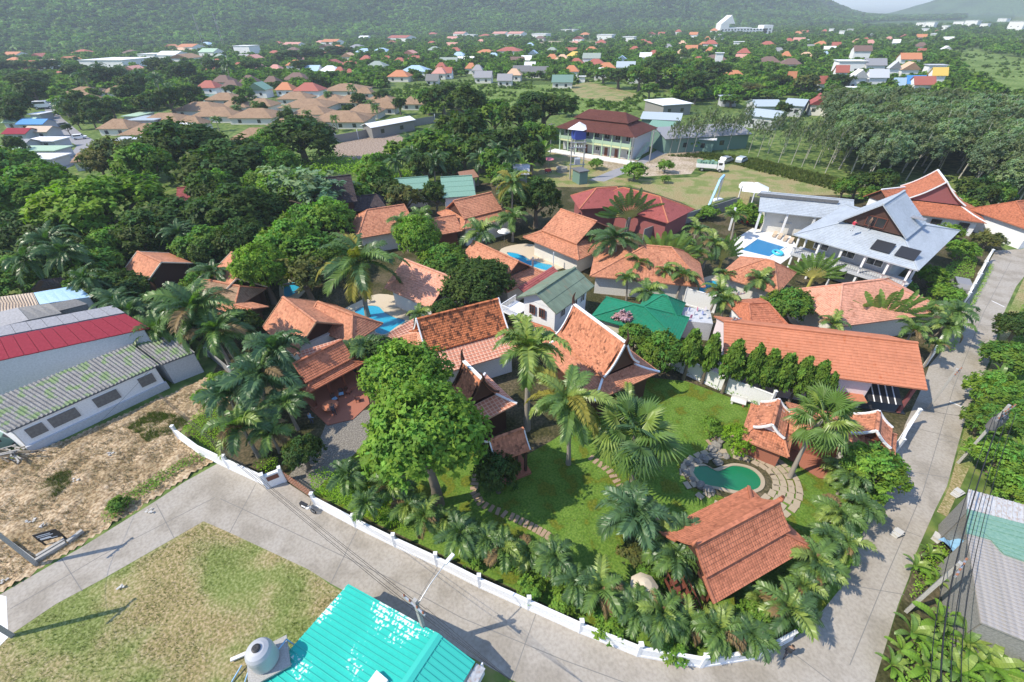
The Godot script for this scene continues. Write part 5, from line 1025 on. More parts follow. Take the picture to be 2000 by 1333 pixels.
	blocks("town_house", "%s pale-green-roofed house from the left in the far town", "pale-green-roofed houses of the town", M.green_pale, 3.4, [[-432, -476, -408, -471, 4, 17, "gw"], [-368, -636, -345, -628, 6, 17.2, "gw"]])
	blocks("town_house", "%s sand-roofed house from the left in the far town", "sand-roofed houses of the town", M.tan_metal, 3.4, [[-513, -579, -492, -573, 4, 15.3, "fw"]])
	blocks("town_house", "%s green-roofed house from the left in the far town", "green-roofed houses of the town", M.green_metal, 3.4, [[-142.7, -279.1, -131.3, -277.4, 4, 8.1, "cw"]])
	blocks("town_house", "%s dark-green-roofed house from the left in the far town", "dark-green-roofed houses of the town", M.green_wall, 3.4, [[25.6, -293.9, 37.7, -291.8, 3.2, 8.6, "gp"]])
	blocks("town_house", "%s dark-grey-roofed house from the left in the far town", "dark-grey-roofed houses of the town", M.dark_metal, 3.4, [[-51.3, -322.7, -42.8, -321.2, 2.4, 6.1, "gp"], [3.7, -360.4, 16.1, -357.9, 3.2, 8.8, "gp"], [15.8, -351, 27.7, -348.6, 3.2, 8.5, "gp"]])
	var o := thing("hotel", "long white hotel with a stepped roof at the foot of the hills", "hotel", v3(444.48, 0, -1010.46))
	var hw := 97.51
	var mb := MB.new()
	for q in [[-0.5, 0.16, 17.0], [-0.34, 0.44, 11.0], [0.1, 0.3, 9.0], [0.32, 0.18, 14.0]]: mb.box(v3((q[0] + q[1] * 0.5) * hw, q[2] * 0.5, 0), v3(q[1] * hw * 0.98, q[2], 24.0))
	part(o, "wall", mb, M.white)
	mb = MB.new()
	mb.tri(v3(-0.5 * hw, 17, 12.1), v3(-0.24 * hw, 17, 12.1), v3(-0.33 * hw, 30, 12.1))
	mb.quad(v3(-0.5 * hw, 17, 12.1), v3(-0.33 * hw, 30, 12.1), v3(-0.33 * hw, 30, -12), v3(-0.5 * hw, 17, -12))
	mb.quad(v3(-0.33 * hw, 30, 12.1), v3(-0.24 * hw, 17, 12.1), v3(-0.24 * hw, 17, -12), v3(-0.33 * hw, 30, -12))
	part(o, "roof", mb, M.white)
	for i in 16:
		for y in [4.0, 8.0]:
			mb = MB.new()
			mb.box(v3((-0.45 + 0.06 * i) * hw, y, 12.1), v3(hw * 0.03, 2.0, 0.3))
			part(o, "window", mb, M.glass)
	var villas_up := [
		[v3(251.08, 25.7, -1957.97), 14.6, "first white villa from the left on the wooded hillside"],
		[v3(358.8, 72.88, -2395.28), 26.39, "second white villa from the left on the wooded hillside"],
		[v3(356.66, 53.46, -2233.7), 20.62, "third white villa from the left on the wooded hillside"],
		[v3(377.15, 64.49, -2327.64), 21.42, "fourth white villa from the left on the wooded hillside"],
		[v3(417.49, 75.91, -2418.23), 22.19, "fifth white villa from the left on the wooded hillside"],
		[v3(377.08, 42.49, -2132.93), 15.81, "sixth white villa from the left on the wooded hillside"],
		[v3(422.93, 63.64, -2319.76), 25.63, "seventh white villa from the left on the wooded hillside"],
		[v3(386.72, 29.44, -2000.97), 18.62, "eighth white villa from the left on the wooded hillside"],
		[v3(424.92, 45.09, -2156.54), 27.95, "ninth white villa from the left on the wooded hillside"],
		[v3(374.54, 15.59, -1840.27), 17.22, "tenth white villa from the left on the wooded hillside"],
		[v3(428.77, 31.83, -2025.11), 30.13, "eleventh white villa from the left on the wooded hillside"],
		[v3(438.97, 25.61, -1957.38), 21.89, "twelfth white villa from the left on the wooded hillside"],
		[v3(445.92, 19.83, -1890.11), 21.19, "thirteenth white villa from the left on the wooded hillside"],
		[v3(418.73, 7.66, -1732.11), 16.27, "fourteenth white villa from the left on the wooded hillside"],
	]
	var f := noise(0.0016, 5, 5)
	for q in villas_up:
		var c: Vector3 = q[0]
		var w: float = q[1]
		var o2 := thing("hillside_villa", q[2], "villa", c, 0.0, "white villas on the hillside")
		var wb := MB.new()
		wb.box(v3(0, -10, 0), v3(w, 28, w * 0.7))
		part(o2, "wall", wb, M.white)
		wb = MB.new()
		wb.box(v3(0, 4.5, 0), v3(w * 1.08, 1.0, w * 0.8))
		part(o2, "roof", wb, M.white)
	blocks("horizon_house", "%s white building from the left in the trees at the right-hand horizon", "white buildings at the right-hand horizon", M.white, 3.4, [[1605, -2287, 1599, -2176, 10, 14, "fw"], [922, -1218, 930, -1202, 9, 14, "fw"], [693, -899, 701, -892, 7, 14, "fw"], [849, -1098, 857, -1082, 12, 14, "fw"], [582, -732, 587, -729, 6, 14, "fw"], [839, -1040, 846, -1031, 7, 14, "fw"], [985, -1194, 993, -1174, 10, 14, "fw"], [984, -1163, 992, -1139, 12, 14, "fw"], [913, -1041, 919, -1030, 9, 14, "fw"], [1399, -1546, 1402, -1520, 8, 14, "fw"], [853, -918, 861, -897, 14, 14, "fw"]])
# ---------------------------------------------------------------- plants
var house_spots := []

func tree(kind: int, lm: String, at: Vector3, R: float, hc: float, turn: float, label: String, group := "", called := "broadleaf_tree") -> void:
	# kind 0..2 near and leafy, 3..4 middle distance, 5 far; 6 airy, 7 columnar
	var q := hc / R
	var h := 1.0
	for k in [1.0, 1.6, 2.4]:
		if absf(k - q) < absf(h - q): h = k
	var key := "tree%d_%s_%.1f" % [kind, lm, h]
	var make := func() -> Node3D:
		var cm: ArrayMesh
		match kind:
			0: cm = crown_mesh(101, 44, 15000, 0.085, v3(1, 0.8, 1), v2(0.2, 0.42))
			1: cm = crown_mesh(102, 40, 8500, 0.115, v3(1, 0.75, 1), v2(0.16, 0.44), 0.0, 0.6, 0.2)
			2: cm = crown_mesh(103, 46, 9000, 0.10, v3(1, 0.62, 1), v2(0.2, 0.36))
			3: cm = crown_mesh(104, 32, 3000, 0.17, v3(1, 0.8, 1), v2(0.16, 0.42), 0.0, 0.55, 0.2)
			4: cm = crown_mesh(105, 30, 2800, 0.18, v3(1, 0.8, 1), v2(0.22, 0.4))
			5: cm = crown_mesh(106, 14, 700, 0.34, v3(1, 0.8, 1), v2(0.3, 0.5))
			6: cm = crown_mesh(107, 40, 2600, 0.12, v3(1, 0.8, 1), v2(0.14, 0.26), 0.0, 0.3)
			_: cm = crown_mesh(108, 60, 6000, 0.13, v3(0.9, 1.0, 0.9), v2(0.24, 0.36), 0.75, 0.5)
		return make_tree(kind, h, cm, M[lm], M.bark, 6 if kind == 6 else 4)
	plant(key, called, make, at, turn, v3(R, hc / h, R), label, "tree", group)

func cone_tree(at: Vector3, R: float, h: float, turn: float, label: String, group: String) -> void:
	var make := func() -> Node3D:
		var o := Node3D.new()
		part(o, "trunk", trunk_mesh("ctrunk", [v3(0, -0.05, 0), v3(0, 1.2, 0)], [0.12, 0.06], 6), M.bark)
		var c := part(o, "crown", crown_mesh(108, 70, 8000, 0.15, v3(0.85, 1.0, 0.85), v2(0.24, 0.36), 0.7, 0.5), M.leaf_mid)
		c.position = v3(0, 1.05, 0)
		return o
	plant("cone", "columnar_tree", make, at, turn, v3(R, h / 2.1, R), label, "tree", group)

func palm(kind: String, at: Vector3, s: float, turn: float, label: String, group := "") -> void:
	var g := [M.palm_green, M.palm_green, M.palm_dark, M.palm_light, M.palm_green, M.palm_dark, M.palm_green, M.palm_light, M.palm_dark, M.palm_dead]
	var make := func() -> Node3D:
		match kind:
			"coco": return make_palm(1, 7.5, 3.5, 30, [M.palm_green, M.palm_green, M.palm_light, M.palm_yellow], M.bark_palm, 0.5)
			"coco_dark": return make_palm(2, 6.5, 3.6, 30, [M.palm_dark, M.palm_green, M.palm_dark, M.palm_green, M.palm_dark, M.palm_green, M.palm_dark, M.palm_green, M.palm_dead], M.bark_palm, 0.4)
			"coco_dry": return make_palm(3, 4.4, 3.4, 26, [M.palm_dark, M.palm_green, M.palm_yellow], M.bark_palm, 0.3)
			"royal": return make_palm(4, 6.8, 2.7, 22, [M.palm_light, M.palm_light, M.palm_green], M.bark_palm, 0.2, 0.2, "feather")
			"wall_a": return make_palm(5, 2.3, 2.3, 20, g, M.bark_palm, 0.1, 0.13, "feather")
			"wall_b": return make_palm(6, 2.9, 2.2, 17, [M.palm_green, M.palm_dark], M.bark_palm, 0.25, 0.12, "feather")
			"wall_c": return make_palm(7, 1.9, 2.5, 22, [M.palm_light, M.palm_green, M.palm_green, M.palm_dark, M.palm_green, M.palm_light, M.palm_green, M.palm_dead], M.bark_palm, -0.15, 0.14, "feather")
			"blue": return make_palm(8, 3.4, 2.6, 22, [M.leaf_blue, M.palm_dark, M.leaf_blue], M.bark_palm, 0.2, 0.14, "feather")
			"small": return make_palm(9, 3.0, 1.9, 14, g, M.bark_palm, 0.2, 0.11, "feather")
			"mid": return make_palm(10, 5.0, 3.0, 22, [M.palm_dark], M.bark_palm, 0.4, 0.16, "coconut", true)
			"mid_feather": return make_palm(11, 3.6, 2.4, 18, [M.palm_green], M.bark_palm, 0.2, 0.14, "feather", true)
			"far": return make_palm(12, 8.0, 3.2, 16, [M.leaf_dark], M.bark_palm, 0.5, 0.18, "coconut", true)
			"fan": return make_fan_palm(1, 6.0, 1.75, 26, [M.palm_green, M.palm_light, M.palm_green, M.palm_dark], M.bark_palm, 0.5)
			"fan_lean": return make_fan_palm(2, 5.6, 1.65, 22, [M.palm_green, M.palm_light, M.palm_green], M.bark_palm, 1.0)
			"traveller": return make_fan_plane(1, 1.6, 3.4, 19, M.palm_green, M.stalk_yellow)
			"traveller_dark": return make_fan_plane(2, 2.0, 3.2, 18, M.palm_dark, M.bark_palm)
			"banana": return make_banana(1, 2.2, 9, [M.palm_light, M.palm_green, M.leaf_mid], M.leaf_mid)
			_: return make_banana(2, 2.4, 9, [M.palm_green, M.leaf_mid], M.leaf_mid)
	var called: String = {"fan": "fan_palm", "fan_lean": "fan_palm", "traveller": "travellers_palm", "traveller_dark": "travellers_palm", "banana": "banana_plant", "banana_dark": "banana_plant"}.get(kind, "palm_tree")
	var w := fmod(absf(at.x * 7.31 + at.z * 3.77), 1.0)
	plant("palm_" + kind, called, make, at, turn, v3(s * (0.9 + 0.2 * w), s * (1.12 - 0.24 * w), s * (0.9 + 0.2 * w)), label, "banana plant" if called == "banana_plant" else "palm", group).rotate_object_local(v3(1, 0, 0), (w - 0.5) * 0.22)

func nth(i: int) -> String:
	var w := "first second third fourth fifth sixth seventh eighth ninth tenth eleventh twelfth thirteenth fourteenth fifteenth sixteenth seventeenth eighteenth nineteenth twentieth".split(" ")
	if i < 20: return w[i]
	var tens: String = ["twent", "thirt", "fort", "fift", "sixt"][(i + 1) / 10 - 2]
	return tens + "ieth" if (i + 1) % 10 == 0 else tens + "y-" + w[(i + 1) % 10 - 1]

# rows of alike plants and houses, listed from left to right
func palms(label: String, group: String, rows: Array) -> void:
	for i in rows.size(): palm(rows[i][0], v3(rows[i][1], 0, rows[i][2]), rows[i][3], fmod(i * 2.4 + rows[i][1], TAU), label % nth(i), group)

func trees(label: String, group: String, rows: Array) -> void:
	for i in rows.size():
		var q: Array = rows[i]
		var word: String = {"dark": "dark", "mid": "mid-green", "bright": "bright"}.get(q[1], "olive")
		tree(q[0], "leaf_" + q[1], v3(q[2], 0, q[3]), q[4], q[5], fmod(i * 2.4 + q[2], TAU), (label % nth(i)).replace("#", word), group)

func shrubs(lm: String, label: String, group: String, rows: Array) -> void:
	for i in rows.size(): shrub(lm, v3(rows[i][0], 0, rows[i][1]), rows[i][2], i * 1.7, label % nth(i), group)

func blocks(called: String, label: String, group: String, roof: Material, rise: float, rows: Array) -> void:
	for i in rows.size():                               # [front eave from x, z to x, z, eave height, depth, kind and wall]
		var q: Array = rows[i]
		var kind: String = {"h": "hip", "g": "gable", "c": "cross", "f": "flat"}[q[6][0]]
		var wall: Material = {"w": M.white, "p": M.plaster, "g": M.grey_wall, "c": M.cream_wall}[q[6][1]]
		var said := label % nth(i) if rows.size() > 1 else label.replace("%s", "only").replace(" from the left", "")
		block(called, said, v3(q[0], q[4], q[1]), v3(q[2], q[4], q[3]), q[5], q[4] + (0.4 if kind == "flat" else rise), kind, roof, wall, group)

func shrub(lm: String, at: Vector3, R: float, turn: float, label: String, group := "", v := 0) -> void:
	var make := func() -> Node3D:
		var cm := crown_mesh(121, 26, 2600, 0.17, v3(1, 0.8, 1)) if v == 0 else crown_mesh(122, 60, 5200, 0.1, v3(1, 0.95, 1), v2(0.2, 0.28), 0.0, 0.9, 0.06) if v == 1 else crown_mesh(123, 16, 900, 0.28, v3(1, 0.8, 1))
		return make_shrub(cm, M[lm], M.bark, 1.05 if v == 1 else 0.85)
	plant("shrub%d_%s" % [v, lm], "shrub", make, at, turn, v3(R, R, R), label, "shrub", group)

func hedge(label: String, poly: PackedVector2Array, h: float, lm: String, sd: int, density := 34.0, size := 0.22) -> void:
	var r := RandomNumberGenerator.new()
	r.seed = sd
	var lo := poly[0]
	var hi := poly[0]
	for p in poly:
		lo = lo.min(p); hi = hi.max(p)
	var mb := MB.new()
	var f := noise(0.25, 3, sd)
	var cnt := int((hi.x - lo.x) * (hi.y - lo.y) * density)
	for i in cnt:
		var p := v2(r.randf_range(lo.x, hi.x), r.randf_range(lo.y, hi.y))
		if not Geometry2D.is_point_in_polygon(p, poly): continue
		var y := h * (0.9 + 0.35 * f.get_noise_2d(p.x, p.y)) * (pow(r.randf(), 0.3))
		var k := r.randf_range(0.6, 1.0)
		mb.tint = Color(k, k, k * 0.9)
		leaf(mb, v3(p.x, y, p.y), (Vector3.UP + rv(r) * 0.9).normalized(), rv(r), size * r.randf_range(0.7, 1.3), size * 0.6, Vector3.UP)
	var c := Vector2.ZERO
	for p in poly: c += p / poly.size()
	var o := thing("hedge", label, "hedge", v3(c.x, 0, c.y))
	var fo := part(o, "foliage", mb, M[lm])
	fo.position = -o.position

func plants_near() -> void:
	tree(0, "leaf_bright", v3(-6.62, 0, -22.84), 4.66, 8.4, 2.03, "big round bright green tree in the middle of the palm garden")
	tree(0, "leaf_bright", v3(-9.47, 0, -30.08), 4.24, 7.6, 0.95, "upper tall crown behind the big round garden tree")
	palm("coco", v3(5.06, 0, -26.94), 1.15, 4.09, "coconut palm with a bare trunk standing alone on the lawn")
	palm("royal", v3(1.34, 0, -31.35), 1.44, 0.45, "bright feathery palm beside the mossy Thai hall")
	palm("fan", v3(10.42, 0, -24.37), 1.16, 3.37, "big fan palm between the lawn and the green pool")
	palm("fan_lean", v3(24.76, 0, -24.93), 1.08, 0.4, "fan palm that leans over the low twin-roofed house")
	palm("blue", v3(8.83, 0, -18.88), 1.16, 2.3, "blue-green feathery palm left of the corner pavilion")
	palm("wall_b", v3(11.04, 0, -16.49), 0.99, 0.36, "palm against the left end of the corner pavilion")
	palm("wall_a", v3(10.99, 0, -17.74), 1.03, 3.19, "feathery palm that leans on the pavilion's left eave")
	palm("blue", v3(12.45, 0, -18.02), 0.74, 0.24, "dark palm overhanging the pavilion roof's left corner")
	palm("wall_c", v3(12.61, 0, -15.99), 0.68, 2.72, "small palm at the foot of the pavilion's stair")
	palms("%s small palm from the left in the row behind the curving white wall", "palms behind the curving wall", [["wall_b", -14.11, -24.23, 0.94], ["wall_b", -11.77, -21.5, 0.8], ["wall_a", -10.28, -22.82, 0.97], ["wall_c", -8.72, -21.72, 0.73], ["wall_a", -6.98, -20.43, 0.88], ["wall_a", -5.46, -19.93, 0.75], ["wall_b", -3.96, -18.77, 0.92], ["wall_b", -2.41, -18.07, 0.78], ["wall_c", -0.89, -17.66, 0.88], ["wall_c", 0.83, -17.65, 0.7], ["wall_b", 2.44, -16.59, 0.88], ["wall_b", 4.13, -15.35, 0.81], ["wall_a", 5.79, -14.57, 0.95], ["wall_b", 7.44, -13.39, 0.81], ["wall_a", 9.07, -12.81, 0.94], ["wall_a", 11.23, -12.66, 0.73], ["wall_c", 12.91, -12.23, 0.89], ["wall_b", 14.98, -12.1, 0.75], ["wall_c", 16.57, -14.05, 0.61], ["wall_a", 17.63, -13.07, 0.99]])
	palms("%s palm from the left along the right-hand lane", "palms along the right-hand lane", [["wall_a", 19.76, -14.43, 0.73], ["wall_a", 21.31, -16.23, 0.99], ["wall_a", 21.3, -15.04, 0.78], ["wall_b", 23.13, -18.01, 0.74], ["wall_c", 25.18, -19.89, 0.93], ["wall_c", 28.53, -24.56, 0.69], ["wall_a", 24.53, -17.69, 0.79], ["wall_b", 27.99, -23.11, 0.87], ["wall_c", 28.77, -22.7, 0.71], ["wall_b", 27.35, -20.56, 0.83]])
	palms("%s dark palm from the left in the thicket beside the open hall", "palms beside the open hall", [["coco_dark", -33.6, -41.56, 1.35], ["coco_dark", -30.78, -39.59, 1.09], ["blue", -27.99, -32.31, 1.21], ["wall_a", -24.62, -28.42, 1.53], ["blue", -26.18, -34.1, 1.52], ["coco_dark", -25.71, -36.33, 0.87], ["wall_a", -22.83, -28.96, 1.1], ["blue", -25.05, -38.21, 1.53], ["wall_b", -22.21, -31.92, 1.25]])
	palm("coco_dry", v3(-20.35, 0, -53.25), 1.93, 0.44, "coconut palm with hanging dry leaves before the pink gabled villa")
	palm("wall_b", v3(-16.87, 0, -40.89), 1.26, 0.57, "palm in front of the lattice roof by the kidney pool")
	palm("wall_a", v3(-18.64, 0, -41.63), 1.04, 2.67, "lower palm beside the open hall's roof end")
	palm("small", v3(-11.72, 0, -49.38), 1.08, 5.19, "small palm at the kidney pool's corner")
	palm("small", v3(10.57, 0, -32.42), 1.1, 0.78, "palm by the front skirt of the curved Thai roof")
	palm("coco", v3(0.56, 0, -82.07), 1.2, 1.4, "tall palm left of the tall hipped villa")
	palm("mid_feather", v3(-15.77, 0, -76.89), 1.4, 3.94, "palm between the two orange villas at the back")
	palm("small", v3(-4.74, 0, -68.42), 2.11, 5.95, "clump palm with the white parasol beside it")
	palm("mid", v3(16.8, 0, -63.04), 1.45, 3.62, "spreading palm before the broad hipped villa")
	palm("traveller_dark", v3(22.34, 0, -81.24), 1.89, 0.2, "traveller's palm before the dull red roof")
	palm("traveller", v3(23.9, 0, -62.99), 1.73, -0.1, "large traveller's palm with a yellow heart before the broad villa")
	palm("small", v3(13.78, 0, -68.67), 1.36, 2.49, "small palm right of the tall hipped villa")
	palm("traveller", v3(34.15, 0, -65.58), 1.2, 0.3, "traveller's palm by the white-walled pool yard")
	palm("traveller", v3(45.04, 0, -58.8), 1.25, -0.3, "traveller's palm before the grey villa's balcony")
	palm("traveller", v3(46.67, 0, -46.76), 1.58, -0.15, "wide traveller's palm before the pink-tiled villa")
	palm("small", v3(34.14, 0, -54.67), 1.34, 6.13, "palm in front of the small hipped villa")
	palm("small", v3(37.56, 0, -43.09), 1.23, 0.29, "palm left of the wide traveller's palm")
	palms("%s palm from the left before the lane by the pink-tiled villa", "palms by the pink-tiled villa", [["small", 45.7, -41.07, 1.27], ["small", 52.2, -46.8, 1.04], ["small", 48.21, -39.84, 0.94], ["wall_a", 52.86, -44.07, 1.15], ["wall_b", 53.91, -45.49, 1.35]])
	palms("%s palm from the left between the broad villa and the pool yard", "palms by the pool yard", [["mid_feather", 27.27, -65.16, 1.24], ["small", 30.25, -69.37, 1.59], ["small", 28.98, -62.71, 1.28], ["small", 31.45, -65.64, 1.53], ["small", 30.87, -56.47, 1.18], ["small", 41.02, -77.5, 1.37]])
	palms("%s small palm from the left under the large traveller's palm", "palms under the large traveller's palm", [["small", 16.94, -56.3, 1.18], ["small", 18.92, -58.84, 1.42], ["small", 19.17, -52.79, 1.4], ["small", 22.4, -57.53, 1.2], ["small", 23.75, -55.27, 1.45], ["small", 26.49, -50.42, 1.53], ["small", 27.67, -48.8, 1.33]])
	tree(0, "leaf_dark", v3(-4.66, 0, -54.5), 5.31, 4.2, 5.39, "wide dark mango tree above the mossy Thai hall")
	tree(0, "leaf_lime", v3(-35.33, 0, -57.39), 4.08, 5.2, 1.82, "round bright green tree before the lone orange gables")
	tree(0, "leaf_bright", v3(-14.99, 0, -67.98), 3.93, 5, 0.91, "round green tree between the pink villa and the orange ones")
	tree(1, "leaf_dark", v3(5.04, 0, -84.65), 4.9, 5.5, 0.74, "dark tree left of the tall hipped villa's roof")
	tree(1, "leaf_mid", v3(-10.66, 0, -62.72), 4.34, 3.4, 1.94, "low green tree above the mango tree")
	tree(1, "leaf_dark", v3(-1.45, 0, -24.03), 2.07, 2.6, 5.13, "dark shrubby tree below the small porch")
	tree(1, "leaf_mid", v3(35.36, 0, -48.55), 3.13, 3.2, 1.13, "green tree between the little pool and the small hipped villa")
	tree(6, "leaf_olive", v3(-29.43, 0, -57.23), 4.75, 4.5, 3.65, "grey half-bare tree left of the drooping palm")
	tree(1, "leaf_bright", v3(30.17, 0, -23.53), 2.59, 2.6, 4.01, "bright leafy tree at the end of the low Thai house")
	tree(1, "leaf_mid", v3(16.75, 0, -39.69), 2.6, 3, 2.34, "green tree at the right eave of the curved Thai roof")
	tree(1, "leaf_mid", v3(14.57, 0, -42.75), 2.12, 3, 3.44, "flowering green tree behind the curved Thai roof")
	tree(1, "leaf_dark", v3(-8.67, 0, -49.91), 2.02, 3, 0.39, "dark tree touching the mossy roof's ridge")
	tree(1, "leaf_bright", v3(-32.69, 0, -77.92), 5.52, 5, 0.37, "bright broad tree left of the shaded orange villa")
	tree(1, "leaf_bright", v3(-35.71, 0, -66.98), 5.32, 5, 1.29, "bright tree above the round one, left of the palm")
	tree(1, "leaf_mid", v3(-30.42, 0, -65.09), 4.85, 4, 4.27, "green tree beside the drooping palm")
	tree(1, "leaf_dark", v3(-55.94, 0, -55.45), 4.7, 3.2, 2.69, "dark bushy tree above the crimson shed")
	tree(1, "leaf_dark", v3(-48.32, 0, -51.72), 4.15, 2.8, 1.97, "dark tree behind the crimson shed's end")
	tree(1, "leaf_mid", v3(-55.18, 0, -57.25), 2.46, 2.4, 3.68, "green bush tree below the lone orange gable")
	tree(1, "leaf_mid", v3(-46.24, 0, -58.35), 2.64, 2.6, 2.85, "green tree right of the lone orange gable")
	tree(1, "leaf_dark", v3(-41.7, 0, -46.31), 3.51, 3.4, 1.88, "dark tree over the grey corrugated shed's roof")
	tree(1, "leaf_dark", v3(-34.04, 0, -46.62), 2.89, 3, 4.99, "dark tree left of the steep gabled house")
	tree(1, "leaf_dark", v3(-14.93, 0, -40.47), 2.34, 3.2, 4.39, "dark tree by the lattice roof")
	tree(1, "leaf_dark", v3(-19.31, 0, -27.02), 1.86, 2.2, 1.53, "dark shrub tree inside the gate")
	shrub("hedge_lime", v3(20.99, 0, -28.12), 1.61, 3.61, "larger clipped round shrub beside the green pool", "", 1)
	shrub("leaf_bright", v3(19.42, 0, -30.2), 1.16, 3.3, "smaller round shrub left of the clipped one", "", 1)
	shrub("leaf_bright", v3(15.77, 0, -12.89), 1.29, 5.5, "round bright shrub among the palms at the bend", "", 1)
	shrub("leaf_bright", v3(33.25, 0, -25.42), 1.62, 4.58, "leafy shrub at the twin-roofed house's corner", "", 0)
	shrub("hedge_lime", v3(-13.56, 0, -24.49), 1.36, 1.81, "round lime shrub behind the gate hedge", "", 1)
	shrub("leaf_olive", v3(8.85, 0, -17.84), 1.17, 6.16, "yellowish shrub left of the pavilion stair", "", 0)
	shrub("leaf_mid", v3(9.72, 0, -15.93), 1.12, 0.74, "green shrub by the pavilion stair", "", 0)
	shrub("leaf_mid", v3(20.26, 0, -20.12), 1.24, 2.63, "dark shrub right of the corner pavilion's ridge end", "", 0)
	shrub("leaf_bright", v3(56.8, 0, -56.43), 1.89, 4.75, "shrub below the grey villa's corner", "", 0)
	shrub("leaf_lime", v3(62.88, 0, -58.73), 2.35, 0.95, "lime shrub on the grey villa's lawn", "", 0)
	shrub("leaf_bright", v3(61.17, 0, -53.66), 2.2, 3.07, "green shrub by the grey car", "", 0)
	shrub("leaf_bright", v3(74.09, 0, -66.83), 2.6, 0.25, "shrub at the lane's upper end", "", 0)
	shrub("leaf_olive", v3(81.79, 0, -70.78), 2.48, 4.2, "olive shrub beside the red Thai house", "", 0)
	shrub("leaf_lime", v3(78.32, 0, -74.55), 2.34, 4.8, "yellowish shrub by the red Thai house's wall", "", 0)
	shrub("leaf_mid", v3(-34.23, 0, -23.15), 0.88, 3.6, "tuft bush on the lane bank", "", 0)
	shrub("leaf_bright", v3(-33.57, 0, -38.66), 1.47, 5.5, "bush at the end of the low grey wall", "", 0)
	shrub("leaf_bright", v3(-34.17, 0, -36.39), 1.13, 1.97, "small bush in the dry lot", "", 0)
	shrubs("leaf_bright", "%s green shrub from the left between the palms of the curving wall", "shrubs between the palms", [[-3.26, -17.93, 1.08], [0.05, -17.19, 0.77], [0.93, -15.39, 1.1], [3.23, -14.48, 1.08], [6.15, -12.9, 1.29], [7.63, -13.96, 0.88], [9.88, -11.52, 1.16], [10.94, -12.63, 0.85], [14.39, -11.92, 1.01], [18.66, -12.95, 0.86], [20.23, -15.37, 1.1], [24.47, -17.53, 1.16], [30.18, -22.72, 1.31]])
	palms("%s banana-like plant from the left in the lower right corner", "broad-leaved plants at the lower right", [["banana", 23.31, -10.32, 0.52], ["banana", 24.61, -11.16, 0.46], ["banana", 25.62, -11.89, 0.7], ["banana", 29.56, -16.5, 0.48], ["banana", 24.97, -10.18, 0.74], ["banana", 31.12, -17.27, 0.45], ["banana_dark", 26.64, -11.36, 0.54], ["banana", 30.21, -15.38, 0.47], ["banana", 27.74, -12.56, 0.79], ["banana", 26.92, -10.49, 0.6], ["banana", 26.74, -9.63, 0.73], ["banana", 28.26, -11.19, 0.83], ["banana", 28.28, -10.2, 0.59], ["banana_dark", 29.91, -12.09, 0.7], ["banana", 29.05, -10.21, 0.81], ["banana_dark", 31.17, -11.52, 0.61], ["banana", 29.34, -9.49, 0.65], ["banana", 31.14, -10.35, 0.74]])
	trees("%s bushy tree from the left down the bank beyond the right-hand lane", "bushes beyond the right-hand lane", [[1, "mid", 45.3, -29.59, 1.97, 2], [1, "bright", 49.22, -33.62, 2.37, 2.2], [1, "bright", 42.45, -24.78, 2.46, 2], [1, "mid", 55.19, -38.28, 2.71, 2.4], [1, "mid", 47.57, -29.14, 2.91, 2.4], [1, "bright", 40.94, -21.7, 1.88, 2], [1, "dark", 61.37, -43.83, 2.48, 2.6]])
	palms("%s broad-leaved plant from the left on the bank beyond the right-hand lane", "broad-leaved plants on the bank", [["banana_dark", 44.18, -28.34, 0.79], ["banana_dark", 55.47, -40.72, 0.77], ["banana_dark", 52.66, -36.22, 0.78], ["banana_dark", 40.99, -22.43, 0.6], ["banana_dark", 52.55, -34.39, 0.88], ["banana", 45.99, -26.41, 0.87]])
	for q in [[v3(19.61, 0, -38.58), 1.85, 7.69, 0, "first columnar tree from the left before the long orange roof"], [v3(21.41, 0, -37.76), 1.68, 7.69, 1.3, "second columnar tree from the left before the long orange roof"], [v3(23.12, 0, -36.16), 1.92, 7.89, 2.6, "third columnar tree from the left before the long orange roof"], [v3(25, 0, -35.45), 1.55, 7.85, 3.9, "fourth columnar tree from the left before the long orange roof"], [v3(26.38, 0, -34.93), 1.74, 7.56, 5.2, "fifth columnar tree from the left before the long orange roof"], [v3(27.73, 0, -34.43), 1.73, 7.41, 6.5, "sixth columnar tree from the left before the long orange roof"], [v3(29.15, 0, -33.89), 1.64, 7.4, 7.8, "seventh columnar tree from the left before the long orange roof"], [v3(30.54, 0, -33.37), 1.56, 7.15, 9.1, "eighth columnar tree from the left before the long orange roof"], [v3(31.66, 0, -32.95), 1.21, 5.92, 10.4, "ninth columnar tree from the left before the long orange roof"]]:
		cone_tree(q[0], q[1], q[2], q[3], q[4], "columnar trees before the long orange roof")
	hedge("bright clipped hedge inside the white wall right of the gate", PackedVector2Array([v2(-18.78, -25.87), v2(-17.36, -26.4), v2(-14.5, -24.67), v2(-11.83, -23.05), v2(-8.94, -21.77), v2(-8.87, -20.15), v2(-11.33, -20.88), v2(-13.79, -22.11), v2(-16.39, -23.41), v2(-17.98, -24.38)]), 1.1, "hedge_lime", 31, 150.0, 0.13)
	hedge("rounded bright green groundcover inside the left wall", PackedVector2Array([v2(-33.97, -31.88), v2(-33.89, -34.28), v2(-32.57, -35.96), v2(-29.87, -32.84), v2(-28.39, -29.4), v2(-29.07, -28.79)]), 0.7, "hedge_lime", 32, 130.0, 0.13)
	hedge("clipped lime hedge on the gate pillar's inner side", PackedVector2Array([v2(-24.09, -26.57), v2(-23.64, -27.73), v2(-22.26, -27.7), v2(-21.68, -26.51), v2(-22.56, -25.79)]), 1.5, "hedge_lime", 33, 120.0, 0.13)
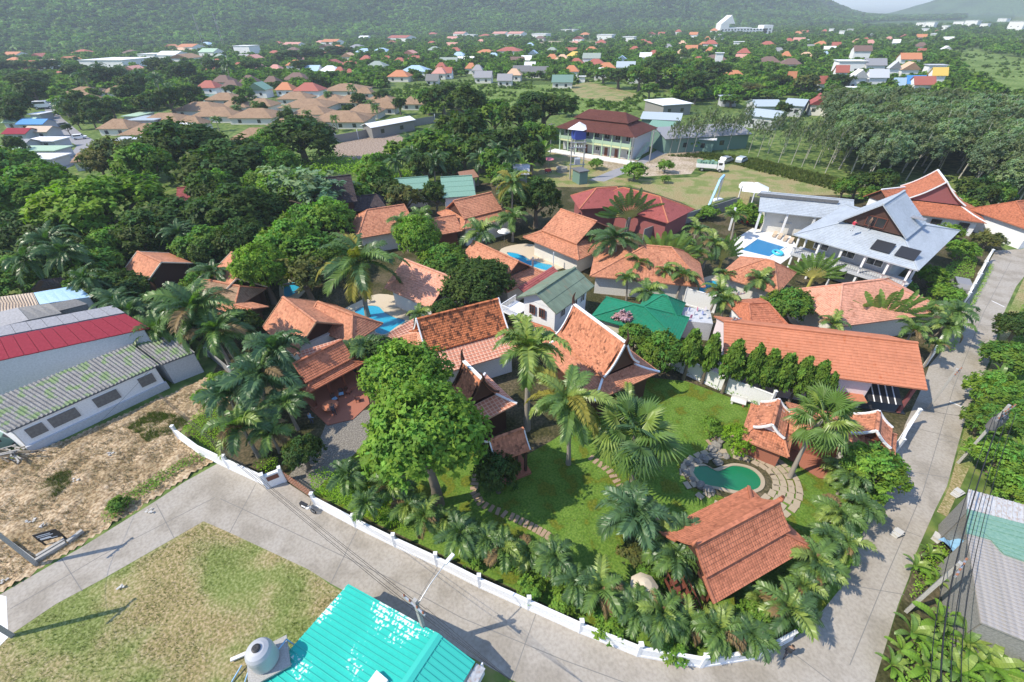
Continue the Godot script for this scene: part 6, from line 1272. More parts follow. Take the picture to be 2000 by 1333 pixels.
	hedge("mixed green planting along the lane side of the corner pavilion", PackedVector2Array([v2(-4.39, -18.98), v2(-0.35, -17.27), v2(4.38, -14.62), v2(8.1, -12.6), v2(12.15, -11.77), v2(16.13, -12.3), v2(19.78, -13.99), v2(23.37, -16.42), v2(23.5, -17.99), v2(18.88, -14.35), v2(13.75, -13.28), v2(8.75, -14.54), v2(4.28, -16.8), v2(-0.32, -19.32)]), 0.9, "leaf_mid", 34, 36.0, 0.24)
	hedge("dark planting along the right-hand lane", PackedVector2Array([v2(21.4, -14.3), v2(24.62, -16.58), v2(28.99, -20.93), v2(33.21, -24.9), v2(35.3, -26.57), v2(33.58, -27.21), v2(29.7, -23.38), v2(26.08, -19.63), v2(22.03, -16.07)]), 1.0, "leaf_mid", 35, 36.0, 0.24)
	hedge("low green border under the columnar trees", PackedVector2Array([v2(17.33, -39.83), v2(20.09, -39.1), v2(22.62, -36.41), v2(25.92, -33.68), v2(26.92, -34.66), v2(24.32, -37.81), v2(21.3, -40.94), v2(18.56, -42)]), 0.6, "leaf_mid", 36, 50.0, 0.2)
	hedge("weedy green bank between the dry lot and the lane", PackedVector2Array([v2(-34.17, -21.38), v2(-33.32, -23.29), v2(-32.22, -25.08), v2(-30.96, -27.31), v2(-29.74, -28.19), v2(-29.92, -29.44), v2(-31.42, -28.53), v2(-32.8, -26.78), v2(-34.1, -25.13), v2(-35.32, -23.58), v2(-35.31, -22.35)]), 0.5, "leaf_mid", 37, 60.0, 0.2)
	hedge("leafy bank of climbers at the lower right corner", PackedVector2Array([v2(23.12, -9.49), v2(26.21, -11.97), v2(30.34, -14.13), v2(31.56, -13.44), v2(32.26, -11.86), v2(35.76, -10.64), v2(33.38, -5.6), v2(21.09, -5.78)]), 0.8, "leaf_bright", 38, 40.0, 0.26)
	hedge("dense green bank above the right-hand verge", PackedVector2Array([v2(71.04, -52.38), v2(70.99, -47.3), v2(63.65, -32.47), v2(52.8, -22.84), v2(43.71, -23.05), v2(42, -24.15), v2(45.81, -28.78), v2(49.9, -32.85), v2(58.79, -41.21)]), 1.2, "leaf_mid", 39, 30.0, 0.28)
	hedge("green strip along the grey railing wall", PackedVector2Array([v2(53, -42.4), v2(62.66, -51.35), v2(77.59, -64.76), v2(78.08, -64.37), v2(63.13, -51.07), v2(53.61, -42.38)]), 0.5, "hedge_lime", 40, 70.0, 0.16)
	hedge("garden beds before the grey villa", PackedVector2Array([v2(58.82, -54.24), v2(66.86, -61.69), v2(76.64, -68.64), v2(80.83, -70.49), v2(72.29, -61.46), v2(64.16, -54.03), v2(59.24, -50.18), v2(56.53, -50.28)]), 0.9, "leaf_bright", 41, 40.0, 0.22)
	hedge("yellow-green creeper bank on the lane's corner at right", PackedVector2Array([v2(29.4, -16.3), v2(31.47, -18.03), v2(32.81, -18.21), v2(32.79, -17.2), v2(31.18, -15.89), v2(29.07, -14.85), v2(27.61, -14.35)]), 0.8, "leaf_lime", 42, 80.0, 0.18)
	hedge("creeper-covered green mound before the cleared plot", PackedVector2Array([v2(-63.2, -132.26), v2(-56, -146.13), v2(-39.42, -130.54), v2(-26.84, -124.6), v2(-21.94, -119.55), v2(-27.46, -113.39), v2(-39.45, -119.83), v2(-48.77, -123.71), v2(-54.96, -121.79)]), 2.6, "leaf_lime", 43, 7.0, 0.6)
	# grass blades and hay, far too many to count
	scatter("grass", "tufts of rough grass beside the lane", PackedVector2Array([v2(-46.32, -13.25), v2(-35.11, -13.05), v2(-33.41, -15.19), v2(-31.31, -16.89), v2(-26.21, -21.48), v2(-23.4, -20.42), v2(-16, -17.35), v2(-14.07, -16.22), v2(-11.81, -14.92), v2(-15.24, -11.51), v2(-12.83, -8.55), v2(-39.78, -7.79)]), 9000, tuft_mesh(1, 7, 0.03), M.dry_blade, 0.05, 0.16, 51, true, [], noise(0.22, 3, 56))
	scatter("grass", "green tufts in the rough ground beside the lane", PackedVector2Array([v2(-46.32, -13.25), v2(-35.11, -13.05), v2(-33.41, -15.19), v2(-31.31, -16.89), v2(-26.21, -21.48), v2(-23.4, -20.42), v2(-16, -17.35), v2(-14.07, -16.22), v2(-11.81, -14.92), v2(-15.24, -11.51), v2(-12.83, -8.55), v2(-39.78, -7.79)]), 5000, tuft_mesh(7, 7, 0.04), M.grass_blade, 0.06, 0.22, 58, true, [], noise(0.09, 2, 57))
	scatter("hay", "cut hay lying on the dry lot", PackedVector2Array([v2(-71.02, -28.9), v2(-50.47, -29.32), v2(-48.08, -28.33), v2(-45.79, -30.36), v2(-36.39, -39.82), v2(-33.95, -39.39), v2(-31.14, -35.92), v2(-32.59, -34.94), v2(-34.14, -32.81), v2(-34.25, -31.2), v2(-28.74, -28.16), v2(-30.59, -26.26), v2(-32.1, -24.18), v2(-35.25, -20.27), v2(-38.71, -16.51), v2(-43.79, -11.14)]), 16000, tuft_mesh(2, 8, 0.03), M.hay_blade, 0.15, 0.45, 52, true, [], null, 0.05)
	scatter("weeds", "green weeds growing through the hay", PackedVector2Array([v2(-40.26, -32.76), v2(-38.99, -34.96), v2(-35.15, -34.09), v2(-34.22, -32.96), v2(-35.25, -31.57), v2(-36.71, -30.59)]), 900, tuft_mesh(3, 8, 0.05), M.grass_blade, 0.25, 0.55, 53)
	scatter("weeds", "patch of green weeds in the middle of the dry lot", PackedVector2Array([v2(-43.56, -25.35), v2(-43.06, -27.02), v2(-41.82, -27.28), v2(-40.77, -25.83), v2(-40.99, -24.49), v2(-42.04, -24.1)]), 600, tuft_mesh(4, 8, 0.05), M.grass_blade, 0.2, 0.4, 54)
	scatter("fallen_leaves", "dry leaves fallen on the lawn and path", PackedVector2Array([v2(-17.65, -24.48), v2(-15.9, -29.73), v2(-3.5, -25.23), v2(0.25, -26.85), v2(9.68, -33.98), v2(15.73, -38.34), v2(25.51, -32.79), v2(23.64, -28.71), v2(33.19, -26.62), v2(23.46, -15.31), v2(11.99, -11.33), v2(3.93, -13.95), v2(-10.68, -21.8)]), 2600, tuft_mesh(8, 3, 0.09), M.dry_blade, 0.08, 0.2, 57)
	scatter("grass", "longer grass at the edges of the lawn", PackedVector2Array([v2(-3.45, -24.15), v2(-0.29, -22.05), v2(3.63, -17.99), v2(8.69, -17.49), v2(12.68, -21.77), v2(16.96, -21.67), v2(26.61, -23.45), v2(32.72, -26.63), v2(24.93, -29.32), v2(15.8, -38.6), v2(9.68, -33.98), v2(4.25, -28.57)]), 9000, tuft_mesh(5, 6, 0.04), M.grass_blade, 0.06, 0.13, 55)

func plants_mid() -> void:
	tree(2, "leaf_lime", v3(-73.7, 0, -81.17), 10.97, 7.5, 4.37, "huge layered bright green tree at left")
	trees("%s tree from the left in the jungle belt, # and broad", "trees of the jungle belt at left", [[1, "mid", -122.14, -114, 7.49, 6], [1, "mid", -74.84, -61.06, 5.42, 3.5], [1, "dark", -84.06, -73.55, 5.72, 5], [1, "mid", -93.63, -88.2, 8.52, 7], [1, "mid", -110.28, -110.26, 4.88, 5], [1, "mid", -70.66, -62.56, 4.73, 3.5], [1, "dark", -77.58, -74.41, 6.68, 4.5], [1, "mid", -63.09, -61.25, 4.63, 4], [1, "dark", -71.98, -73.1, 5.29, 4], [1, "mid", -65.96, -68.66, 3.36, 4], [1, "olive", -102.36, -122.17, 7.29, 6], [1, "bright", -65.87, -70.68, 3.87, 4], [1, "olive", -99.78, -123.44, 4.03, 5], [1, "mid", -83.02, -107.41, 6.49, 7], [1, "dark", -61.61, -73.52, 6.6, 5], [1, "dark", -62.03, -76.67, 5.03, 4], [1, "dark", -85.34, -122.94, 11.21, 8], [1, "dark", -60.26, -79.41, 7.01, 5], [1, "dark", -80.73, -127.01, 7.5, 7], [1, "mid", -50.85, -69.96, 5.12, 4], [1, "dark", -48.78, -66.99, 2.9, 3.5], [1, "dark", -59.28, -90.73, 5.68, 6], [1, "bright", -58.73, -92.44, 3.65, 7], [1, "dark", -65.15, -108.27, 11.29, 7], [1, "dark", -50.38, -80.05, 7.93, 6], [1, "dark", -45.01, -70.61, 4.71, 4.5], [1, "dark", -46.12, -81.22, 5.71, 5], [1, "mid", -52.72, -98.61, 5.01, 5], [1, "mid", -66.11, -130.24, 6.3, 6], [1, "mid", -54.53, -109.1, 6.02, 6], [1, "bright", -48.38, -94.84, 4.31, 5], [1, "dark", -57.72, -134.06, 10.71, 7], [1, "mid", -37.09, -76.99, 4.57, 4.5]])
	tree(6, "leaf_grey", v3(-39.4, 0, -87.94), 10, 7, 3.73, "tall grey half-bare tree before the weathered steep roof")
	tree(6, "leaf_grey", v3(-47.21, 0, -96.74), 6.53, 6, 3.64, "smaller grey half-bare tree left of the steep roof")
	palms("%s palm from the left deep in the jungle belt", "palms of the jungle belt", [["mid", -69.74, -60.05, 1.28], ["mid", -70.18, -63.46, 1.46], ["mid", -63.52, -60.17, 1.41], ["mid", -57.22, -53.52, 1.18], ["mid", -50.68, -48.4, 1.21], ["mid", -47.8, -46.58, 0.98], ["mid", -46.32, -46.86, 1.08], ["mid_feather", -42.27, -43.95, 1.39], ["mid", -55.25, -70.16, 1.16], ["mid", -42.29, -48.55, 1], ["mid", -53.47, -73.93, 1.21], ["mid", -41.75, -57.18, 1.12]])
	trees("%s tree from the left in the wood beside the school block, #", "trees of the wood beside the school", [[3, "mid", -31.56, -93.57, 3.75, 4], [3, "mid", -30.34, -102.76, 4.6, 5], [3, "bright", -33.98, -119.9, 3.95, 4], [3, "dark", -25.76, -96.58, 3.85, 4], [3, "olive", -21.5, -91.34, 4.21, 4], [3, "mid", -26.27, -125.64, 6.82, 5], [3, "dark", -19.94, -110.35, 4.28, 5], [3, "mid", -33.93, -214.36, 6.54, 6], [3, "mid", -19.42, -126.32, 7.5, 6], [3, "dark", -15.35, -92.57, 3.19, 4], [3, "dark", -27.14, -213.15, 8.65, 7], [3, "dark", -14.26, -113.69, 3.78, 4], [3, "dark", -12.4, -134.78, 7.86, 8], [3, "mid", -11.86, -124.48, 5.41, 5], [4, "dark", -13.54, -168.45, 7.74, 11], [3, "dark", -7.1, -125.29, 7.45, 6], [3, "mid", -4.14, -113.75, 4.39, 5], [3, "mid", -4.47, -163.37, 6.8, 7], [3, "mid", -1.62, -106.3, 3.57, 4], [3, "dark", 1.08, -130.48, 6.31, 6], [3, "dark", 1.04, -86.93, 3.03, 4], [3, "dark", 4.72, -157.86, 7.42, 7], [3, "dark", 6.21, -120.37, 3.94, 5], [3, "mid", 8.43, -136.18, 5.82, 6], [3, "dark", 12.46, -169.87, 11.4, 8]])
	palms("%s palm from the left in the grove before the school block", "palms before the school block", [["mid", -26.59, -114.4, 1.29], ["mid_feather", -18.33, -74.87, 1.37], ["mid", -27.19, -132.95, 1.46], ["mid", -22.8, -114.15, 1.29], ["mid", -21.8, -125.34, 1.51], ["mid", -17.89, -109.88, 1.25], ["mid", -17, -117.96, 1.33], ["mid", -18.73, -146.28, 1.46], ["mid", -13.92, -126.92, 1.41], ["mid", -7.78, -113.17, 1.28], ["mid", -2.88, -117.01, 1.32], ["mid", -0.95, -89.3, 1.06], ["mid", 0.88, -112.6, 1.28], ["mid_feather", 0.46, -78.32, 1.42], ["mid", 1.87, -101.43, 1.17], ["banana_dark", 3.48, -117.41, 1.67], ["mid", 4.33, -122.97, 1.26], ["banana_dark", 6.26, -120.88, 1.86], ["banana_dark", 9.57, -130.53, 1.98]])
	trees("%s tree from the left in the line beyond the bright field", "trees beyond the bright field", [[3, "mid", 59.03, -312.56, 7.75, 5], [3, "dark", 62.9, -286.91, 8.57, 6], [3, "mid", 71.2, -274.72, 8.21, 7], [3, "mid", 70.39, -248.93, 5.03, 4], [3, "dark", 84.24, -287.91, 10.69, 8], [3, "mid", 113.51, -373.91, 10.95, 8], [3, "mid", 90.59, -271.15, 9.46, 7], [3, "dark", 86.43, -238.75, 7.2, 7], [3, "mid", 86.09, -228.88, 4.66, 4], [3, "mid", 120.17, -324.62, 9.6, 7], [3, "dark", 107.91, -276.55, 6.22, 5], [3, "dark", 119.1, -292.62, 8.7, 7], [3, "mid", 98.7, -219.21, 5.62, 3], [3, "mid", 114.42, -251.9, 7.63, 4], [3, "olive", 117.52, -241.78, 6.74, 4], [3, "mid", 120.54, -232.03, 5.91, 3], [3, "dark", 138.28, -259.66, 6.52, 5], [3, "dark", 103.79, -185.42, 3.37, 4], [3, "olive", 141.08, -239.2, 6.63, 6], [3, "mid", 125.91, -208.09, 4.27, 4], [3, "dark", 166.67, -254.85, 7.05, 5]])
	trees("%s leafy tree from the left along the plantation's near edge", "trees along the plantation's edge", [[3, "mid", 72.26, -96, 2.48, 3], [3, "dark", 75.85, -97.14, 3.04, 4], [3, "mid", 74.86, -91.33, 2.65, 2.6], [3, "dark", 78.9, -95.12, 3.26, 4], [3, "bright", 90.15, -86.06, 2.53, 2.5], [3, "dark", 92.54, -87.53, 4.07, 4], [3, "mid", 96.67, -87.25, 3.05, 3.5], [3, "mid", 103.52, -93.5, 3.75, 4]])
	shrubs("leaf_bright", "%s bushy young tree from the left on and round the yard", "young trees round the yard", [[23.81, -125.4, 2.12], [31.47, -114.29, 3.35], [31.7, -89.77, 1.6], [41.14, -120.79, 2.41], [38.72, -112.03, 1.4], [51.65, -146.12, 2.43], [55.99, -155.29, 3.49], [56.52, -144.4, 2.83], [38.18, -87.13, 1.56], [40.25, -87.41, 2.11], [45.76, -85.09, 3.15], [48.04, -82.95, 2.02]])
	trees("%s tree from the left round the brown resort roofs and the far road", "trees round the resort roofs", [[3, "dark", -204.72, -203.02, 4.58, 5], [3, "dark", -217.89, -223.74, 6.81, 6], [3, "dark", -412.22, -442.9, 15.04, 7], [3, "dark", -199.63, -202.45, 4.57, 5], [3, "dark", -153.46, -149.8, 3.19, 4], [3, "dark", -288.51, -312.54, 12.35, 7], [3, "dark", -124.44, -121.68, 3.33, 4], [3, "dark", -240.34, -260.24, 7.8, 7], [3, "dark", -380.56, -435.87, 12.7, 7], [3, "dark", -200.6, -228.59, 3.94, 5], [3, "dark", -165.44, -184.1, 1.92, 3], [3, "dark", -183.99, -211.61, 3.89, 5], [3, "dark", -311.1, -379.25, 11.12, 7], [3, "dark", -171.52, -196.85, 2.45, 3], [3, "dark", -193.45, -227.9, 5.08, 6], [3, "dark", -188.62, -225.65, 4.59, 5], [3, "dark", -165.22, -196.82, 3.66, 4], [3, "dark", -175.55, -211.89, 5.41, 5], [3, "dark", -106.34, -121.41, 3.97, 5], [3, "dark", -251.15, -323.42, 11.13, 8], [3, "dark", -165.77, -203.68, 3.56, 4], [3, "dark", -159.52, -197.74, 2.66, 3], [3, "dark", -172.42, -218.1, 5.56, 5], [3, "dark", -107.33, -129.36, 3.5, 5], [3, "dark", -187.01, -251.51, 7.58, 6], [3, "dark", -105.67, -132.04, 4.27, 5], [3, "dark", -207.8, -286.77, 8.54, 7], [3, "dark", -153.69, -215.7, 6.58, 6], [3, "dark", -262.19, -396.56, 11.58, 8], [3, "dark", -148.35, -222.07, 6.74, 7], [3, "dark", -218.51, -348.88, 11.96, 8], [3, "dark", -154, -246.83, 6.21, 6], [3, "dark", -187.25, -314.89, 6.24, 5], [3, "dark", -222.31, -400.71, 9.77, 7], [3, "dark", -157.97, -292.23, 4.39, 3], [3, "dark", -123.45, -233.36, 3.56, 4], [3, "dark", -198.94, -408.53, 9.96, 6], [3, "dark", -103.58, -209.96, 3.23, 4], [3, "dark", -130.56, -290.42, 4.35, 4], [3, "dark", -209.64, -506.53, 14.67, 7], [3, "dark", -84.98, -190.27, 3.45, 4], [3, "dark", -71.56, -168.34, 5.28, 5], [3, "dark", -155.52, -398.88, 9.74, 6], [3, "dark", -196.67, -539.25, 15.58, 7], [3, "dark", -111.01, -301.95, 6, 5], [3, "dark", -181.97, -576.3, 16.61, 7], [3, "dark", -67.86, -212.33, 2.73, 3], [3, "dark", -69.07, -234.02, 4.16, 4], [3, "dark", -59.92, -240.92, 4.27, 4], [3, "dark", -46.63, -216.32, 3.32, 4]])
	palms("%s palm from the left between the brown resort roofs", "palms between the resort roofs", [["mid", -195.06, -221.48, 1.54], ["mid", -242.4, -299.02, 2.03], ["mid", -282.25, -365.57, 2.14], ["mid", -264.33, -358, 2.2], ["mid", -223.83, -317.94, 2.15], ["mid", -192.39, -282.49, 1.92], ["mid", -177.87, -271.27, 1.63], ["mid_feather", -111.43, -188.06, 1.1], ["mid", -181.87, -339.68, 2.2], ["mid_feather", -116.62, -214.96, 1.24], ["mid_feather", -110.23, -220.34, 1.27], ["mid_feather", -91.34, -206.51, 1.2], ["mid_feather", -78.62, -194.57, 1.13], ["mid_feather", -86.66, -245.13, 1.4], ["mid_feather", -64.2, -183.52, 1.08], ["mid_feather", -78.39, -260.21, 1.47], ["mid_feather", -60.25, -218.45, 1.37], ["mid_feather", -52.71, -200.23, 1.27]])

# rubber trees: thin pale leaning trunks under a sparse grey-green crown
func rubber_grove() -> void:
	var r := RandomNumberGenerator.new()
	r.seed = 404
	for v in 4:
		var make := func() -> Node3D:
			var o := Node3D.new()
			var h := 11.0
			var lean: float = [0.8, 1.6, -0.4, 0.9][v]
			part(o, "trunk", trunk_mesh("rtrunk%d" % v, [v3(0, -0.1, 0), v3(lean * 0.3, h * 0.3, 0.1), v3(lean * 0.7, h * 0.6, 0.2), v3(lean, h * 0.85, 0.1)], [0.17, 0.13, 0.1, 0.06], 6), M.bark_pale)
			for i in 5:
				var a := i * 1.3 + v
				var p0 := v3(lean * (0.55 + 0.06 * i), h * (0.5 + 0.06 * i), 0.15)
				part(o, "limb", trunk_mesh("rlimb%d_%d" % [v, i], [p0, p0 + v3(cos(a), 1.6, sin(a)), p0 + v3(cos(a) * 2.0, 3.4, sin(a) * 2.0)], [0.07, 0.05, 0.02], 5), M.bark_pale)
			var c := part(o, "crown", crown_mesh(140 + v, 44, 6000 if v < 3 else 1500, 0.085, v3(1, 0.95, 1), v2(0.14, 0.28), 0.0, 0.2), M.leaf_grey if v == 1 else M.leaf_rubber)
			c.position = v3(lean, h * 0.66, 0.1)
			c.scale = v3(5.4, 5.6, 5.4)
			return o
		stock["rubber%d" % v] = make.call()
	var spots := []
	var edge := PackedVector2Array([v2(83.67, -114.57), v2(84.07, -103.45), v2(103.37, -113.22), v2(108.98, -110.66), v2(95.93, -86.88), v2(111.64, -86.01), v2(163.76, -131.61), v2(193.64, -183.94), v2(208.14, -227.14), v2(182.49, -230.55), v2(147.86, -213.11), v2(118.97, -181.62), v2(92.95, -137.32)])
	var lo := v2(1e9, 1e9)
	var hi := -lo
	for p in edge:
		lo = lo.min(p); hi = hi.max(p)
	var gx := lo.x
	while gx < hi.x:
		var gz := lo.y
		while gz < hi.y:
			var p := v2(gx + r.randf_range(-0.8, 0.8), gz + r.randf_range(-0.8, 0.8))
			if Geometry2D.is_point_in_polygon(p, edge): spots.append(p)
			gz += 5.2
		gx += 4.4
	spots.sort_custom(func(a, b): return a.length() < b.length())
	var k := 0
	for p in spots:
		if k >= 190: break
		var s := r.randf_range(0.85, 1.15)
		plant("rubber%d" % (k % 3), "rubber_tree", func(): return null, v3(p.x, 0, p.y), r.randf_range(-0.5, 0.5), v3(s, s, s), "slender pale-stemmed tree of the dense plantation at right", "tree", "trees of the plantation at right")
		k += 1
	k = 0
	var thin := [v2(48.53, -140.9), v2(50.07, -138.94), v2(53.43, -141.76), v2(54.52, -138.58), v2(59.57, -145.1), v2(61.39, -142.37), v2(64.96, -145.98), v2(66.45, -142.59), v2(70.32, -145.53), v2(71.42, -139.06), v2(72.48, -135.37), v2(77, -138.61), v2(75, -128.44), v2(77.37, -126.14), v2(79.13, -123.95), v2(81.24, -121.79), v2(81.98, -117.89), v2(81.45, -147.96), v2(75.06, -155.66), v2(81.37, -138.25), v2(84.83, -132.1), v2(85.92, -127.61)]
	thin.sort_custom(func(p, q): return p.x / -p.y < q.x / -q.y)
	for p in thin:
		var s := r.randf_range(0.75, 1.0)
		plant("rubber3", "rubber_tree", func(): return null, v3(p.x, 0, p.y), r.randf_range(-0.4, 0.4), v3(s * 0.65, s * 1.05, s * 0.65), nth(k) + " thin see-through tree from the left before the green workshop", "tree", "thin trees before the workshop")
		k += 1
	scatter("grass", "green undergrowth below the thin trees", PackedVector2Array([v2(46.46, -138.02), v2(59.3, -140.03), v2(70.95, -132.04), v2(81.19, -114.75), v2(84.07, -103.45), v2(77.71, -100.89), v2(67.18, -118), v2(59.63, -132.92)]), 2500, tuft_mesh(6, 8, 0.1), M.grass_blade, 0.5, 1.1, 66)

# the masses of trees on the plain: single crowns can no longer be told apart
func woods() -> void:
	var r := RandomNumberGenerator.new()
	r.seed = 505
	var clear := []
	for p in [[v2(34.5, -312.78), v2(66.31, -350.24), v2(89.99, -260.47), v2(73.01, -229.4), v2(44.1, -202.6), v2(26.14, -211.87)], [v2(-75.96, -330.81), v2(-32.76, -368.49), v2(35.87, -325.85), v2(29.64, -242.61), v2(13.56, -222.46), v2(-21.82, -233.76), v2(-59.77, -254.14)], [v2(408.3, -482.62), v2(461.1, -519.85), v2(386.38, -356.55), v2(256.39, -228.55), v2(233.92, -234.94), v2(250.01, -277.61)], [v2(-58.74, -159.94), v2(-53.61, -172.83), v2(-39.66, -176.7), v2(-32.61, -157.7), v2(-35.67, -147.69), v2(-46.68, -141.12), v2(-53.56, -145.94)], [v2(-275.35, -301.5), v2(-269.2, -300.66), v2(-201.37, -224.59), v2(-163.72, -188.37), v2(-141.14, -166.98), v2(-136.32, -155.81), v2(-147.56, -163.78), v2(-170.7, -183.56), v2(-201.17, -214.93)], [v2(-349.89, -291.56), v2(-221.24, -250.25), v2(-150.68, -167.79), v2(-130.6, -137.15), v2(-165.65, -124.6)], [v2(-198.61, -220.59), v2(-160.74, -243.09), v2(-137.04, -264.11), v2(-128.08, -281.29), v2(-91.65, -315.32), v2(-43.9, -269.75), v2(-41.65, -209.66), v2(-55.02, -178.15), v2(-80.28, -158.14), v2(-111.59, -153.82), v2(-136.32, -155.81)], [v2(6.6, -127.2), v2(11.83, -192.77), v2(61.55, -230.84), v2(119.87, -238.87), v2(160.59, -233.46), v2(237.6, -231.12), v2(229.9, -179.98), v2(123.26, -85.36), v2(61.48, -69.34), v2(28.19, -75.15), v2(5.18, -98.29)], [v2(53.95, -915.94), v2(160.27, -830.62), v2(128.4, -696.99), v2(51.58, -751.44)], [v2(-141.03, -137.91), v2(-82.68, -202.6), v2(-30.61, -208.46), v2(29.45, -326.94), v2(12, -97.89), v2(-19.13, -43.72), v2(-65.24, -29.07)], [v2(-192.34, -316.19), v2(-170.23, -317.63), v2(-143.01, -273.83), v2(-157.12, -261.55)]]:
		clear.append(PackedVector2Array(p))
	var bands := [["woodland", "dark mixed trees between the far houses", 150.0, 420.0, 2600, 2.2, 4.4], ["woodland", "trees of the plain among the houses of the town", 420.0, 1700.0, 11000, 2.3, 4.8]]
	var meshes := [crown_mesh(151, 10, 320, 0.42, v3(1, 0.85, 1)), crown_mesh(152, 14, 420, 0.36, v3(1, 1.0, 1))]
	var f := noise(0.01, 3, 31)
	for bi in 2:
		var b: Array = bands[bi]
		for half in 2:
			var tf := []
			var cols := []
			for i in b[4]:
				var th := r.randf_range(-0.95, 0.95)
				var d: float = sqrt(lerpf(b[2] * b[2], b[3] * b[3], r.randf()))
				if bi == 1: d = lerpf(b[2], b[3], pow(r.randf(), 1.2))
				var p := v2(sin(th) * d, -cos(th) * d)
				var bad := false
				for c in clear:
					if Geometry2D.is_point_in_polygon(p, c):
						bad = true
						break
				if bad or taken_by_house(p): continue
				if bi == 1 and f.get_noise_2d(p.x, p.y) < -0.12 and r.randf() < 0.6: continue
				var s := r.randf_range(b[5], b[6])
				tf.append(Transform3D(Basis(Vector3.UP, r.randf() * TAU).scaled(v3(s, s * r.randf_range(0.7, 1.15), s)), v3(p.x, s * r.randf_range(0.5, 0.85), p.y)))
				var k := clampf(0.78 + 0.35 * f.get_noise_2d(p.x * 3.0, p.y * 3.0) + r.randf_range(-0.25, 0.3), 0.25, 1)
				cols.append(Color(k * r.randf_range(0.85, 1.05), k, k * r.randf_range(0.7, 0.95)))
			many(b[0], b[1] + (", rounded crowns" if half else ", dense crowns"), meshes[half], M.leaf_mid if half else M.leaf_bright, tf, true, r, cols)

	scatter("scrub", "low scrub on the green fields behind the wood", PackedVector2Array([v2(-76.42, -317.89), v2(-30.68, -342.94), v2(35.31, -320.5), v2(66.31, -350.24), v2(87.22, -251.76), v2(73.01, -229.4), v2(44.1, -202.6), v2(27.16, -220.85), v2(13.33, -218.48), v2(-21.59, -230.84), v2(-60.59, -246.13)]), 900, crown_mesh(153, 8, 160, 0.5), M.leaf_mid, 0.5, 1.7, 67, true, [PackedVector2Array([v2(36.74, -304.91), v2(51.76, -323.16), v2(69.5, -263.37), v2(53.84, -239.49), v2(36.74, -258.68)])], noise(0.03, 3, 5))
	scatter("scrub", "bushes on the field at the upper right", PackedVector2Array([v2(408.3, -482.62), v2(461.1, -519.85), v2(386.38, -356.55), v2(256.39, -228.55), v2(233.92, -234.94), v2(250.01, -277.61)]), 260, crown_mesh(153, 8, 160, 0.5), M.leaf_mid, 0.6, 2.0, 68, true, [], noise(0.02, 3, 6))

func taken_by_house(p: Vector2) -> bool:
	for h in house_spots:
		if p.distance_to(h[0]) < h[1] or p.distance_to(h[0] - h[0].normalized() * h[1] * 1.1) < h[1] * 0.9: return true
	return false

# ---------------------------------------------------------------- things along the lanes
func wire(label: String, a: Vector3, b: Vector3, droop: float, rad := 0.013) -> void:
	var p := []
	var r := []
	for i in 13:
		var t := i / 12.0
		p.append(a.lerp(b, t) - Vector3.UP * droop * 4.0 * t * (1.0 - t))
		r.append(rad)
	var mb := MB.new()
	mb.tube(p, r, 4, false)
	solo("power_line", mb, M.black, label, "power line", "", "overhead wires")

func utility_pole(at: Vector3, h: float, yaw: float, label: String, arms := 1, lamp := false) -> Node3D:
	var o := thing("utility_pole", label, "utility pole", at, yaw)
	var mb := MB.new()
	mb.beam(v3(0, -0.2, 0), v3(0, h, 0), 0.26, 0.2)
	part(o, "pole", mb, M.pole_concrete)
	for i in arms:
		mb = MB.new()
		mb.box(v3(0, h - 0.35 - 0.8 * i, 0.16), v3(1.9, 0.12, 0.1))
		part(o, "crossarm", mb, M.steel)
		for x in [-0.8, -0.3, 0.3, 0.8]:
			mb = MB.new()
			mb.lathe([v2(0.03, 0), v2(0.07, 0.05), v2(0.03, 0.1), v2(0.07, 0.15), v2(0.02, 0.2)], 8, v3(x, h - 0.29 - 0.8 * i, 0.16))
			part(o, "insulator", mb, M.rust)
	if lamp:
		mb = MB.new()
		mb.tube([v3(0, h - 0.8, 0), v3(0, h - 0.2, -1.2), v3(0, h + 0.1, -2.6)], [0.04, 0.035, 0.03], 6)
		part(o, "lamp_arm", mb, M.steel)
		mb = MB.new()
		mb.box(v3(0, h + 0.1, -2.95), v3(0.22, 0.14, 0.75))
		part(o, "lamp_head", mb, M.white_paint)
	return o

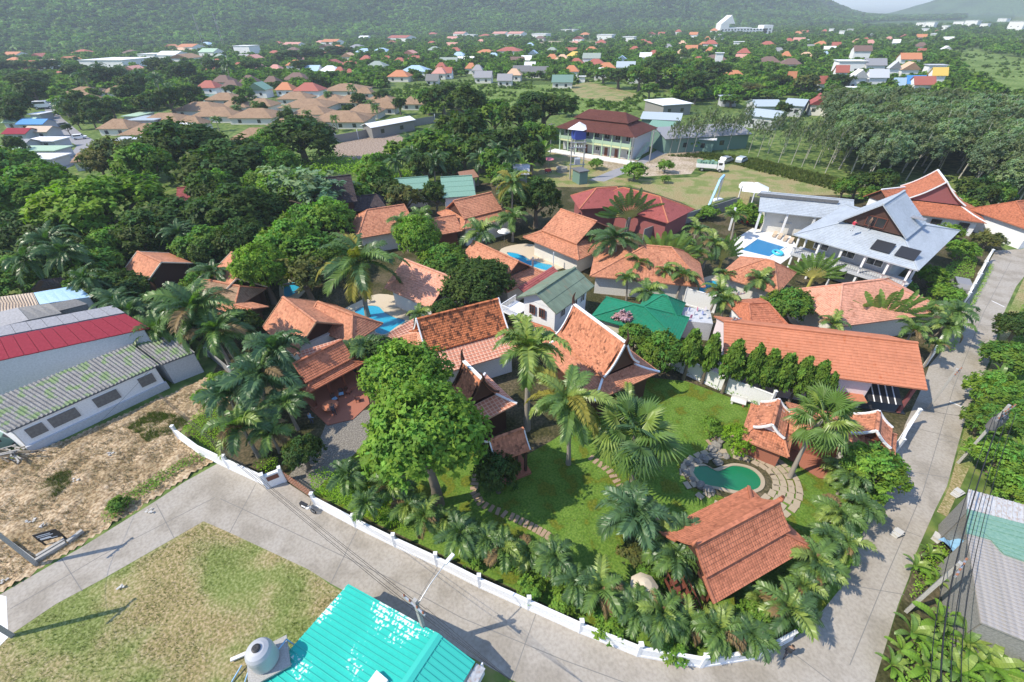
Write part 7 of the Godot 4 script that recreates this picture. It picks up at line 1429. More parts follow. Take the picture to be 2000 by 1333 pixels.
func street_things() -> void:
	var h := 6.6
	var poles := [v3(-37.43, 0, -18.25), v3(-34.89, 0, -13.27), v3(-5.97, 0, -12.17), v3(27.13, 0, -13.69), v3(41, 0, -26.14)]
	utility_pole(poles[0], h, 1.1, "pole with a dark crossarm at the edge of the dry lot", 1)
	utility_pole(poles[1], h + 1.0, 1.1, "pole at the corner of the rough grass, its top out of frame", 1)
	utility_pole(poles[2], h, -0.65, "pole with a street lamp arm behind the turquoise roof", 1, true)
	utility_pole(poles[3], h, 0.6, "leaning-looking pole beside the green strip at the lower right", 1)
	var tp := utility_pole(poles[4], 7.4, 0.45, "pole with transformers on the verge at right", 2)
	for s in [-1, 1]:
		var mb := MB.new()
		mb.lathe([v2(0.02, 5.0), v2(0.34, 5.0), v2(0.36, 5.1), v2(0.36, 6.0), v2(0.3, 6.1), v2(0.02, 6.12)], 14, v3(0.5 * s, 0, 0.1))
		part(tp, "transformer", mb, M.dark_metal)
	utility_pole(v3(25.37, 0, -42.28), 6.0, 0.3, "thin pole with a stay by the green hipped house", 1)
	utility_pole(v3(28.73, 0, -48.79), 5.5, 0.3, "pole between the green roofs and the small reddish roof", 1)
	utility_pole(v3(33, 0, -125.29), 8.0, 0.2, "tall pale pole at the near corner of the school block", 1)
	utility_pole(v3(39.81, 0, -131.09), 8.5, 0.2, "tall pale pole beside the school's outside stair", 1)
	utility_pole(v3(12.89, 0, -143.78), 8.5, 0.2, "leaning pale pole at the left end of the school block", 1)
	utility_pole(v3(3.36, 0, -61), 5.0, 0.2, "short grey pole behind the white house", 1)
	utility_pole(v3(43.45, 0, -33.04), 5.5, 0.6, "pole beside the garage on the lane", 1)
	for k in 4:
		var off := v3(-0.7 + 0.45 * k, h - 0.3, 0.1 * k)
		wire("wire %s of the bundle from the turquoise roof over the gate" % ["outermost", "second", "third", "fourth"][k], poles[2] + off - v3(0, 0.25 * (k % 2), 0), v3(-31.46, 5.5, -29.6) + off * 0.3, 0.6)
		wire("wire %s of the bundle that leaves the turquoise roof towards the lane's bend" % ["outermost", "second", "third", "fourth"][k], poles[2] + off, v3(10.5, h - 0.4 - 0.2 * k, -2.0 + 0.3 * k), 0.7)
		wire("wire %s of the thick bundle above the right-hand verge" % ["outermost", "second", "third", "fourth"][k], poles[3] + off, poles[4] + off + v3(0, 0.5, 0), 0.5, 0.04 if k == 1 else 0.02)
		wire("wire %s of the thick bundle that runs off the lower right corner" % ["outermost", "second", "third", "fourth"][k], poles[3] + off, v3(21.6, 0, -7.54) + off - v3(0, 0.4, 0), 0.4, 0.04 if k == 1 else 0.02)
	wire("single wire from the dry-lot pole to the corner pole", poles[0] + v3(0, h - 0.4, 0), poles[1] + v3(0, h - 0.2, 0), 0.5)
	wire("single wire over the dry lot to the corrugated shed", poles[0] + v3(0.3, h - 0.5, 0), v3(-39.57, 4, -42.7), 0.8)
	wire("pale wire from the transformer pole across the lane", poles[4] + v3(0, 6.4, 0), v3(36.81, 5.2, -27.98), 0.5)
	wire("pale wire between the thin poles behind the green roofs", v3(25.37, 0, -42.28) + v3(0, 5.6, 0), v3(16.49, 5, -52.17), 0.4)
	# the motorbike by the wall
	motorbike(v3(-17.74, 0, -22.54), -0.45, "small dark motorbike parked by the white wall at the gate")
	# signboard
	var o := thing("signboard", "black-framed board with pale lettering standing askew in the dry lot", "signboard", v3(-37.34, 0, -20.01), 0.35)
	var mb := MB.new()
	mb.box(v3(0, 1.15, 0), v3(1.5, 1.0, 0.06))
	part(o, "board", mb, M.black)
	for q in [[-0.15, 1.42, 0.9, 0.07], [-0.1, 1.25, 1.0, 0.07], [-0.2, 0.98, 0.7, 0.2], [0.3, 0.85, 0.4, 0.06]]:
		mb = MB.new()
		mb.box(v3(q[0], q[1], 0.04), v3(q[2], q[3], 0.02))
		part(o, "lettering", mb, M.white_paint)
	for x in [-0.7, 0.7]:
		mb = MB.new()
		mb.box(v3(x, 0.6, -0.06), v3(0.09, 1.3, 0.09))
		part(o, "post", mb, M.black)
	# water tank on its stand
	o = thing("water_tank", "grey round water tank on a stand beside the turquoise roof", "water tank", v3(-15.28, 0, -10.61))
	var base := v3(-15.28, 0, -10.61)
	o.position = base
	mb = MB.new()
	mb.lathe([v2(0.02, 2.72), v2(0.72, 2.72), v2(0.78, 2.85), v2(0.78, 3.9), v2(0.74, 4.1), v2(0.62, 4.3), v2(0.4, 4.42), v2(0.22, 4.45)], 28)
	part(o, "tank", mb, mat(lin(0.42, 0.43, 0.45), 0.45))
	mb = MB.new()
	mb.lathe([v2(0.24, 4.44), v2(0.24, 4.54), v2(0.16, 4.58), v2(0.02, 4.58)], 18)
	part(o, "lid", mb, M.black)
	mb = MB.new()
	mb.box(v3(0.1, 2.6, 0), v3(2.3, 0.14, 1.9), 0.5)
	part(o, "platform", mb, M.pole_concrete)
	for x in [-0.95, 0.95]:
		for z in [-0.75, 0.75]:
			mb = MB.new()
			var pp := Basis(Vector3.UP, 0.5) * v3(x, 1.27, z)
			mb.box(pp, v3(0.12, 2.54, 0.12), 0.5)
			part(o, "leg", mb, M.blue_grey)
	for q in [[v3(-0.95, 0.3, -0.75), v3(0.95, 2.4, -0.75)], [v3(0.95, 0.3, 0.75), v3(-0.95, 2.4, 0.75)], [v3(-0.95, 1.4, -0.75), v3(-0.95, 1.4, 0.75)]]:
		mb = MB.new()
		mb.beam(Basis(Vector3.UP, 0.5) * q[0], Basis(Vector3.UP, 0.5) * q[1], 0.06, 0.06)
		part(o, "brace", mb, M.blue_grey)
	mb = MB.new()
	mb.tube([v3(0.6, 2.9, -0.5), v3(0.9, 3.0, -1.0), v3(1.0, 1.2, -1.2), v3(1.0, 0, -1.2)], [0.05, 0.05, 0.05, 0.05], 6)
	part(o, "pipe", mb, M.blue_metal)
	# truck and other vehicles
	truck(v3(53.34, 0, -121.84), -0.35, "white flatbed lorry with a dark load parked on the yard grass", M.white_paint)
	van(v3(64.93, 0, -129.2), 0.75, "pale grey van parked under the thin trees", M.blue_grey)
	van(v3(60.9, 0, -129.5), 0.6, "silver car parked beside the grey van", M.steel)
	van(v3(56.49, 0, -105.2), -0.1, "pale open cart with a frame on the yard grass", M.white_paint)
	van(v3(-234.01, 0, -254.84), 0.3, "pale bus on the road between the trees at left", M.white_paint, 2.2)
	van(v3(-158.03, 0, -178.93), 0.5, "white car on the road at left", M.white_paint)
	van(v3(-184.44, 0, -204.33), 1.2, "dark car further up the road at left", M.grey_metal)
	van(v3(-212.6, 0, -234.95), 1.2, "small pale car behind the bus at left", M.blue_grey)
	van(v3(-137.59, 0, -144.5), 0.3, "white pickup on the forecourt at the far junction", M.white_paint)
	van(v3(66.62, 0, -57.48), 1.0, "grey car parked beyond the grey railing wall", M.grey_metal)
	van(v3(-51.14, 0, -30.5), 0.5, "dark green pickup at the end of the mossy shed", M.green_wall, 1.0)

func wheel(o: Node3D, at: Vector3, r: float, w: float) -> void:
	var mb := MB.new()
	mb.tube([at + v3(0, 0, -w * 0.5), at + v3(0, 0, w * 0.5)], [r, r], 14)
	var t := part(o, "wheel", mb, M.black)
	mb = MB.new()
	mb.tube([at + v3(0, 0, -w * 0.54), at + v3(0, 0, w * 0.54)], [r * 0.55, r * 0.55], 10)
	part(t, "rim", mb, M.steel)

func truck(at: Vector3, yaw: float, label: String, m: Material) -> void:
	var o := thing("truck", label, "truck", at, yaw)
	var mb := MB.new()
	mb.prism(PackedVector2Array([v2(0, 0), v2(1, 0), v2(1, 1), v2(0, 1)]), 0, 0)
	mb = MB.new()
	mb.box(v3(2.6, 1.2, 0), v3(1.7, 1.1, 2.1))
	mb.quad(v3(1.75, 1.75, 1.0), v3(3.4, 1.75, 1.0), v3(3.1, 2.6, 0.95), v3(1.75, 2.6, 0.95))
	mb.quad(v3(3.4, 1.75, -1.0), v3(1.75, 1.75, -1.0), v3(1.75, 2.6, -0.95), v3(3.1, 2.6, -0.95))
	mb.quad(v3(1.75, 2.6, 0.95), v3(3.1, 2.6, 0.95), v3(3.1, 2.6, -0.95), v3(1.75, 2.6, -0.95))
	mb.quad(v3(1.75, 1.75, -1.0), v3(1.75, 1.75, 1.0), v3(1.75, 2.6, 0.95), v3(1.75, 2.6, -0.95))
	part(o, "cab", mb, m)
	mb = MB.new()
	mb.quad(v3(3.42, 1.78, 0.95), v3(3.42, 1.78, -0.95), v3(3.12, 2.58, -0.88), v3(3.12, 2.58, 0.88))
	part(o, "windscreen", mb, M.glass)
	for s in [-1, 1]:
		mb = MB.new()
		mb.box(v3(2.4, 2.1, 0.99 * s), v3(0.9, 0.6, 0.06))
		part(o, "side_window", mb, M.glass)
		mb = MB.new()
		mb.box(v3(3.46, 1.05, 0.75 * s), v3(0.06, 0.2, 0.32))
		part(o, "headlight", mb, M.steel)
		wheel(o, v3(2.5, 0.48, 0.95 * s), 0.48, 0.3)
		wheel(o, v3(-1.9, 0.48, 0.95 * s), 0.48, 0.4)
	mb = MB.new()
	mb.box(v3(-0.9, 1.05, 0), v3(5.0, 0.2, 2.2))
	for s in [-1, 1]: mb.box(v3(-0.9, 1.55, 1.07 * s), v3(5.0, 0.8, 0.08))
	mb.box(v3(-3.4, 1.55, 0), v3(0.08, 0.8, 2.1))
	part(o, "bed", mb, m)
	var r := RandomNumberGenerator.new()
	r.seed = 4
	for i in 7:
		mb = MB.new()
		mb.box(v3(-2.8 + 0.65 * i, 1.85 + r.randf() * 0.4, r.randf_range(-0.3, 0.3)), v3(0.7, 0.8, 1.4), r.randf())
		part(o, "load", mb, M.green_metal)

func van(at: Vector3, yaw: float, label: String, m: Material, s := 1.0) -> void:
	var cat := "cart" if "cart" in label else "bus" if "bus" in label else "pickup" if "pickup" in label else "car" if " car " in label else "van"
	var o := thing(cat if cat != "car" else "parked_car", label, cat, at, yaw)
	o.scale = v3(s, s, s)
	var prof := [v2(-2.1, 0.45), v2(2.1, 0.45), v2(2.15, 0.95), v2(1.3, 1.1), v2(0.8, 1.65), v2(-1.7, 1.7), v2(-2.1, 1.1)]
	var mb := MB.new()
	for i in prof.size():
		var a: Vector2 = prof[i]
		var b: Vector2 = prof[(i + 1) % prof.size()]
		mb.quad(v3(a.x, a.y, -0.85), v3(b.x, b.y, -0.85), v3(b.x, b.y, 0.85), v3(a.x, a.y, 0.85))
		for z in [0.85, -0.85]: mb.tri(v3(0, 1, z), v3(a.x, a.y, z), v3(b.x, b.y, z))
	part(o, "body", mb, m)
	mb = MB.new()
	mb.quad(v3(1.32, 1.14, 0.75), v3(1.32, 1.14, -0.75), v3(0.86, 1.62, -0.7), v3(0.86, 1.62, 0.7))
	part(o, "windscreen", mb, M.glass)
	for z in [-1, 1]:
		mb = MB.new()
		mb.box(v3(-0.45, 1.38, 0.86 * z), v3(2.2, 0.4, 0.04))
		part(o, "side_window", mb, M.glass)
		wheel(o, v3(1.3, 0.33, 0.8 * z), 0.33, 0.2)
		wheel(o, v3(-1.3, 0.33, 0.8 * z), 0.33, 0.2)

func motorbike(at: Vector3, yaw: float, label: String) -> void:
	var o := thing("motorbike", label, "motorbike", at, yaw)
	for x in [-0.62, 0.62]:
		var mb := MB.new()
		var p := []
		var r := []
		for i in 17:
			p.append(v3(x + 0.27 * cos(TAU * i / 16.0), 0.3 + 0.27 * sin(TAU * i / 16.0), 0))
			r.append(0.05)
		mb.tube(p, r, 6, false)
		var t := part(o, "wheel", mb, M.black)
		mb = MB.new()
		for i in 6: mb.beam(v3(x, 0.3, 0), v3(x + 0.25 * cos(TAU * i / 6.0), 0.3 + 0.25 * sin(TAU * i / 6.0), 0.01), 0.02, 0.02)
		part(t, "rim", mb, M.steel)
	var mb2 := MB.new()
	mb2.tube([v3(-0.6, 0.35, 0), v3(-0.3, 0.6, 0), v3(0.1, 0.45, 0), v3(0.45, 0.85, 0)], [0.1, 0.16, 0.15, 0.1], 8)
	part(o, "body", mb2, M.white_paint)
	mb2 = MB.new()
	mb2.box(v3(-0.3, 0.8, 0), v3(0.75, 0.12, 0.26))
	part(o, "seat", mb2, M.black)
	mb2 = MB.new()
	mb2.tube([v3(0.62, 0.3, 0.06), v3(0.45, 0.98, 0.06)], [0.03, 0.03], 6)
	mb2.tube([v3(0.62, 0.3, -0.06), v3(0.45, 0.98, -0.06)], [0.03, 0.03], 6)
	part(o, "fork", mb2, M.steel)
	mb2 = MB.new()
	mb2.tube([v3(0.3, 1.08, -0.34), v3(0.44, 1.0, -0.1), v3(0.44, 1.0, 0.1), v3(0.3, 1.08, 0.34)], [0.022, 0.022, 0.022, 0.022], 6)
	part(o, "handlebar", mb2, M.black)

# a person: one body meshed from joined capsules (surface nets), clothing told by colour
func person(at: Vector3, yaw: float, label: String, joints: Array, top: Color, bottom: Color) -> void:
	var bones := [[0, 1], [1, 2], [2, 3], [1, 4], [4, 5], [5, 6], [1, 7], [7, 8], [8, 9], [0, 10], [10, 11], [11, 12], [0, 13], [13, 14], [14, 15]]
	var rad := [0.14, 0.15, 0.06, 0.105, 0.055, 0.045, 0.038, 0.055, 0.045, 0.038, 0.085, 0.06, 0.05, 0.085, 0.06, 0.05]
	var lo := v3(1e9, 1e9, 1e9)
	var hi := -lo
	for j in joints:
		lo = lo.min(j - Vector3.ONE * 0.22); hi = hi.max(j + Vector3.ONE * 0.22)
	var cs := 0.05
	var n := Vector3i(((hi - lo) / cs).ceil()) + Vector3i.ONE
	var fld := PackedFloat32Array()
	fld.resize(n.x * n.y * n.z)
	for z in n.z:
		for y in n.y:
			for x in n.x:
				var p := lo + v3(x, y, z) * cs
				var d := 1.0
				for b in bones:
					var a: Vector3 = joints[b[0]]
					var e: Vector3 = joints[b[1]]
					var t := clampf((p - a).dot(e - a) / maxf((e - a).length_squared(), 1e-6), 0, 1)
					var q := p.distance_to(a.lerp(e, t)) - lerpf(rad[b[0]], rad[b[1]], t)
					var h := clampf(0.5 + 0.5 * (d - q) / 0.05, 0, 1)
					d = lerpf(d, q, h) - 0.05 * h * (1.0 - h)
				fld[x + n.x * (y + n.y * z)] = d
	var idx := {}
	var pts := PackedVector3Array()
	var dx := [1, n.x, n.x * n.y]
	for z in n.z - 1:
		for y in n.y - 1:
			for x in n.x - 1:
				var k := x + n.x * (y + n.y * z)
				var s := Vector3.ZERO
				var c := 0
				for e in [[0, 0, 0, 0], [0, 1, 0, 0], [0, 0, 1, 0], [0, 1, 1, 0], [0, 0, 0, 1], [1, 0, 0, 1], [0, 0, 1, 1], [1, 0, 1, 1], [0, 0, 0, 2], [1, 0, 0, 2], [0, 1, 0, 2], [1, 1, 0, 2]]:
					var o3 := Vector3i(e[0], e[1], e[2])
					if e[3] == 0: o3 = Vector3i(0, e[1], e[2])
					var k0: int = k + o3.x + n.x * (o3.y + n.y * o3.z)
					var f0 := fld[k0]
					var f1 := fld[k0 + dx[e[3]]]
					if (f0 < 0) != (f1 < 0):
						var v := Vector3.ZERO + Vector3(o3)
						v[e[3]] += f0 / (f0 - f1)
						s += v
						c += 1
				if c:
					idx[k] = pts.size()
					pts.append(lo + (v3(x, y, z) + s / c) * cs)
	var mb := MB.new()
	for z in range(1, n.z - 1):
		for y in range(1, n.y - 1):
			for x in range(1, n.x - 1):
				var k := x + n.x * (y + n.y * z)
				for ax in 3:
					var f0 := fld[k]
					var f1 := fld[k + dx[ax]]
					if (f0 < 0) == (f1 < 0): continue
					var u: int = dx[(ax + 1) % 3]
					var w: int = dx[(ax + 2) % 3]
					var q := [k - u - w, k - w, k, k - u]
					if not q.all(func(i): return idx.has(i)): continue
					var P := []
					for i in q: P.append(pts[idx[i]])
					var cy: float = P[0].y
					mb.tint = Color(0.36, 0.22, 0.15) if cy > joints[2].y - 0.08 else top if cy > joints[0].y + 0.02 else bottom if cy > 0.12 else Color(0.05, 0.05, 0.05)
					if cy > joints[3].y + 0.03: mb.tint = Color(0.02, 0.015, 0.012)
					if f0 < 0: mb.quad(P[0], P[1], P[2], P[3])
					else: mb.quad(P[3], P[2], P[1], P[0])
	var o := thing("person", label, "person", at, yaw)
	part(o, "body", mb, mat(Color(1, 1, 1), 0.8))

func stand(step := 0.0, arm := 0.1) -> Array:
	return [v3(0, 0.92, 0), v3(0, 1.3, 0), v3(0.01, 1.5, 0), v3(0.02, 1.62, 0), v3(0, 1.38, 0.17), v3(0.05 + arm, 1.12, 0.24), v3(0.12 + arm * 2.5, 0.92, 0.22), v3(0, 1.38, -0.17), v3(-0.05, 1.1, -0.24), v3(0.03, 0.86, -0.24), v3(0, 0.86, 0.09), v3(0.05 + step, 0.48, 0.1), v3(-0.02 + step, 0.06, 0.11), v3(0, 0.86, -0.09), v3(0.04 - step, 0.48, -0.1), v3(-0.04 - step, 0.06, -0.11)]

func parasol(at: Vector3, R: float, h: float, m: Material, label: String) -> void:
	var o := thing("parasol", label, "parasol", at)
	var mb := MB.new()
	mb.lathe([v2(R, h - 0.5), v2(R * 0.5, h - 0.15), v2(0.03, h)], 8)
	part(o, "canopy", mb, m)
	mb = MB.new()
	mb.tube([v3(0, 0, 0), v3(0, h, 0)], [0.03, 0.025], 6)
	part(o, "pole", mb, M.steel)

func small_things() -> void:
	person(v3(-21.01, 0, -32.74), 0.4, "person in a pale blue shirt standing at the edge of the hall's terrace", stand(0.1), Color(0.25, 0.4, 0.6), Color(0.06, 0.07, 0.12))
	person(v3(-18.95, 0, -33.87), 2.2, "person in dark clothes on the red terrace", stand(-0.08, 0.25), Color(0.06, 0.07, 0.1), Color(0.05, 0.05, 0.07))
	person(v3(17.34, 0, -11.15), 1.2, "person in black walking by the end of the white wall", stand(0.18), Color(0.03, 0.03, 0.035), Color(0.03, 0.03, 0.04))
	person(v3(49.44, 8.1, -60.9), 0.6, "worker in a red shirt standing on the grey villa's roof", stand(0.06, 0.3), Color(0.55, 0.05, 0.08), Color(0.5, 0.5, 0.52))
	person(v3(51.95, 8.3, -61.24), 1.6, "worker in brown at the villa's timber gable", stand(0.05, 0.2), Color(0.2, 0.12, 0.08), Color(0.12, 0.08, 0.06))
	parasol(v3(-1.06, 0, -78.41), 1.3, 2.5, M.white_paint, "white parasol by the turquoise pool under the palms")
	parasol(v3(51.82, 0, -80.62), 2.0, 2.7, M.white_deck, "beige parasol on the white pool terrace")
	parasol(v3(11.15, 0, -129.47), 1.6, 2.4, mat(lin(0.7, 0.2, 0.25), 0.7), "pink parasol on the grass near the tin roof")
	parasol(v3(8.84, 0, -14.88), 1.0, 2.3, M.deck, "beige parasol between the palms by the corner pavilion's stair")
	var o := thing("motorbike_taxi_cart", "red cart under the pink parasol", "cart", v3(10.51, 0, -122.94), 0.3)
	var mb := MB.new()
	mb.box(v3(0, 0.7, 0), v3(1.6, 0.6, 0.9))
	part(o, "body", mb, mat(lin(0.5, 0.04, 0.05), 0.6))
	for x in [-0.6, 0.6]: wheel(o, v3(x, 0.3, 0.45), 0.3, 0.1)
	o = thing("inflatable", "bright blue inflatable by the grey villa's pool", "inflatable", v3(46.22, 0, -70.66))
	mb = MB.new()
	var p := []
	var r := []
	for i in 13:
		p.append(v3(cos(TAU * i / 12.0) * 0.7, 0.3, sin(TAU * i / 12.0) * 0.9))
		r.append(0.22)
	mb.tube(p, r, 8, false)
	part(o, "ring", mb, mat(lin(0.05, 0.5, 0.75), 0.4))
	# stone bench on the lawn
	o = thing("garden_bench", "white stone bench with a red-brown end on the upper lawn", "bench", v3(24.03, 0, -34.35), -0.5)
	mb = MB.new()
	mb.box(v3(0, 0.45, 0), v3(1.5, 0.1, 0.6))
	part(o, "seat", mb, M.white_deck)
	for x in [-0.55, 0.55]:
		mb = MB.new()
		mb.box(v3(x, 0.2, 0), v3(0.16, 0.4, 0.5))
		part(o, "leg", mb, M.white_deck if x < 0 else M.terracotta_floor)
	mb = MB.new()
	mb.box(v3(0, 0.75, -0.28), v3(1.5, 0.5, 0.08))
	part(o, "backrest", mb, M.white_deck)
	# rocks and a small waterfall behind the green pool
	var rr := RandomNumberGenerator.new()
	rr.seed = 8
	var rocks := [v2(16.22, -26.57), v2(17.05, -26.9), v2(17.85, -27.12), v2(18.78, -27.4), v2(19.47, -27.57), v2(20.02, -27.37), v2(15.67, -25.61), v2(15.98, -24.87), v2(16.48, -24.21), v2(17.06, -23.67), v2(18.98, -26.68), v2(18.98, -28.2), v2(19.66, -28.69), v2(20.3, -29.31), v2(9.41, -14.53), v2(11.78, -14.31), v2(12, -13.87), v2(17.42, -12.12)]
	rocks.sort_custom(func(p, q): return p.x / -p.y < q.x / -q.y)
	for i in rocks.size():
		var s := rr.randf_range(0.22, 0.48)
		mb = MB.new()
		var f := noise(0.9, 2, i)
		for a in 8:
			for b in 5:
				var q := []
				for e in [[a, b], [a + 1, b], [a + 1, b + 1], [a, b + 1]]:
					var th: float = TAU * (e[0] % 8) / 8.0
					var ph: float = lerpf(-0.5, PI / 2, e[1] / 5.0)
					var d := v3(cos(th) * cos(ph), sin(ph), sin(th) * cos(ph))
					q.append(d * s * (1.0 + 0.5 * f.get_noise_3dv(d * 1.7)) * v3(1.2, 0.8, 1))
				mb.quad(q[3], q[2], q[1], q[0])
		solo("rock", mb, M.rock, nth(i) + " grey boulder from the left among the garden rocks", "rock", "", "boulders in the palm garden", v3(rocks[i].x, 0.1, rocks[i].y), i)
	# round table and chairs on the terrace
	o = thing("round_table", "round terracotta table top on the hall's terrace", "table", v3(-19.58, 0, -34.65))
	mb = MB.new()
	mb.lathe([v2(0.05, 0), v2(0.08, 0.7), v2(0.85, 0.72), v2(0.85, 0.78), v2(0.02, 0.78)], 20)
	part(o, "top", mb, M.tile_orange)
	for q in [[v3(-19.11, 0, -36.8), 0.3], [v3(-18.42, 0, -37.2), 1.4], [v3(-17.04, 0, -35.92), 2.0], [v3(-19.6, 0, -35.99), 0.9]]:
		o = thing("terrace_chair", ["blue-cushioned chair nearest the round table", "dark chair under the hall's eave", "right-hand chair on the red terrace", "pale chair behind the round table"][int(q[1] * 1.9) % 4], "chair", q[0], q[1])
		for x in [-0.22, 0.22]:
			for z in [-0.22, 0.22]:
				mb = MB.new()
				mb.box(v3(x, 0.22, z), v3(0.05, 0.44, 0.05))
				part(o, "leg", mb, M.dark_wood)
		mb = MB.new()
		mb.box(v3(0, 0.46, 0), v3(0.5, 0.07, 0.5))
		part(o, "seat", mb, M.blue_metal if q[1] < 1.0 else M.terracotta_floor)
		mb = MB.new()
		mb.box(v3(0, 0.75, -0.23), v3(0.5, 0.55, 0.06))
		part(o, "backrest", mb, M.dark_wood)
	# sun loungers by the white pool terrace
	for k in 4:
		o = thing("sun_lounger", ["first", "second", "third", "fourth"][k] + " sun lounger from the left on the white pool terrace", "sun lounger", [v3(49.4, 0, -78.28), v3(49.88, 0, -77.31), v3(50.43, 0, -76.35), v3(50.98, 0, -75.4)][k], 0.9, "loungers on the white terrace")
		mb = MB.new()
		mb.box(v3(-0.25, 0.3, 0), v3(1.3, 0.1, 0.6))
		part(o, "seat", mb, M.tan_metal)
		mb = MB.new()
		mb.box(v3(0.65, 0.48, 0), v3(0.7, 0.08, 0.6), 0, 0.6)
		part(o, "backrest", mb, M.tan_metal)
	# debris on the dry lot, and timber at the shed's end
	rr.seed = 21
	for q in [[v3(-41.14, 0, -22), "white scrap left of the signboard"], [v3(-39.71, 0, -21.59), "white plastic scrap above the signboard"], [v3(-38.76, 0, -17.07), "pale scrap at the lane's left edge"], [v3(-39.46, 0, -29.05), "pale rags in the middle of the dry lot"], [v3(-40.42, 0, -26.1), "white scrap below the weed patch"], [v3(-29.4, 0, -16.48), "white scrap on the rough grass"], [v3(-31.41, 0, -22.75), "litter on the bank by the lane"]]:
		mb = MB.new()
		for i in 5: mb.box(v3(rr.randf_range(-0.3, 0.3), 0.12 + 0.03 * i, rr.randf_range(-0.2, 0.2)), v3(rr.randf_range(0.1, 0.28), 0.03, rr.randf_range(0.08, 0.2)), rr.randf() * 3, rr.randf_range(-0.3, 0.3))
		solo("scrap", mb, M.litter, q[1], "litter", "", "", q[0])
	o = thing("timber_pile", "untidy pile of grey planks and sticks at the end of the mossy shed", "timber pile", v3(-48.74, 0, -28.97))
	for i in 22:
		mb = MB.new()
		mb.box(v3(rr.randf_range(-1.2, 1.2), 0.1 + 0.05 * i, rr.randf_range(-0.7, 0.7)), v3(rr.randf_range(1.4, 3.0), 0.06, 0.12), rr.randf_range(-0.9, 0.9), rr.randf_range(-0.15, 0.15))
		part(o, "plank", mb, M.pole_concrete if i % 3 else M.bark)
	o = thing("wooden_barrier", "low frame of dark planks lying beside the lane at left", "barrier", v3(-36.77, 0, -19.31))
	for q in [[v3(-37.8, 0, -18.5), v3(-41.16, 0, -20.09)], [v3(-37.65, 0, -18.42), v3(-36.34, 0, -19.9)], [v3(-37.8, 0, -18.83), v3(-36.64, 0, -20.17)], [v3(-36.28, 0, -19.99), v3(-35.78, 0, -20.95)]]:
		mb = MB.new()
		mb.beam(q[0] - o.position + Vector3.UP * 0.2, q[1] - o.position + Vector3.UP * 0.25, 0.25, 0.3)
		part(o, "plank", mb, M.pole_concrete if q[0].x < -29 else M.black)
	o = thing("plank", "long pale beam lying left of the water tank", "plank")
	mb = MB.new()
	mb.beam(v3(-18.87, 0.2, -11.51), v3(-16.99, 0.3, -12.26), 0.22, 0.12)
	part(o, "beam", mb, M.white_deck)
	for k in 3:
		o = thing("pipe", ["left", "middle", "right"][k] + " pale pipe leaning on the grass below the water tank", "pipe")
		mb = MB.new()
		mb.tube([[v3(-18.26, 0.1, -10.33), v3(-17.41, 0.1, -10.32), v3(-16.6, 0.1, -10.12)][k], [v3(-17.94, 0.3, -11.17), v3(-17.37, 0.3, -11.02), v3(-16.07, 0.4, -10.77)][k]], [0.05, 0.05], 6)
		part(o, "tube", mb, M.blue_metal)
	for q in [[v3(30.48, 0, -19.32), "white slab on the verge by the wide grey roof"], [v3(33.31, 0, -18.96), "larger white slab beside the blue tarpaulin"], [v3(38.18, 0, -22.92), "stack of pale planks above the tin roof"], [v3(35.03, 0, -19.88), "white sack near the blue tarpaulin"]]:
		mb = MB.new()
		for i in 4: mb.box(v3(rr.randf_range(-0.1, 0.1), 0.08 + 0.1 * i, rr.randf_range(-0.1, 0.1)), v3(1.0 - 0.15 * i, 0.07, 0.5), 0.5 + rr.randf_range(-0.2, 0.2))
		solo("slab_stack", mb, M.litter, q[1], "slabs", "", "", q[0])
	# telecom masts against the hill
	for q in [[v3(-466.01, 0, -827.44), "lattice mast before the left hill"], [v3(-446.31, 0, -847.8), "second lattice mast, right of the first"], [v3(-159.73, 0, -1932.87), "lattice mast at the foot of the middle hill"]]:
		o = thing("radio_mast", q[1], "radio mast", q[0])
		for s in [[-1, -1], [1, -1], [0, 1]]:
			mb = MB.new()
			mb.beam(v3(s[0] * 2.0, 0, s[1] * 2.0), v3(s[0] * 0.3, 46, s[1] * 0.3), 0.22, 0.22)
			part(o, "leg", mb, M.steel)
		for i in 9:
			mb = MB.new()
			var w := lerpf(2.0, 0.4, i / 9.0)
			mb.beam(v3(-w, i * 5.0, -w), v3(w, i * 5.0 + 4.0, -w), 0.3, 0.3)
			part(o, "brace", mb, M.rust)
	# potted plants of the villas
	for q in [[v3(7.44, 0, -71.42), "first pot plant by the turquoise pool"], [v3(6.47, 0, -72.71), "second pot plant by the turquoise pool"], [v3(5.4, 0, -74.48), "third pot plant by the turquoise pool"], [v3(7.13, 0, -69.82), "pot plant at the pool terrace's corner post"]]:
		shrub("leaf_bright", q[0], 0.6, 0.0, q[1], "pot plants by the turquoise pool", 2)
	shrub("flower_pink", v3(13.95, 2.6, -46.42), 1.3, 0.4, "pink bougainvillea behind the curved Thai roof", "", 2)
	shrub("flower_red", v3(46.63, 0, -84), 0.9, 0.2, "red flowering shrub beside the grey annex", "", 2)
	shrub("flower_pink", v3(33.49, 0, -51.78), 0.5, 0.9, "small pink shrub near the laundry terrace", "", 2)
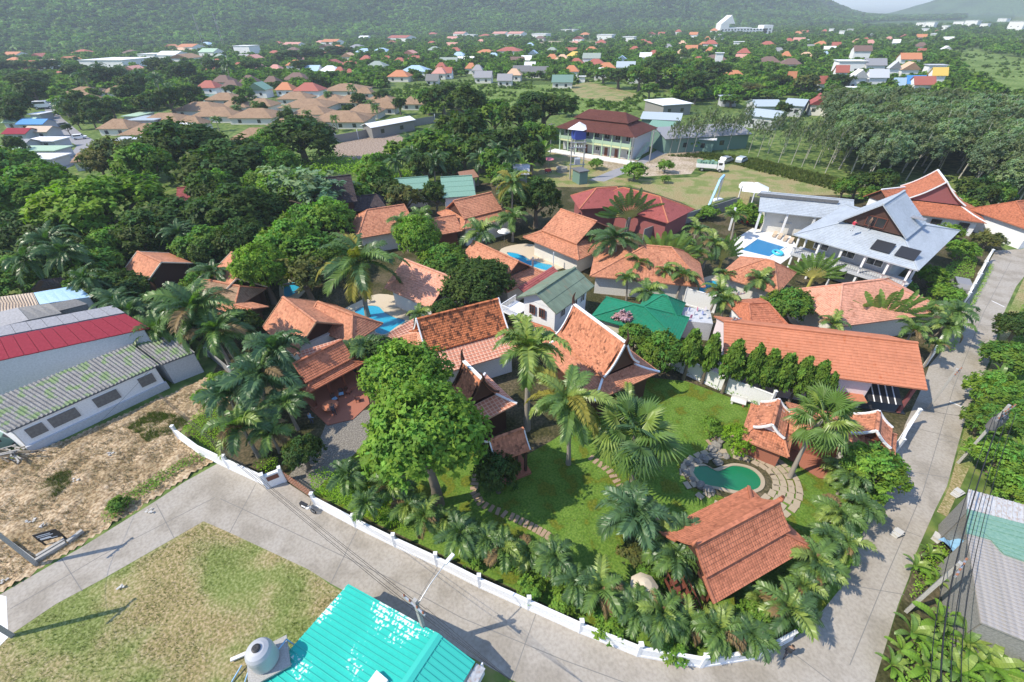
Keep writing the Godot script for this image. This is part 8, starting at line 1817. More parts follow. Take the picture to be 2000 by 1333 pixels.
# ---------------------------------------------------------------- helpers
class MB:                                        # collects faces, commits ONE mesh
	var v := PackedVector3Array()
	var n := PackedVector3Array()
	var t := PackedVector2Array()
	var c := PackedColorArray()
	var tint := Color(1, 1, 1)
	func tri(a: Vector3, b: Vector3, d: Vector3, ua := Vector2.ZERO, ub := Vector2.ZERO, ud := Vector2.ZERO) -> void:
		var m := (b - a).cross(d - a).normalized()
		v.append(a); v.append(d); v.append(b)
		n.append(m); n.append(m); n.append(m)
		t.append(ua); t.append(ud); t.append(ub)
		c.append(tint); c.append(tint); c.append(tint)
	func quad(a: Vector3, b: Vector3, d: Vector3, e: Vector3, ua := Vector2.ZERO, ub := Vector2.ZERO, ud := Vector2.ZERO, ue := Vector2.ZERO) -> void:
		tri(a, b, d, ua, ub, ud)
		tri(a, d, e, ua, ud, ue)
	func mquad(a: Vector3, b: Vector3, d: Vector3, e: Vector3) -> void:       # uv in metres along ab and ae
		var w := a.distance_to(b)
		var h := a.distance_to(e)
		quad(a, b, d, e, Vector2(0, h), Vector2(w, h), Vector2(w, 0), Vector2(0, 0))
	func box(ctr: Vector3, size: Vector3, yaw := 0.0, tilt := 0.0) -> void:
		var bs := Basis(Vector3.UP, yaw) * Basis(Vector3(0, 0, 1), tilt)
		var x := bs.x * size.x * 0.5
		var y := bs.y * size.y * 0.5
		var z := bs.z * size.z * 0.5
		mquad(ctr - x - y + z, ctr + x - y + z, ctr + x + y + z, ctr - x + y + z)
		mquad(ctr + x - y - z, ctr - x - y - z, ctr - x + y - z, ctr + x + y - z)
		mquad(ctr + x - y + z, ctr + x - y - z, ctr + x + y - z, ctr + x + y + z)
		mquad(ctr - x - y - z, ctr - x - y + z, ctr - x + y + z, ctr - x + y - z)
		mquad(ctr - x + y + z, ctr + x + y + z, ctr + x + y - z, ctr - x + y - z)
		mquad(ctr - x - y - z, ctr + x - y - z, ctr + x - y + z, ctr - x - y + z)
	func beam(a: Vector3, b: Vector3, w: float, h: float) -> void:            # a bar from a to b, w wide and h high
		var d := (b - a).normalized()
		var s := d.cross(Vector3.UP)
		s = (Vector3.RIGHT if s.length() < 0.01 else s.normalized()) * w * 0.5
		var u := s.cross(d).normalized() * h * 0.5
		mquad(a + s - u, b + s - u, b + s + u, a + s + u)
		mquad(b - s - u, a - s - u, a - s + u, b - s + u)
		mquad(a - s + u, a + s + u, b + s + u, b - s + u)
		mquad(a + s - u, a - s - u, b - s - u, b + s - u)
		mquad(b + s - u, b - s - u, b - s + u, b + s + u)
		mquad(a - s - u, a + s - u, a + s + u, a - s + u)
	func tube(p: Array, r: Array, sides := 7, cap := true) -> void:
		var x := Vector3.RIGHT
		var rings := []
		for i in p.size():
			var d: Vector3 = (p[mini(i + 1, p.size() - 1)] - p[maxi(i - 1, 0)]).normalized()
			if i == 0:
				x = d.cross(Vector3(0.37, 0.11, 0.92)).normalized()
			x = (x - d * x.dot(d)).normalized()
			var y := d.cross(x)
			var ring := PackedVector3Array()
			for k in sides:
				ring.append(x * cos(TAU * k / sides) + y * sin(TAU * k / sides))
			rings.append(ring)
		for i in p.size() - 1:
			for k in sides:
				var k2 := (k + 1) % sides
				var a: Vector3 = p[i] + rings[i][k] * r[i]
				var b: Vector3 = p[i] + rings[i][k2] * r[i]
				var d: Vector3 = p[i + 1] + rings[i + 1][k2] * r[i + 1]
				var e: Vector3 = p[i + 1] + rings[i + 1][k] * r[i + 1]
				for q in [a, d, b, a, e, d]:
					v.append(q)
				for q in [rings[i][k], rings[i + 1][k2], rings[i][k2], rings[i][k], rings[i + 1][k], rings[i + 1][k2]]:
					n.append(q)
				for q in 6:
					t.append(Vector2(k * 0.2, i * 0.5)); c.append(tint)
		if cap:
			var l := p.size() - 1
			for k in sides:
				tri(p[l], p[l] + rings[l][k] * r[l], p[l] + rings[l][(k + 1) % sides] * r[l])
				tri(p[0], p[0] + rings[0][(k + 1) % sides] * r[0], p[0] + rings[0][k] * r[0])
	func lathe(prof: Array, sides := 16, at := Vector3.ZERO) -> void:         # prof: Vector2(radius, height) upwards
		for i in prof.size() - 1:
			for k in sides:
				var a0 := TAU * k / sides
				var a1 := TAU * (k + 1) / sides
				var e0 := Vector3(cos(a0), 0, -sin(a0))
				var e1 := Vector3(cos(a1), 0, -sin(a1))
				var p: Vector2 = prof[i]
				var q: Vector2 = prof[i + 1]
				var nn := Vector2(q.y - p.y, p.x - q.x).normalized()
				var s := v.size()
				quad(at + e0 * p.x + Vector3.UP * p.y, at + e1 * p.x + Vector3.UP * p.y, at + e1 * q.x + Vector3.UP * q.y, at + e0 * q.x + Vector3.UP * q.y)
				var m0 := e0 * nn.x + Vector3.UP * nn.y
				var m1 := e1 * nn.x + Vector3.UP * nn.y
				n[s] = m0; n[s + 1] = m1; n[s + 2] = m1; n[s + 3] = m0; n[s + 4] = m0; n[s + 5] = m1
	func prism(poly: PackedVector2Array, y0: float, y1: float) -> void:       # a flat outline in x and z with sides
		var idx := Geometry2D.triangulate_polygon(poly)
		for i in range(0, idx.size(), 3):
			var a := poly[idx[i]]
			var b := poly[idx[i + 1]]
			var d := poly[idx[i + 2]]
			if (b - a).cross(d - a) > 0:
				var s := b; b = d; d = s
			tri(Vector3(a.x, y1, a.y), Vector3(b.x, y1, b.y), Vector3(d.x, y1, d.y), a, b, d)
		if y1 - y0 > 0.02:
			var flip := not Geometry2D.is_polygon_clockwise(poly)
			for i in poly.size():
				var a := poly[i]
				var b := poly[(i + 1) % poly.size()]
				if flip:
					mquad(Vector3(b.x, y0, b.y), Vector3(a.x, y0, a.y), Vector3(a.x, y1, a.y), Vector3(b.x, y1, b.y))
				else:
					mquad(Vector3(a.x, y0, a.y), Vector3(b.x, y0, b.y), Vector3(b.x, y1, b.y), Vector3(a.x, y1, a.y))
	func done(uv2 := false) -> ArrayMesh:
		var arr := []
		arr.resize(Mesh.ARRAY_MAX)
		arr[Mesh.ARRAY_VERTEX] = v
		arr[Mesh.ARRAY_NORMAL] = n
		arr[Mesh.ARRAY_TEX_UV] = t
		if uv2:
			arr[Mesh.ARRAY_TEX_UV2] = t
		arr[Mesh.ARRAY_COLOR] = c
		var m := ArrayMesh.new()
		if v.size():
			m.add_surface_from_arrays(Mesh.PRIMITIVE_TRIANGLES, arr)
		return m

var taken := {}

func numbered(called: String) -> String:
	var k: int = taken.get(called, 0)
	taken[called] = k + 1
	return called if k == 0 else "%s_%03d" % [called, k]

func tag(o: Node3D, label: String, category := "", group := "", kind := "") -> Node3D:
	if label: o.set_meta("label", label)
	if category: o.set_meta("category", category)
	if group: o.set_meta("group", group)
	if kind: o.set_meta("kind", kind)
	return o

func thing(called: String, label: String, category: String, at := Vector3.ZERO, turn := 0.0, group := "") -> Node3D:
	var o := Node3D.new()
	o.name = numbered(called)
	add_child(o)
	o.position = at
	o.rotation.y = turn
	return tag(o, label, category, group)

func part(parent: Node3D, called: String, mesh, mat: Material, kind := "") -> MeshInstance3D:
	var o := MeshInstance3D.new()
	o.name = called
	o.mesh = mesh.done() if mesh is MB else mesh
	o.material_override = mat
	parent.add_child(o, true)
	if kind: o.set_meta("kind", kind)
	return o

func solo(called: String, mesh, mat: Material, label: String, category := "", kind := "", group := "", at := Vector3.ZERO, turn := 0.0) -> MeshInstance3D:
	var o := MeshInstance3D.new()
	o.name = numbered(called)
	o.mesh = mesh.done(kind == "structure") if mesh is MB else mesh
	o.material_override = mat
	add_child(o)
	o.position = at
	o.rotation.y = turn
	tag(o, label, category, group, kind)
	return o

func lin(r: float, g: float, b: float) -> Color:          # a real-world base colour
	return Color(r, g, b).linear_to_srgb()

func mat(c: Color, rough := 0.8, metal := 0.0) -> StandardMaterial3D:
	var m := StandardMaterial3D.new()
	m.albedo_color = c
	m.roughness = rough
	m.metallic = metal
	m.vertex_color_use_as_albedo = true
	return m

func leaf_mat(r: float, g: float, b: float, through := 0.45, rough := 0.5) -> StandardMaterial3D:
	var m := mat(lin(r, g, b), rough)
	m.metallic_specular = 0.25 if rough > 0.4 else 0.5
	m.backlight_enabled = true
	m.backlight = lin(through * 0.75, through, through * 0.2)
	m.cull_mode = BaseMaterial3D.CULL_DISABLED
	return m

func noise(freq: float, octaves := 4, sd := 1) -> FastNoiseLite:
	var f := FastNoiseLite.new()
	f.seed = sd
	f.frequency = freq
	f.fractal_octaves = octaves
	return f

# blotches of several colours at several sizes: stops are [noise value, linear colour]
func ramp(stops: Array) -> Gradient:
	var g := Gradient.new()
	var off := PackedFloat32Array()
	var col := PackedColorArray()
	for s in stops:
		off.append(s[0]); col.append(s[1])
	g.offsets = off
	g.colors = col
	return g

func noise_tex(freq: float, octaves: int, sd: int, stops: Array, size := 512) -> NoiseTexture2D:
	var x := NoiseTexture2D.new()
	x.width = size
	x.height = size
	x.seamless = true
	x.generate_mipmaps = false
	x.noise = noise(freq, octaves, sd)
	x.color_ramp = ramp(stops)
	return x

# ground and walls: fine grain (uv, period p1 metres) multiplied by broad blotches (uv2, period p2)
func grain_mat(stops: Array, p1: float, over: Array, p2: float, sd: int, rough := 0.9, relief := 0.0, size := 512) -> StandardMaterial3D:
	var m := mat(Color(1, 1, 1), rough)
	m.vertex_color_use_as_albedo = false
	if rough > 0.7: m.metallic_specular = 0.25
	m.albedo_texture = noise_tex(0.03, 5, sd, stops, size)
	m.uv1_scale = v3(1.0 / p1, 1.0 / p1, 1)
	if over.size():
		m.detail_enabled = true
		m.detail_blend_mode = BaseMaterial3D.BLEND_MODE_MUL
		m.detail_uv_layer = BaseMaterial3D.DETAIL_UV_2
		m.detail_albedo = noise_tex(0.014, 5, sd + 7, over, 256)
		m.uv2_scale = v3(1.0 / p2, 1.0 / p2, 1)
	if relief > 0.0:
		m.heightmap_enabled = true
		m.heightmap_texture = noise_tex(0.05, 4, sd, [[0.0, Color(0, 0, 0)], [1.0, Color(1, 1, 1)]], 256)
		m.heightmap_scale = relief
	return m

# roof tiles: one tone per tile, stains running down, a rounded relief per tile. uv in metres, v down the slope
func tile_mat(base: Color, spread: float, stain: Color, stained: float, tw: float, th: float, sd: int, rough := 0.75, grid := Color(0, 0, 0, 0)) -> StandardMaterial3D:
	var N := 48
	var P := 5
	var S := N * P
	var nz := noise(0.042, 4, sd).get_image(S, S, false, false, false)
	var nb := noise(0.011, 3, sd + 3).get_image(S, S, false, false, false)
	var d1 := nz.get_data()
	var d2 := nb.get_data()
	var r := RandomNumberGenerator.new()
	r.seed = sd
	var tone := PackedFloat32Array()
	for k in N * N:
		tone.append(r.randf_range(-1, 1))
	var px := PackedByteArray()
	px.resize(S * S * 3)
	var at := 0
	for y in S:
		var row := (y / P) * N
		for x in S:
			var tx := x / P
			var k := 1.0 + spread * tone[row + tx] + 0.12 * (d2[y * S + x] / 127.0 - 1.0)
			var w := clampf((0.9 * (d1[y * S + x] / 127.0 - 1.0) + 0.35 * tone[(row + tx * 7 + 13) % (N * N)] + stained - 0.5) * 3.0, 0, 1) * 0.78
			var q := Color(lerpf(base.r * k, stain.r, w), lerpf(base.g * k, stain.g, w), lerpf(base.b * k, stain.b, w))
			if grid.a > 0 and (x % P == 0 or y % P == 0):
				q = q.lerp(grid, grid.a)
			q = q.clamp().linear_to_srgb()
			px[at] = q.r8; px[at + 1] = q.g8; px[at + 2] = q.b8
			at += 3
	var im := Image.create_from_data(S, S, false, Image.FORMAT_RGB8, px)
	if not shared.has("tile_relief"):
		var hi := Image.create(S, S, false, Image.FORMAT_RGB8)
		for y in S:
			for x in S:
				var h := sin(PI * (x % P + 0.5) / P) * 0.75 + 0.25 * (y % P + 0.5) / P
				hi.set_pixel(x, y, Color(h, h, h))
		shared["tile_relief"] = ImageTexture.create_from_image(hi)
	var m := mat(Color(1, 1, 1), rough)
	m.vertex_color_use_as_albedo = false
	m.albedo_texture = ImageTexture.create_from_image(im)
	m.uv1_scale = v3(1.0 / (N * tw), 1.0 / (N * th), 1)
	m.heightmap_enabled = true
	m.heightmap_texture = shared["tile_relief"]
	m.heightmap_scale = 4.0
	m.metallic_specular = 0.2
	return m

# painted sheet whose paint has come off in spots that keep together
func peeling(paint: Color, bare: Color, sd: int) -> StandardMaterial3D:
	var S := 320
	var d1 := noise(0.16, 2, sd).get_image(S, S, false, false, false).get_data()
	var d2 := noise(0.012, 2, sd + 1).get_image(S, S, false, false, false).get_data()
	var px := PackedByteArray()
	px.resize(S * S * 3)
	for i in S * S:
		var a := d1[i] / 127.0 - 1.0
		var b := d2[i] / 127.0 - 1.0
		var w := clampf((a * 0.8 + b * 1.5 - 0.78) * 9.0, 0, 1)
		var k := 1.0 + 0.1 * b + 0.06 * a
		var q := Color(lerpf(paint.r * k, bare.r, w), lerpf(paint.g * k, bare.g, w), lerpf(paint.b * k, bare.b, w)).clamp().linear_to_srgb()
		px[i * 3] = q.r8; px[i * 3 + 1] = q.g8; px[i * 3 + 2] = q.b8
	var m := mat(Color(1, 1, 1), 0.8)
	m.metallic_specular = 0.25
	m.vertex_color_use_as_albedo = false
	m.albedo_texture = ImageTexture.create_from_image(Image.create_from_data(S, S, false, Image.FORMAT_RGB8, px))
	m.uv1_scale = v3(1.0 / 14.0, 1.0 / 14.0, 1)
	return m

# ---------------------------------------------------------------- roofs
# one slope from the upper edge ab down to the lower edge de, in courses that overlap each other
func slope(parent: Node3D, a: Vector3, b: Vector3, d: Vector3, e: Vector3, m: Material, sag := 0.0, course := 0.33, thick := 0.12, called := "roof_slope") -> MeshInstance3D:
	var mb := MB.new()
	var len_v := maxf(a.distance_to(e), b.distance_to(d))
	var nn := (e - a).cross(b - a)
	if nn.length() < 0.001: nn = (e - a).cross(d - a)
	nn = nn.normalized()
	var flip := nn.y < 0
	if flip: nn = -nn
	var steps := 1 if course <= 0 else clampi(int(len_v / course), 1, 60)
	if steps == 1 and sag > 0: steps = 6
	var lift := 0.045 if course > 0 else 0.0
	var ab := (b - a)
	if ab.length() < 0.01: ab = d - e
	ab = ab.normalized()
	var o := a
	var at := func(p: Vector3, t: float) -> Vector3: return p - Vector3.UP * sag * sin(PI * t)
	for i in steps:
		var t0 := float(i) / steps
		var t1 := float(i + 1) / steps
		var p0: Vector3 = at.call(a.lerp(e, t0), t0)
		var p1: Vector3 = at.call(b.lerp(d, t0), t0)
		var q0: Vector3 = at.call(a.lerp(e, t1), t1)
		var q1: Vector3 = at.call(b.lerp(d, t1), t1)
		var l0 := q0 + nn * lift
		var l1 := q1 + nn * lift
		var u := [v2((p0 - o).dot(ab), t0 * len_v), v2((p1 - o).dot(ab), t0 * len_v), v2((q1 - o).dot(ab), t1 * len_v), v2((q0 - o).dot(ab), t1 * len_v)]
		if flip:
			mb.quad(p0, p1, l1, l0, u[0], u[1], u[2], u[3])
			if lift > 0: mb.quad(l0, l1, q1, q0, u[3], u[2], u[2], u[3])
		else:
			mb.quad(p0, l0, l1, p1, u[0], u[3], u[2], u[1])
			if lift > 0: mb.quad(l0, q0, q1, l1, u[3], u[3], u[2], u[2])
		var dn := Vector3.DOWN * thick
		if flip:
			mb.quad(p1 + dn, p0 + dn, q0 + dn, q1 + dn)
			mb.quad(p0 + dn, p0, q0, q0 + dn); mb.quad(p1, p1 + dn, q1 + dn, q1)
		else:
			mb.quad(p0 + dn, p1 + dn, q1 + dn, q0 + dn)
			mb.quad(p0, p0 + dn, q0 + dn, q0); mb.quad(p1 + dn, p1, q1, q1 + dn)
	var dn2 := Vector3.DOWN * thick
	if flip: mb.quad(e, d, d + dn2, e + dn2)
	else: mb.quad(d, e, e + dn2, d + dn2)
	return part(parent, called, mb, m)

# four slopes between an inner and an outer rectangle [x0, x1, z0, z1]; the ridge is an inner rectangle without width
func roof_ring(parent: Node3D, inn: Array, hi: float, out: Array, ho: float, m: Material, sag := 0.0, course := 0.33, sides := "zZxX") -> void:
	var a := v3(inn[0], hi, inn[3])
	var b := v3(inn[1], hi, inn[3])
	var c := v3(inn[1], hi, inn[2])
	var d := v3(inn[0], hi, inn[2])
	var e := v3(out[0], ho, out[3])
	var f := v3(out[1], ho, out[3])
	var g := v3(out[1], ho, out[2])
	var h := v3(out[0], ho, out[2])
	if "Z" in sides: slope(parent, a, b, f, e, m, sag, course)
	if "z" in sides: slope(parent, c, d, h, g, m, sag, course)
	if "X" in sides and out[1] - inn[1] > 0.1: slope(parent, b, c, g, f, m, sag, course)
	if "x" in sides and inn[0] - out[0] > 0.1: slope(parent, d, a, e, h, m, sag, course)

func strip(parent: Node3D, called: String, pts: Array, w: float, h: float, m: Material, lift := 0.06) -> void:
	var mb := MB.new()
	for i in pts.size() - 1:
		mb.beam(pts[i] + Vector3.UP * lift, pts[i + 1] + Vector3.UP * lift, w, h)
	part(parent, called, mb, m)

func sag_line(a: Vector3, b: Vector3, sag: float, k := 6) -> Array:
	var p := []
	for i in k + 1:
		var t := float(i) / k
		p.append(a.lerp(b, t) - Vector3.UP * sag * sin(PI * t))
	return p

func hip_caps(parent: Node3D, inn: Array, hi: float, out: Array, ho: float, m: Material, w := 0.2, sag := 0.0) -> void:
	for k in [[0, 2], [0, 3], [1, 2], [1, 3]]:
		var a := v3(inn[k[0]], hi, inn[k[1]])
		var b := v3(out[k[0]], ho, out[k[1]])
		strip(parent, "hip_cap", sag_line(a, b, sag, 4 if sag > 0 else 1), w, 0.12, m)

# a house: ridge from a to b (at ridge height), half widths, eave height, and what stands under it
func place_house(called: String, label: String, category: String, a: Vector3, b: Vector3, group := "") -> Array:
	var mid := (a + b) * 0.5
	var d := b - a
	var o := thing(called, label, category, v3(mid.x, 0, mid.z), atan2(-d.z, d.x), group)
	return [o, v2(d.x, d.z).length() * 0.5]

func walls(o: Node3D, r: Array, h: float, m: Material, y0 := 0.0) -> void:
	var mb := MB.new()
	mb.box(v3((r[0] + r[1]) * 0.5, (h + y0) * 0.5, (r[2] + r[3]) * 0.5), v3(r[1] - r[0], h - y0, r[3] - r[2]))
	part(o, "wall", mb, m)

func gable_wall(o: Node3D, x: float, hr: float, zl: float, zr: float, he: float, m: Material, zc := 0.0) -> void:
	var mb := MB.new()
	for s in [-1, 1]:
		var q: float = x + s * 0.06
		var p := [v3(q, he, zl), v3(q, he, zr), v3(q, hr, zc)]
		if s > 0: mb.tri(p[1], p[0], p[2])
		else: mb.tri(p[0], p[1], p[2])
	part(o, "gable", mb, m)

# a window or door on a wall: face at z (or x) of the house, outward sign s
func opening(o: Node3D, called: String, at: Vector3, w: float, h: float, along_x: bool, s: float, frame: Material, pane: Material) -> void:
	var mb := MB.new()
	var t := 0.08
	var dx := Vector3.RIGHT if along_x else Vector3.BACK
	var out := (Vector3.BACK if along_x else Vector3.RIGHT) * s
	for k in [[-w * 0.5, 0.0, t, h], [w * 0.5, 0.0, t, h], [0.0, h * 0.5, w + t, t], [0.0, -h * 0.5, w + t, t], [0.0, 0.0, t * 0.7, h]]:
		var sz: Vector3 = v3(k[2], k[3], 0.12) if along_x else v3(0.12, k[3], k[2])
		mb.box(at + dx * k[0] + Vector3.UP * k[1] + out * 0.05, sz)
	var f := part(o, called, mb, frame)
	var pb := MB.new()
	pb.box(at + out * 0.03, v3(w, h, 0.05) if along_x else v3(0.05, h, w))
	part(f, "pane", pb, pane)

# d keys: hr he w w2 (half widths at +z and -z) ha hb (hip lengths past the ridge ends; negative = gable overhang) hg (tier: gable height) roof wall ...
func house(called: String, label: String, a: Vector3, b: Vector3, d: Dictionary, category := "house", group := "") -> Node3D:
	var ph := place_house(called, label, category, a, b, group)
	var o: Node3D = ph[0]
	var L: float = ph[1]
	var hr := a.y
	var he: float = d.he
	var w: float = d.w
	var w2: float = d.get("w2", w)
	var rm: Material = d.roof
	var wm: Material = d.get("wall", M.plaster)
	var cs: float = d.get("course", 0.33)
	var cap: Material = d.get("cap", rm)
	var sag: float = d.get("sag", 0.0)
	var ha: float = d.get("ha", 0.0)
	var hb: float = d.get("hb", 0.0)
	var inset: float = d.get("inset", 0.8)
	var top := [-L, L, 0.0, 0.0]
	var out := [-L - ha, L + hb, -w2, w]
	var gm: Material = d.get("gable", M.dark_wood)
	if d.has("tier"):                                 # a steep upper gable, and a skirt round it
		var tr: Array = d.tier                          # half width +z, half width -z, height, skirt top height
		var drop: float = tr[3] if tr.size() > 3 else tr[2]
		roof_ring(o, top, hr, [-L, L, -tr[1], tr[0]], tr[2], rm, sag, cs)
		var g: float = d.get("gin", 0.5)
		gable_wall(o, -L + g, hr - 0.1, -tr[1] * 0.92, tr[0] * 0.92, tr[2], gm)
		gable_wall(o, L - g, hr - 0.1, -tr[1] * 0.92, tr[0] * 0.92, tr[2], gm)
		var k := 0.9
		var inn := [-L + g if ha > 0 else -L, L - g if hb > 0 else L, -tr[1] * k, tr[0] * k]
		var sk: Material = d.get("skirt", rm)
		roof_ring(o, inn, drop, out, he, sk, d.get("sag2", sag * 0.4), d.get("course2", cs))
		if cs > 0: hip_caps(o, inn, drop, out, he, cap, 0.22, d.get("sag2", sag * 0.4))
		if d.has("trim"):
			for x in [-L, L]:
				for z in [tr[0], -tr[1]]:
					strip(o, "bargeboard", sag_line(v3(x, hr + 0.1, 0), v3(x, tr[2] + 0.05, z), sag), 0.13, 0.2, d.trim, 0.04)
	else:
		roof_ring(o, top, hr, out, he, rm, sag, cs)
		if ha > 0.1 or hb > 0.1:
			if cs > 0 or d.has("cap"): hip_caps(o, top, hr, out, he, cap, 0.2, sag)
		for e in [[-L, ha, 1], [L, hb, -1]]:
			if e[1] <= 0.1:
				var ov: float = d.get("over", 0.6)
				gable_wall(o, e[0] + e[2] * ov, hr - 0.12, -w2 * (1.0 - 0.03), w * (1.0 - 0.03), he, gm)
				if d.has("trim"):
					for z in [w, -w2]:
						strip(o, "bargeboard", sag_line(v3(e[0], hr + 0.02, 0), v3(e[0], he + 0.02, z), sag), 0.1, 0.16, d.trim, 0.0)
	if cs > 0 or d.has("cap"): strip(o, "ridge_cap", [v3(-L, hr, 0), v3(L, hr, 0)], 0.3, 0.16, cap)
	if not d.has("open"):
		walls(o, [out[0] + inset, out[1] - inset, out[2] + inset, out[3] - inset], he + 0.05, wm)
	else:                                             # an open pavilion: posts and a plinth
		var q := [out[0] + inset, out[1] - inset, out[2] + inset, out[3] - inset]
		for i in 4:
			for j in 2:
				var mb := MB.new()
				mb.box(v3(lerpf(q[0], q[1], i / 3.0), he * 0.5 + 0.1, q[2 + j]), v3(0.22, he + 0.2, 0.22))
				part(o, "post", mb, d.open)
		var pb := MB.new()
		pb.box(v3((q[0] + q[1]) * 0.5, 0.15, (q[2] + q[3]) * 0.5), v3(q[1] - q[0] + 0.8, 0.3, q[3] - q[2] + 0.8))
		part(o, "plinth", pb, M.terracotta_floor)
	return o

# a horn-shaped finial of a Thai roof
func finial(o: Node3D, at: Vector3, sgn: float, h: float, m: Material) -> void:
	var mb := MB.new()
	var p := []
	var r := []
	for i in 8:
		var t := i / 7.0
		p.append(at + v3(sgn * (0.25 * sin(t * PI) - 0.12 * t), h * t, 0))
		r.append(0.2 * pow(1.0 - t, 0.8) + 0.02)
	mb.tube(p, r, 6)
	part(o, "finial", mb, m)

# ---------------------------------------------------------------- plants
func rv(r: RandomNumberGenerator) -> Vector3:
	var z := r.randf_range(-1, 1)
	var a := r.randf() * TAU
	var s := sqrt(1 - z * z)
	return v3(s * cos(a), z, s * sin(a))

func leaf(mb: MB, p: Vector3, nrm: Vector3, dir: Vector3, ln: float, wd: float, soft: Vector3) -> void:
	var s := nrm.cross(dir).normalized() * wd * 0.5
	var d := s.cross(nrm).normalized() * ln
	d = -d if d.dot(dir) < 0 else d
	var k := mb.v.size()
	var tip := p + d - nrm * ln * 0.12
	var mid := p + d * 0.45 + nrm * wd * 0.1
	mb.tri(p, tip, mid + s)
	mb.tri(p, mid - s, tip)
	var m := (nrm * 0.55 + soft * 0.45).normalized()
	for i in 6: mb.n[k + i] = m

# a crown of leaves one unit in radius, on overlapping lumps. flat: squash of the lumps' spread, top: how much the lumps keep to the top
func crown_mesh(sd: int, lumps: int, leaves: int, size: float, spread := v3(1, 0.75, 1), lump := v2(0.28, 0.46), cone := 0.0, hollow := 0.55, warm := 0.12) -> ArrayMesh:
	var key := "crown%d_%d_%d" % [sd, lumps, leaves]
	if shared.has(key): return shared[key]
	var r := RandomNumberGenerator.new()
	r.seed = sd
	var ctr := []
	for i in lumps:
		var d := rv(r)
		if d.y < -0.35: d.y *= -0.6
		var rad := r.randf_range(lump.x, lump.y)
		var q := d * (1.0 - rad * 0.8) * pow(r.randf_range(hollow, 1.0), 0.6)
		if cone > 0: 
			var kk := 1.0 - cone * (q.y + 1.0) * 0.5
			q.x *= kk; q.z *= kk
			rad *= lerpf(1.0, kk, 0.6)
		ctr.append([q * spread, rad, r.randf_range(0.72, 1.0), r.randf_range(-1, 1)])
	var mb := MB.new()
	var sprigs := []
	for i in lumps:                                   # twigs on every lump, each with a tone of its own
		var c: Array = ctr[i]
		for k in maxi(3, int(leaves / lumps / 14.0)):
			var d := rv(r)
			if d.y < -0.25 and r.randf() < 0.7: d.y = -d.y
			sprigs.append([c[0] + d * c[1] * r.randf_range(0.75, 1.08) * v3(1, 0.8, 1), d, c[1], c[2] * r.randf_range(0.62, 1.0), c[3] + r.randf_range(-0.6, 0.6)])
	for i in leaves:
		var c: Array = sprigs[i % sprigs.size()]
		var p: Vector3 = c[0] + rv(r) * c[2] * 0.3 * r.randf()
		var d: Vector3 = c[1]
		var nrm := (d * 0.7 + Vector3.UP * 0.55 + rv(r) * 0.8).normalized()
		var k: float = c[3] * r.randf_range(0.75, 1.0)
		var h: float = c[4] * warm + r.randf_range(-0.06, 0.06)
		mb.tint = Color(clampf(k * (1.0 + h), 0, 1), clampf(k, 0, 1), clampf(k * (1.0 - h), 0, 1))
		leaf(mb, p, nrm, rv(r) + Vector3.DOWN * 0.4 + d * 0.4, size * r.randf_range(0.7, 1.3), size * r.randf_range(0.45, 0.75), (p + Vector3.UP * 0.2).normalized())
	shared[key] = mb.done()
	return shared[key]

# one feather leaf of unit length along +x that rises by up (radians) and droops by bend
func frond_mesh(sd: int, up: float, bend: float, pairs: int, lf: float, wd: float, vee := 0.35) -> ArrayMesh:
	var key := "frond%d_%d" % [sd, pairs]
	if shared.has(key): return shared[key]
	var r := RandomNumberGenerator.new()
	r.seed = sd
	var mb := MB.new()
	var pts := [Vector3.ZERO]
	var N := 12
	var dirs := []
	for i in N:
		var a := up - bend * pow(float(i) / N, 1.3)
		var d := v3(cos(a), sin(a), 0)
		dirs.append(d)
		pts.append(pts[-1] + d / N)
	dirs.append(dirs[-1])
	var rad := []
	for i in N + 1: rad.append(lerpf(0.014, 0.003, float(i) / N))
	mb.tint = Color(0.95, 0.85, 0.55)
	mb.tube(pts, rad, 4, false)
	for i in pairs:
		var t := lerpf(0.14, 0.99, (i + r.randf_range(-0.3, 0.3)) / pairs)
		var f := t * N
		var k := mini(int(f), N - 1)
		var p: Vector3 = pts[k].lerp(pts[k + 1], f - k)
		var d: Vector3 = dirs[k]
		var u := v3(-d.y, d.x, 0)
		var ll := lf * (0.45 + 0.75 * sin(PI * clampf(t * 0.85 + 0.1, 0, 1))) * r.randf_range(0.85, 1.1)
		for s in [-1.0, 1.0]:
			var sd2: Vector3 = (v3(0, 0, s) * 0.85 + d * lerpf(0.45, 0.9, t) + u * vee * r.randf_range(0.3, 1.2)).normalized()
			var mid: Vector3 = p + sd2 * ll * 0.5
			var tip: Vector3 = mid + (sd2 + Vector3.DOWN * r.randf_range(0.5, 1.1)).normalized() * ll * 0.5
			var ww: Vector3 = d * wd * 0.5
			var g := r.randf_range(0.6, 1.0)
			mb.tint = Color(g, g, g * r.randf_range(0.85, 1.0))
			mb.quad(p - ww, p + ww, mid + ww * 1.2, mid - ww * 1.2)
			mb.tri(mid - ww * 1.2, mid + ww * 1.2, tip)
	shared[key] = mb.done()
	return shared[key]

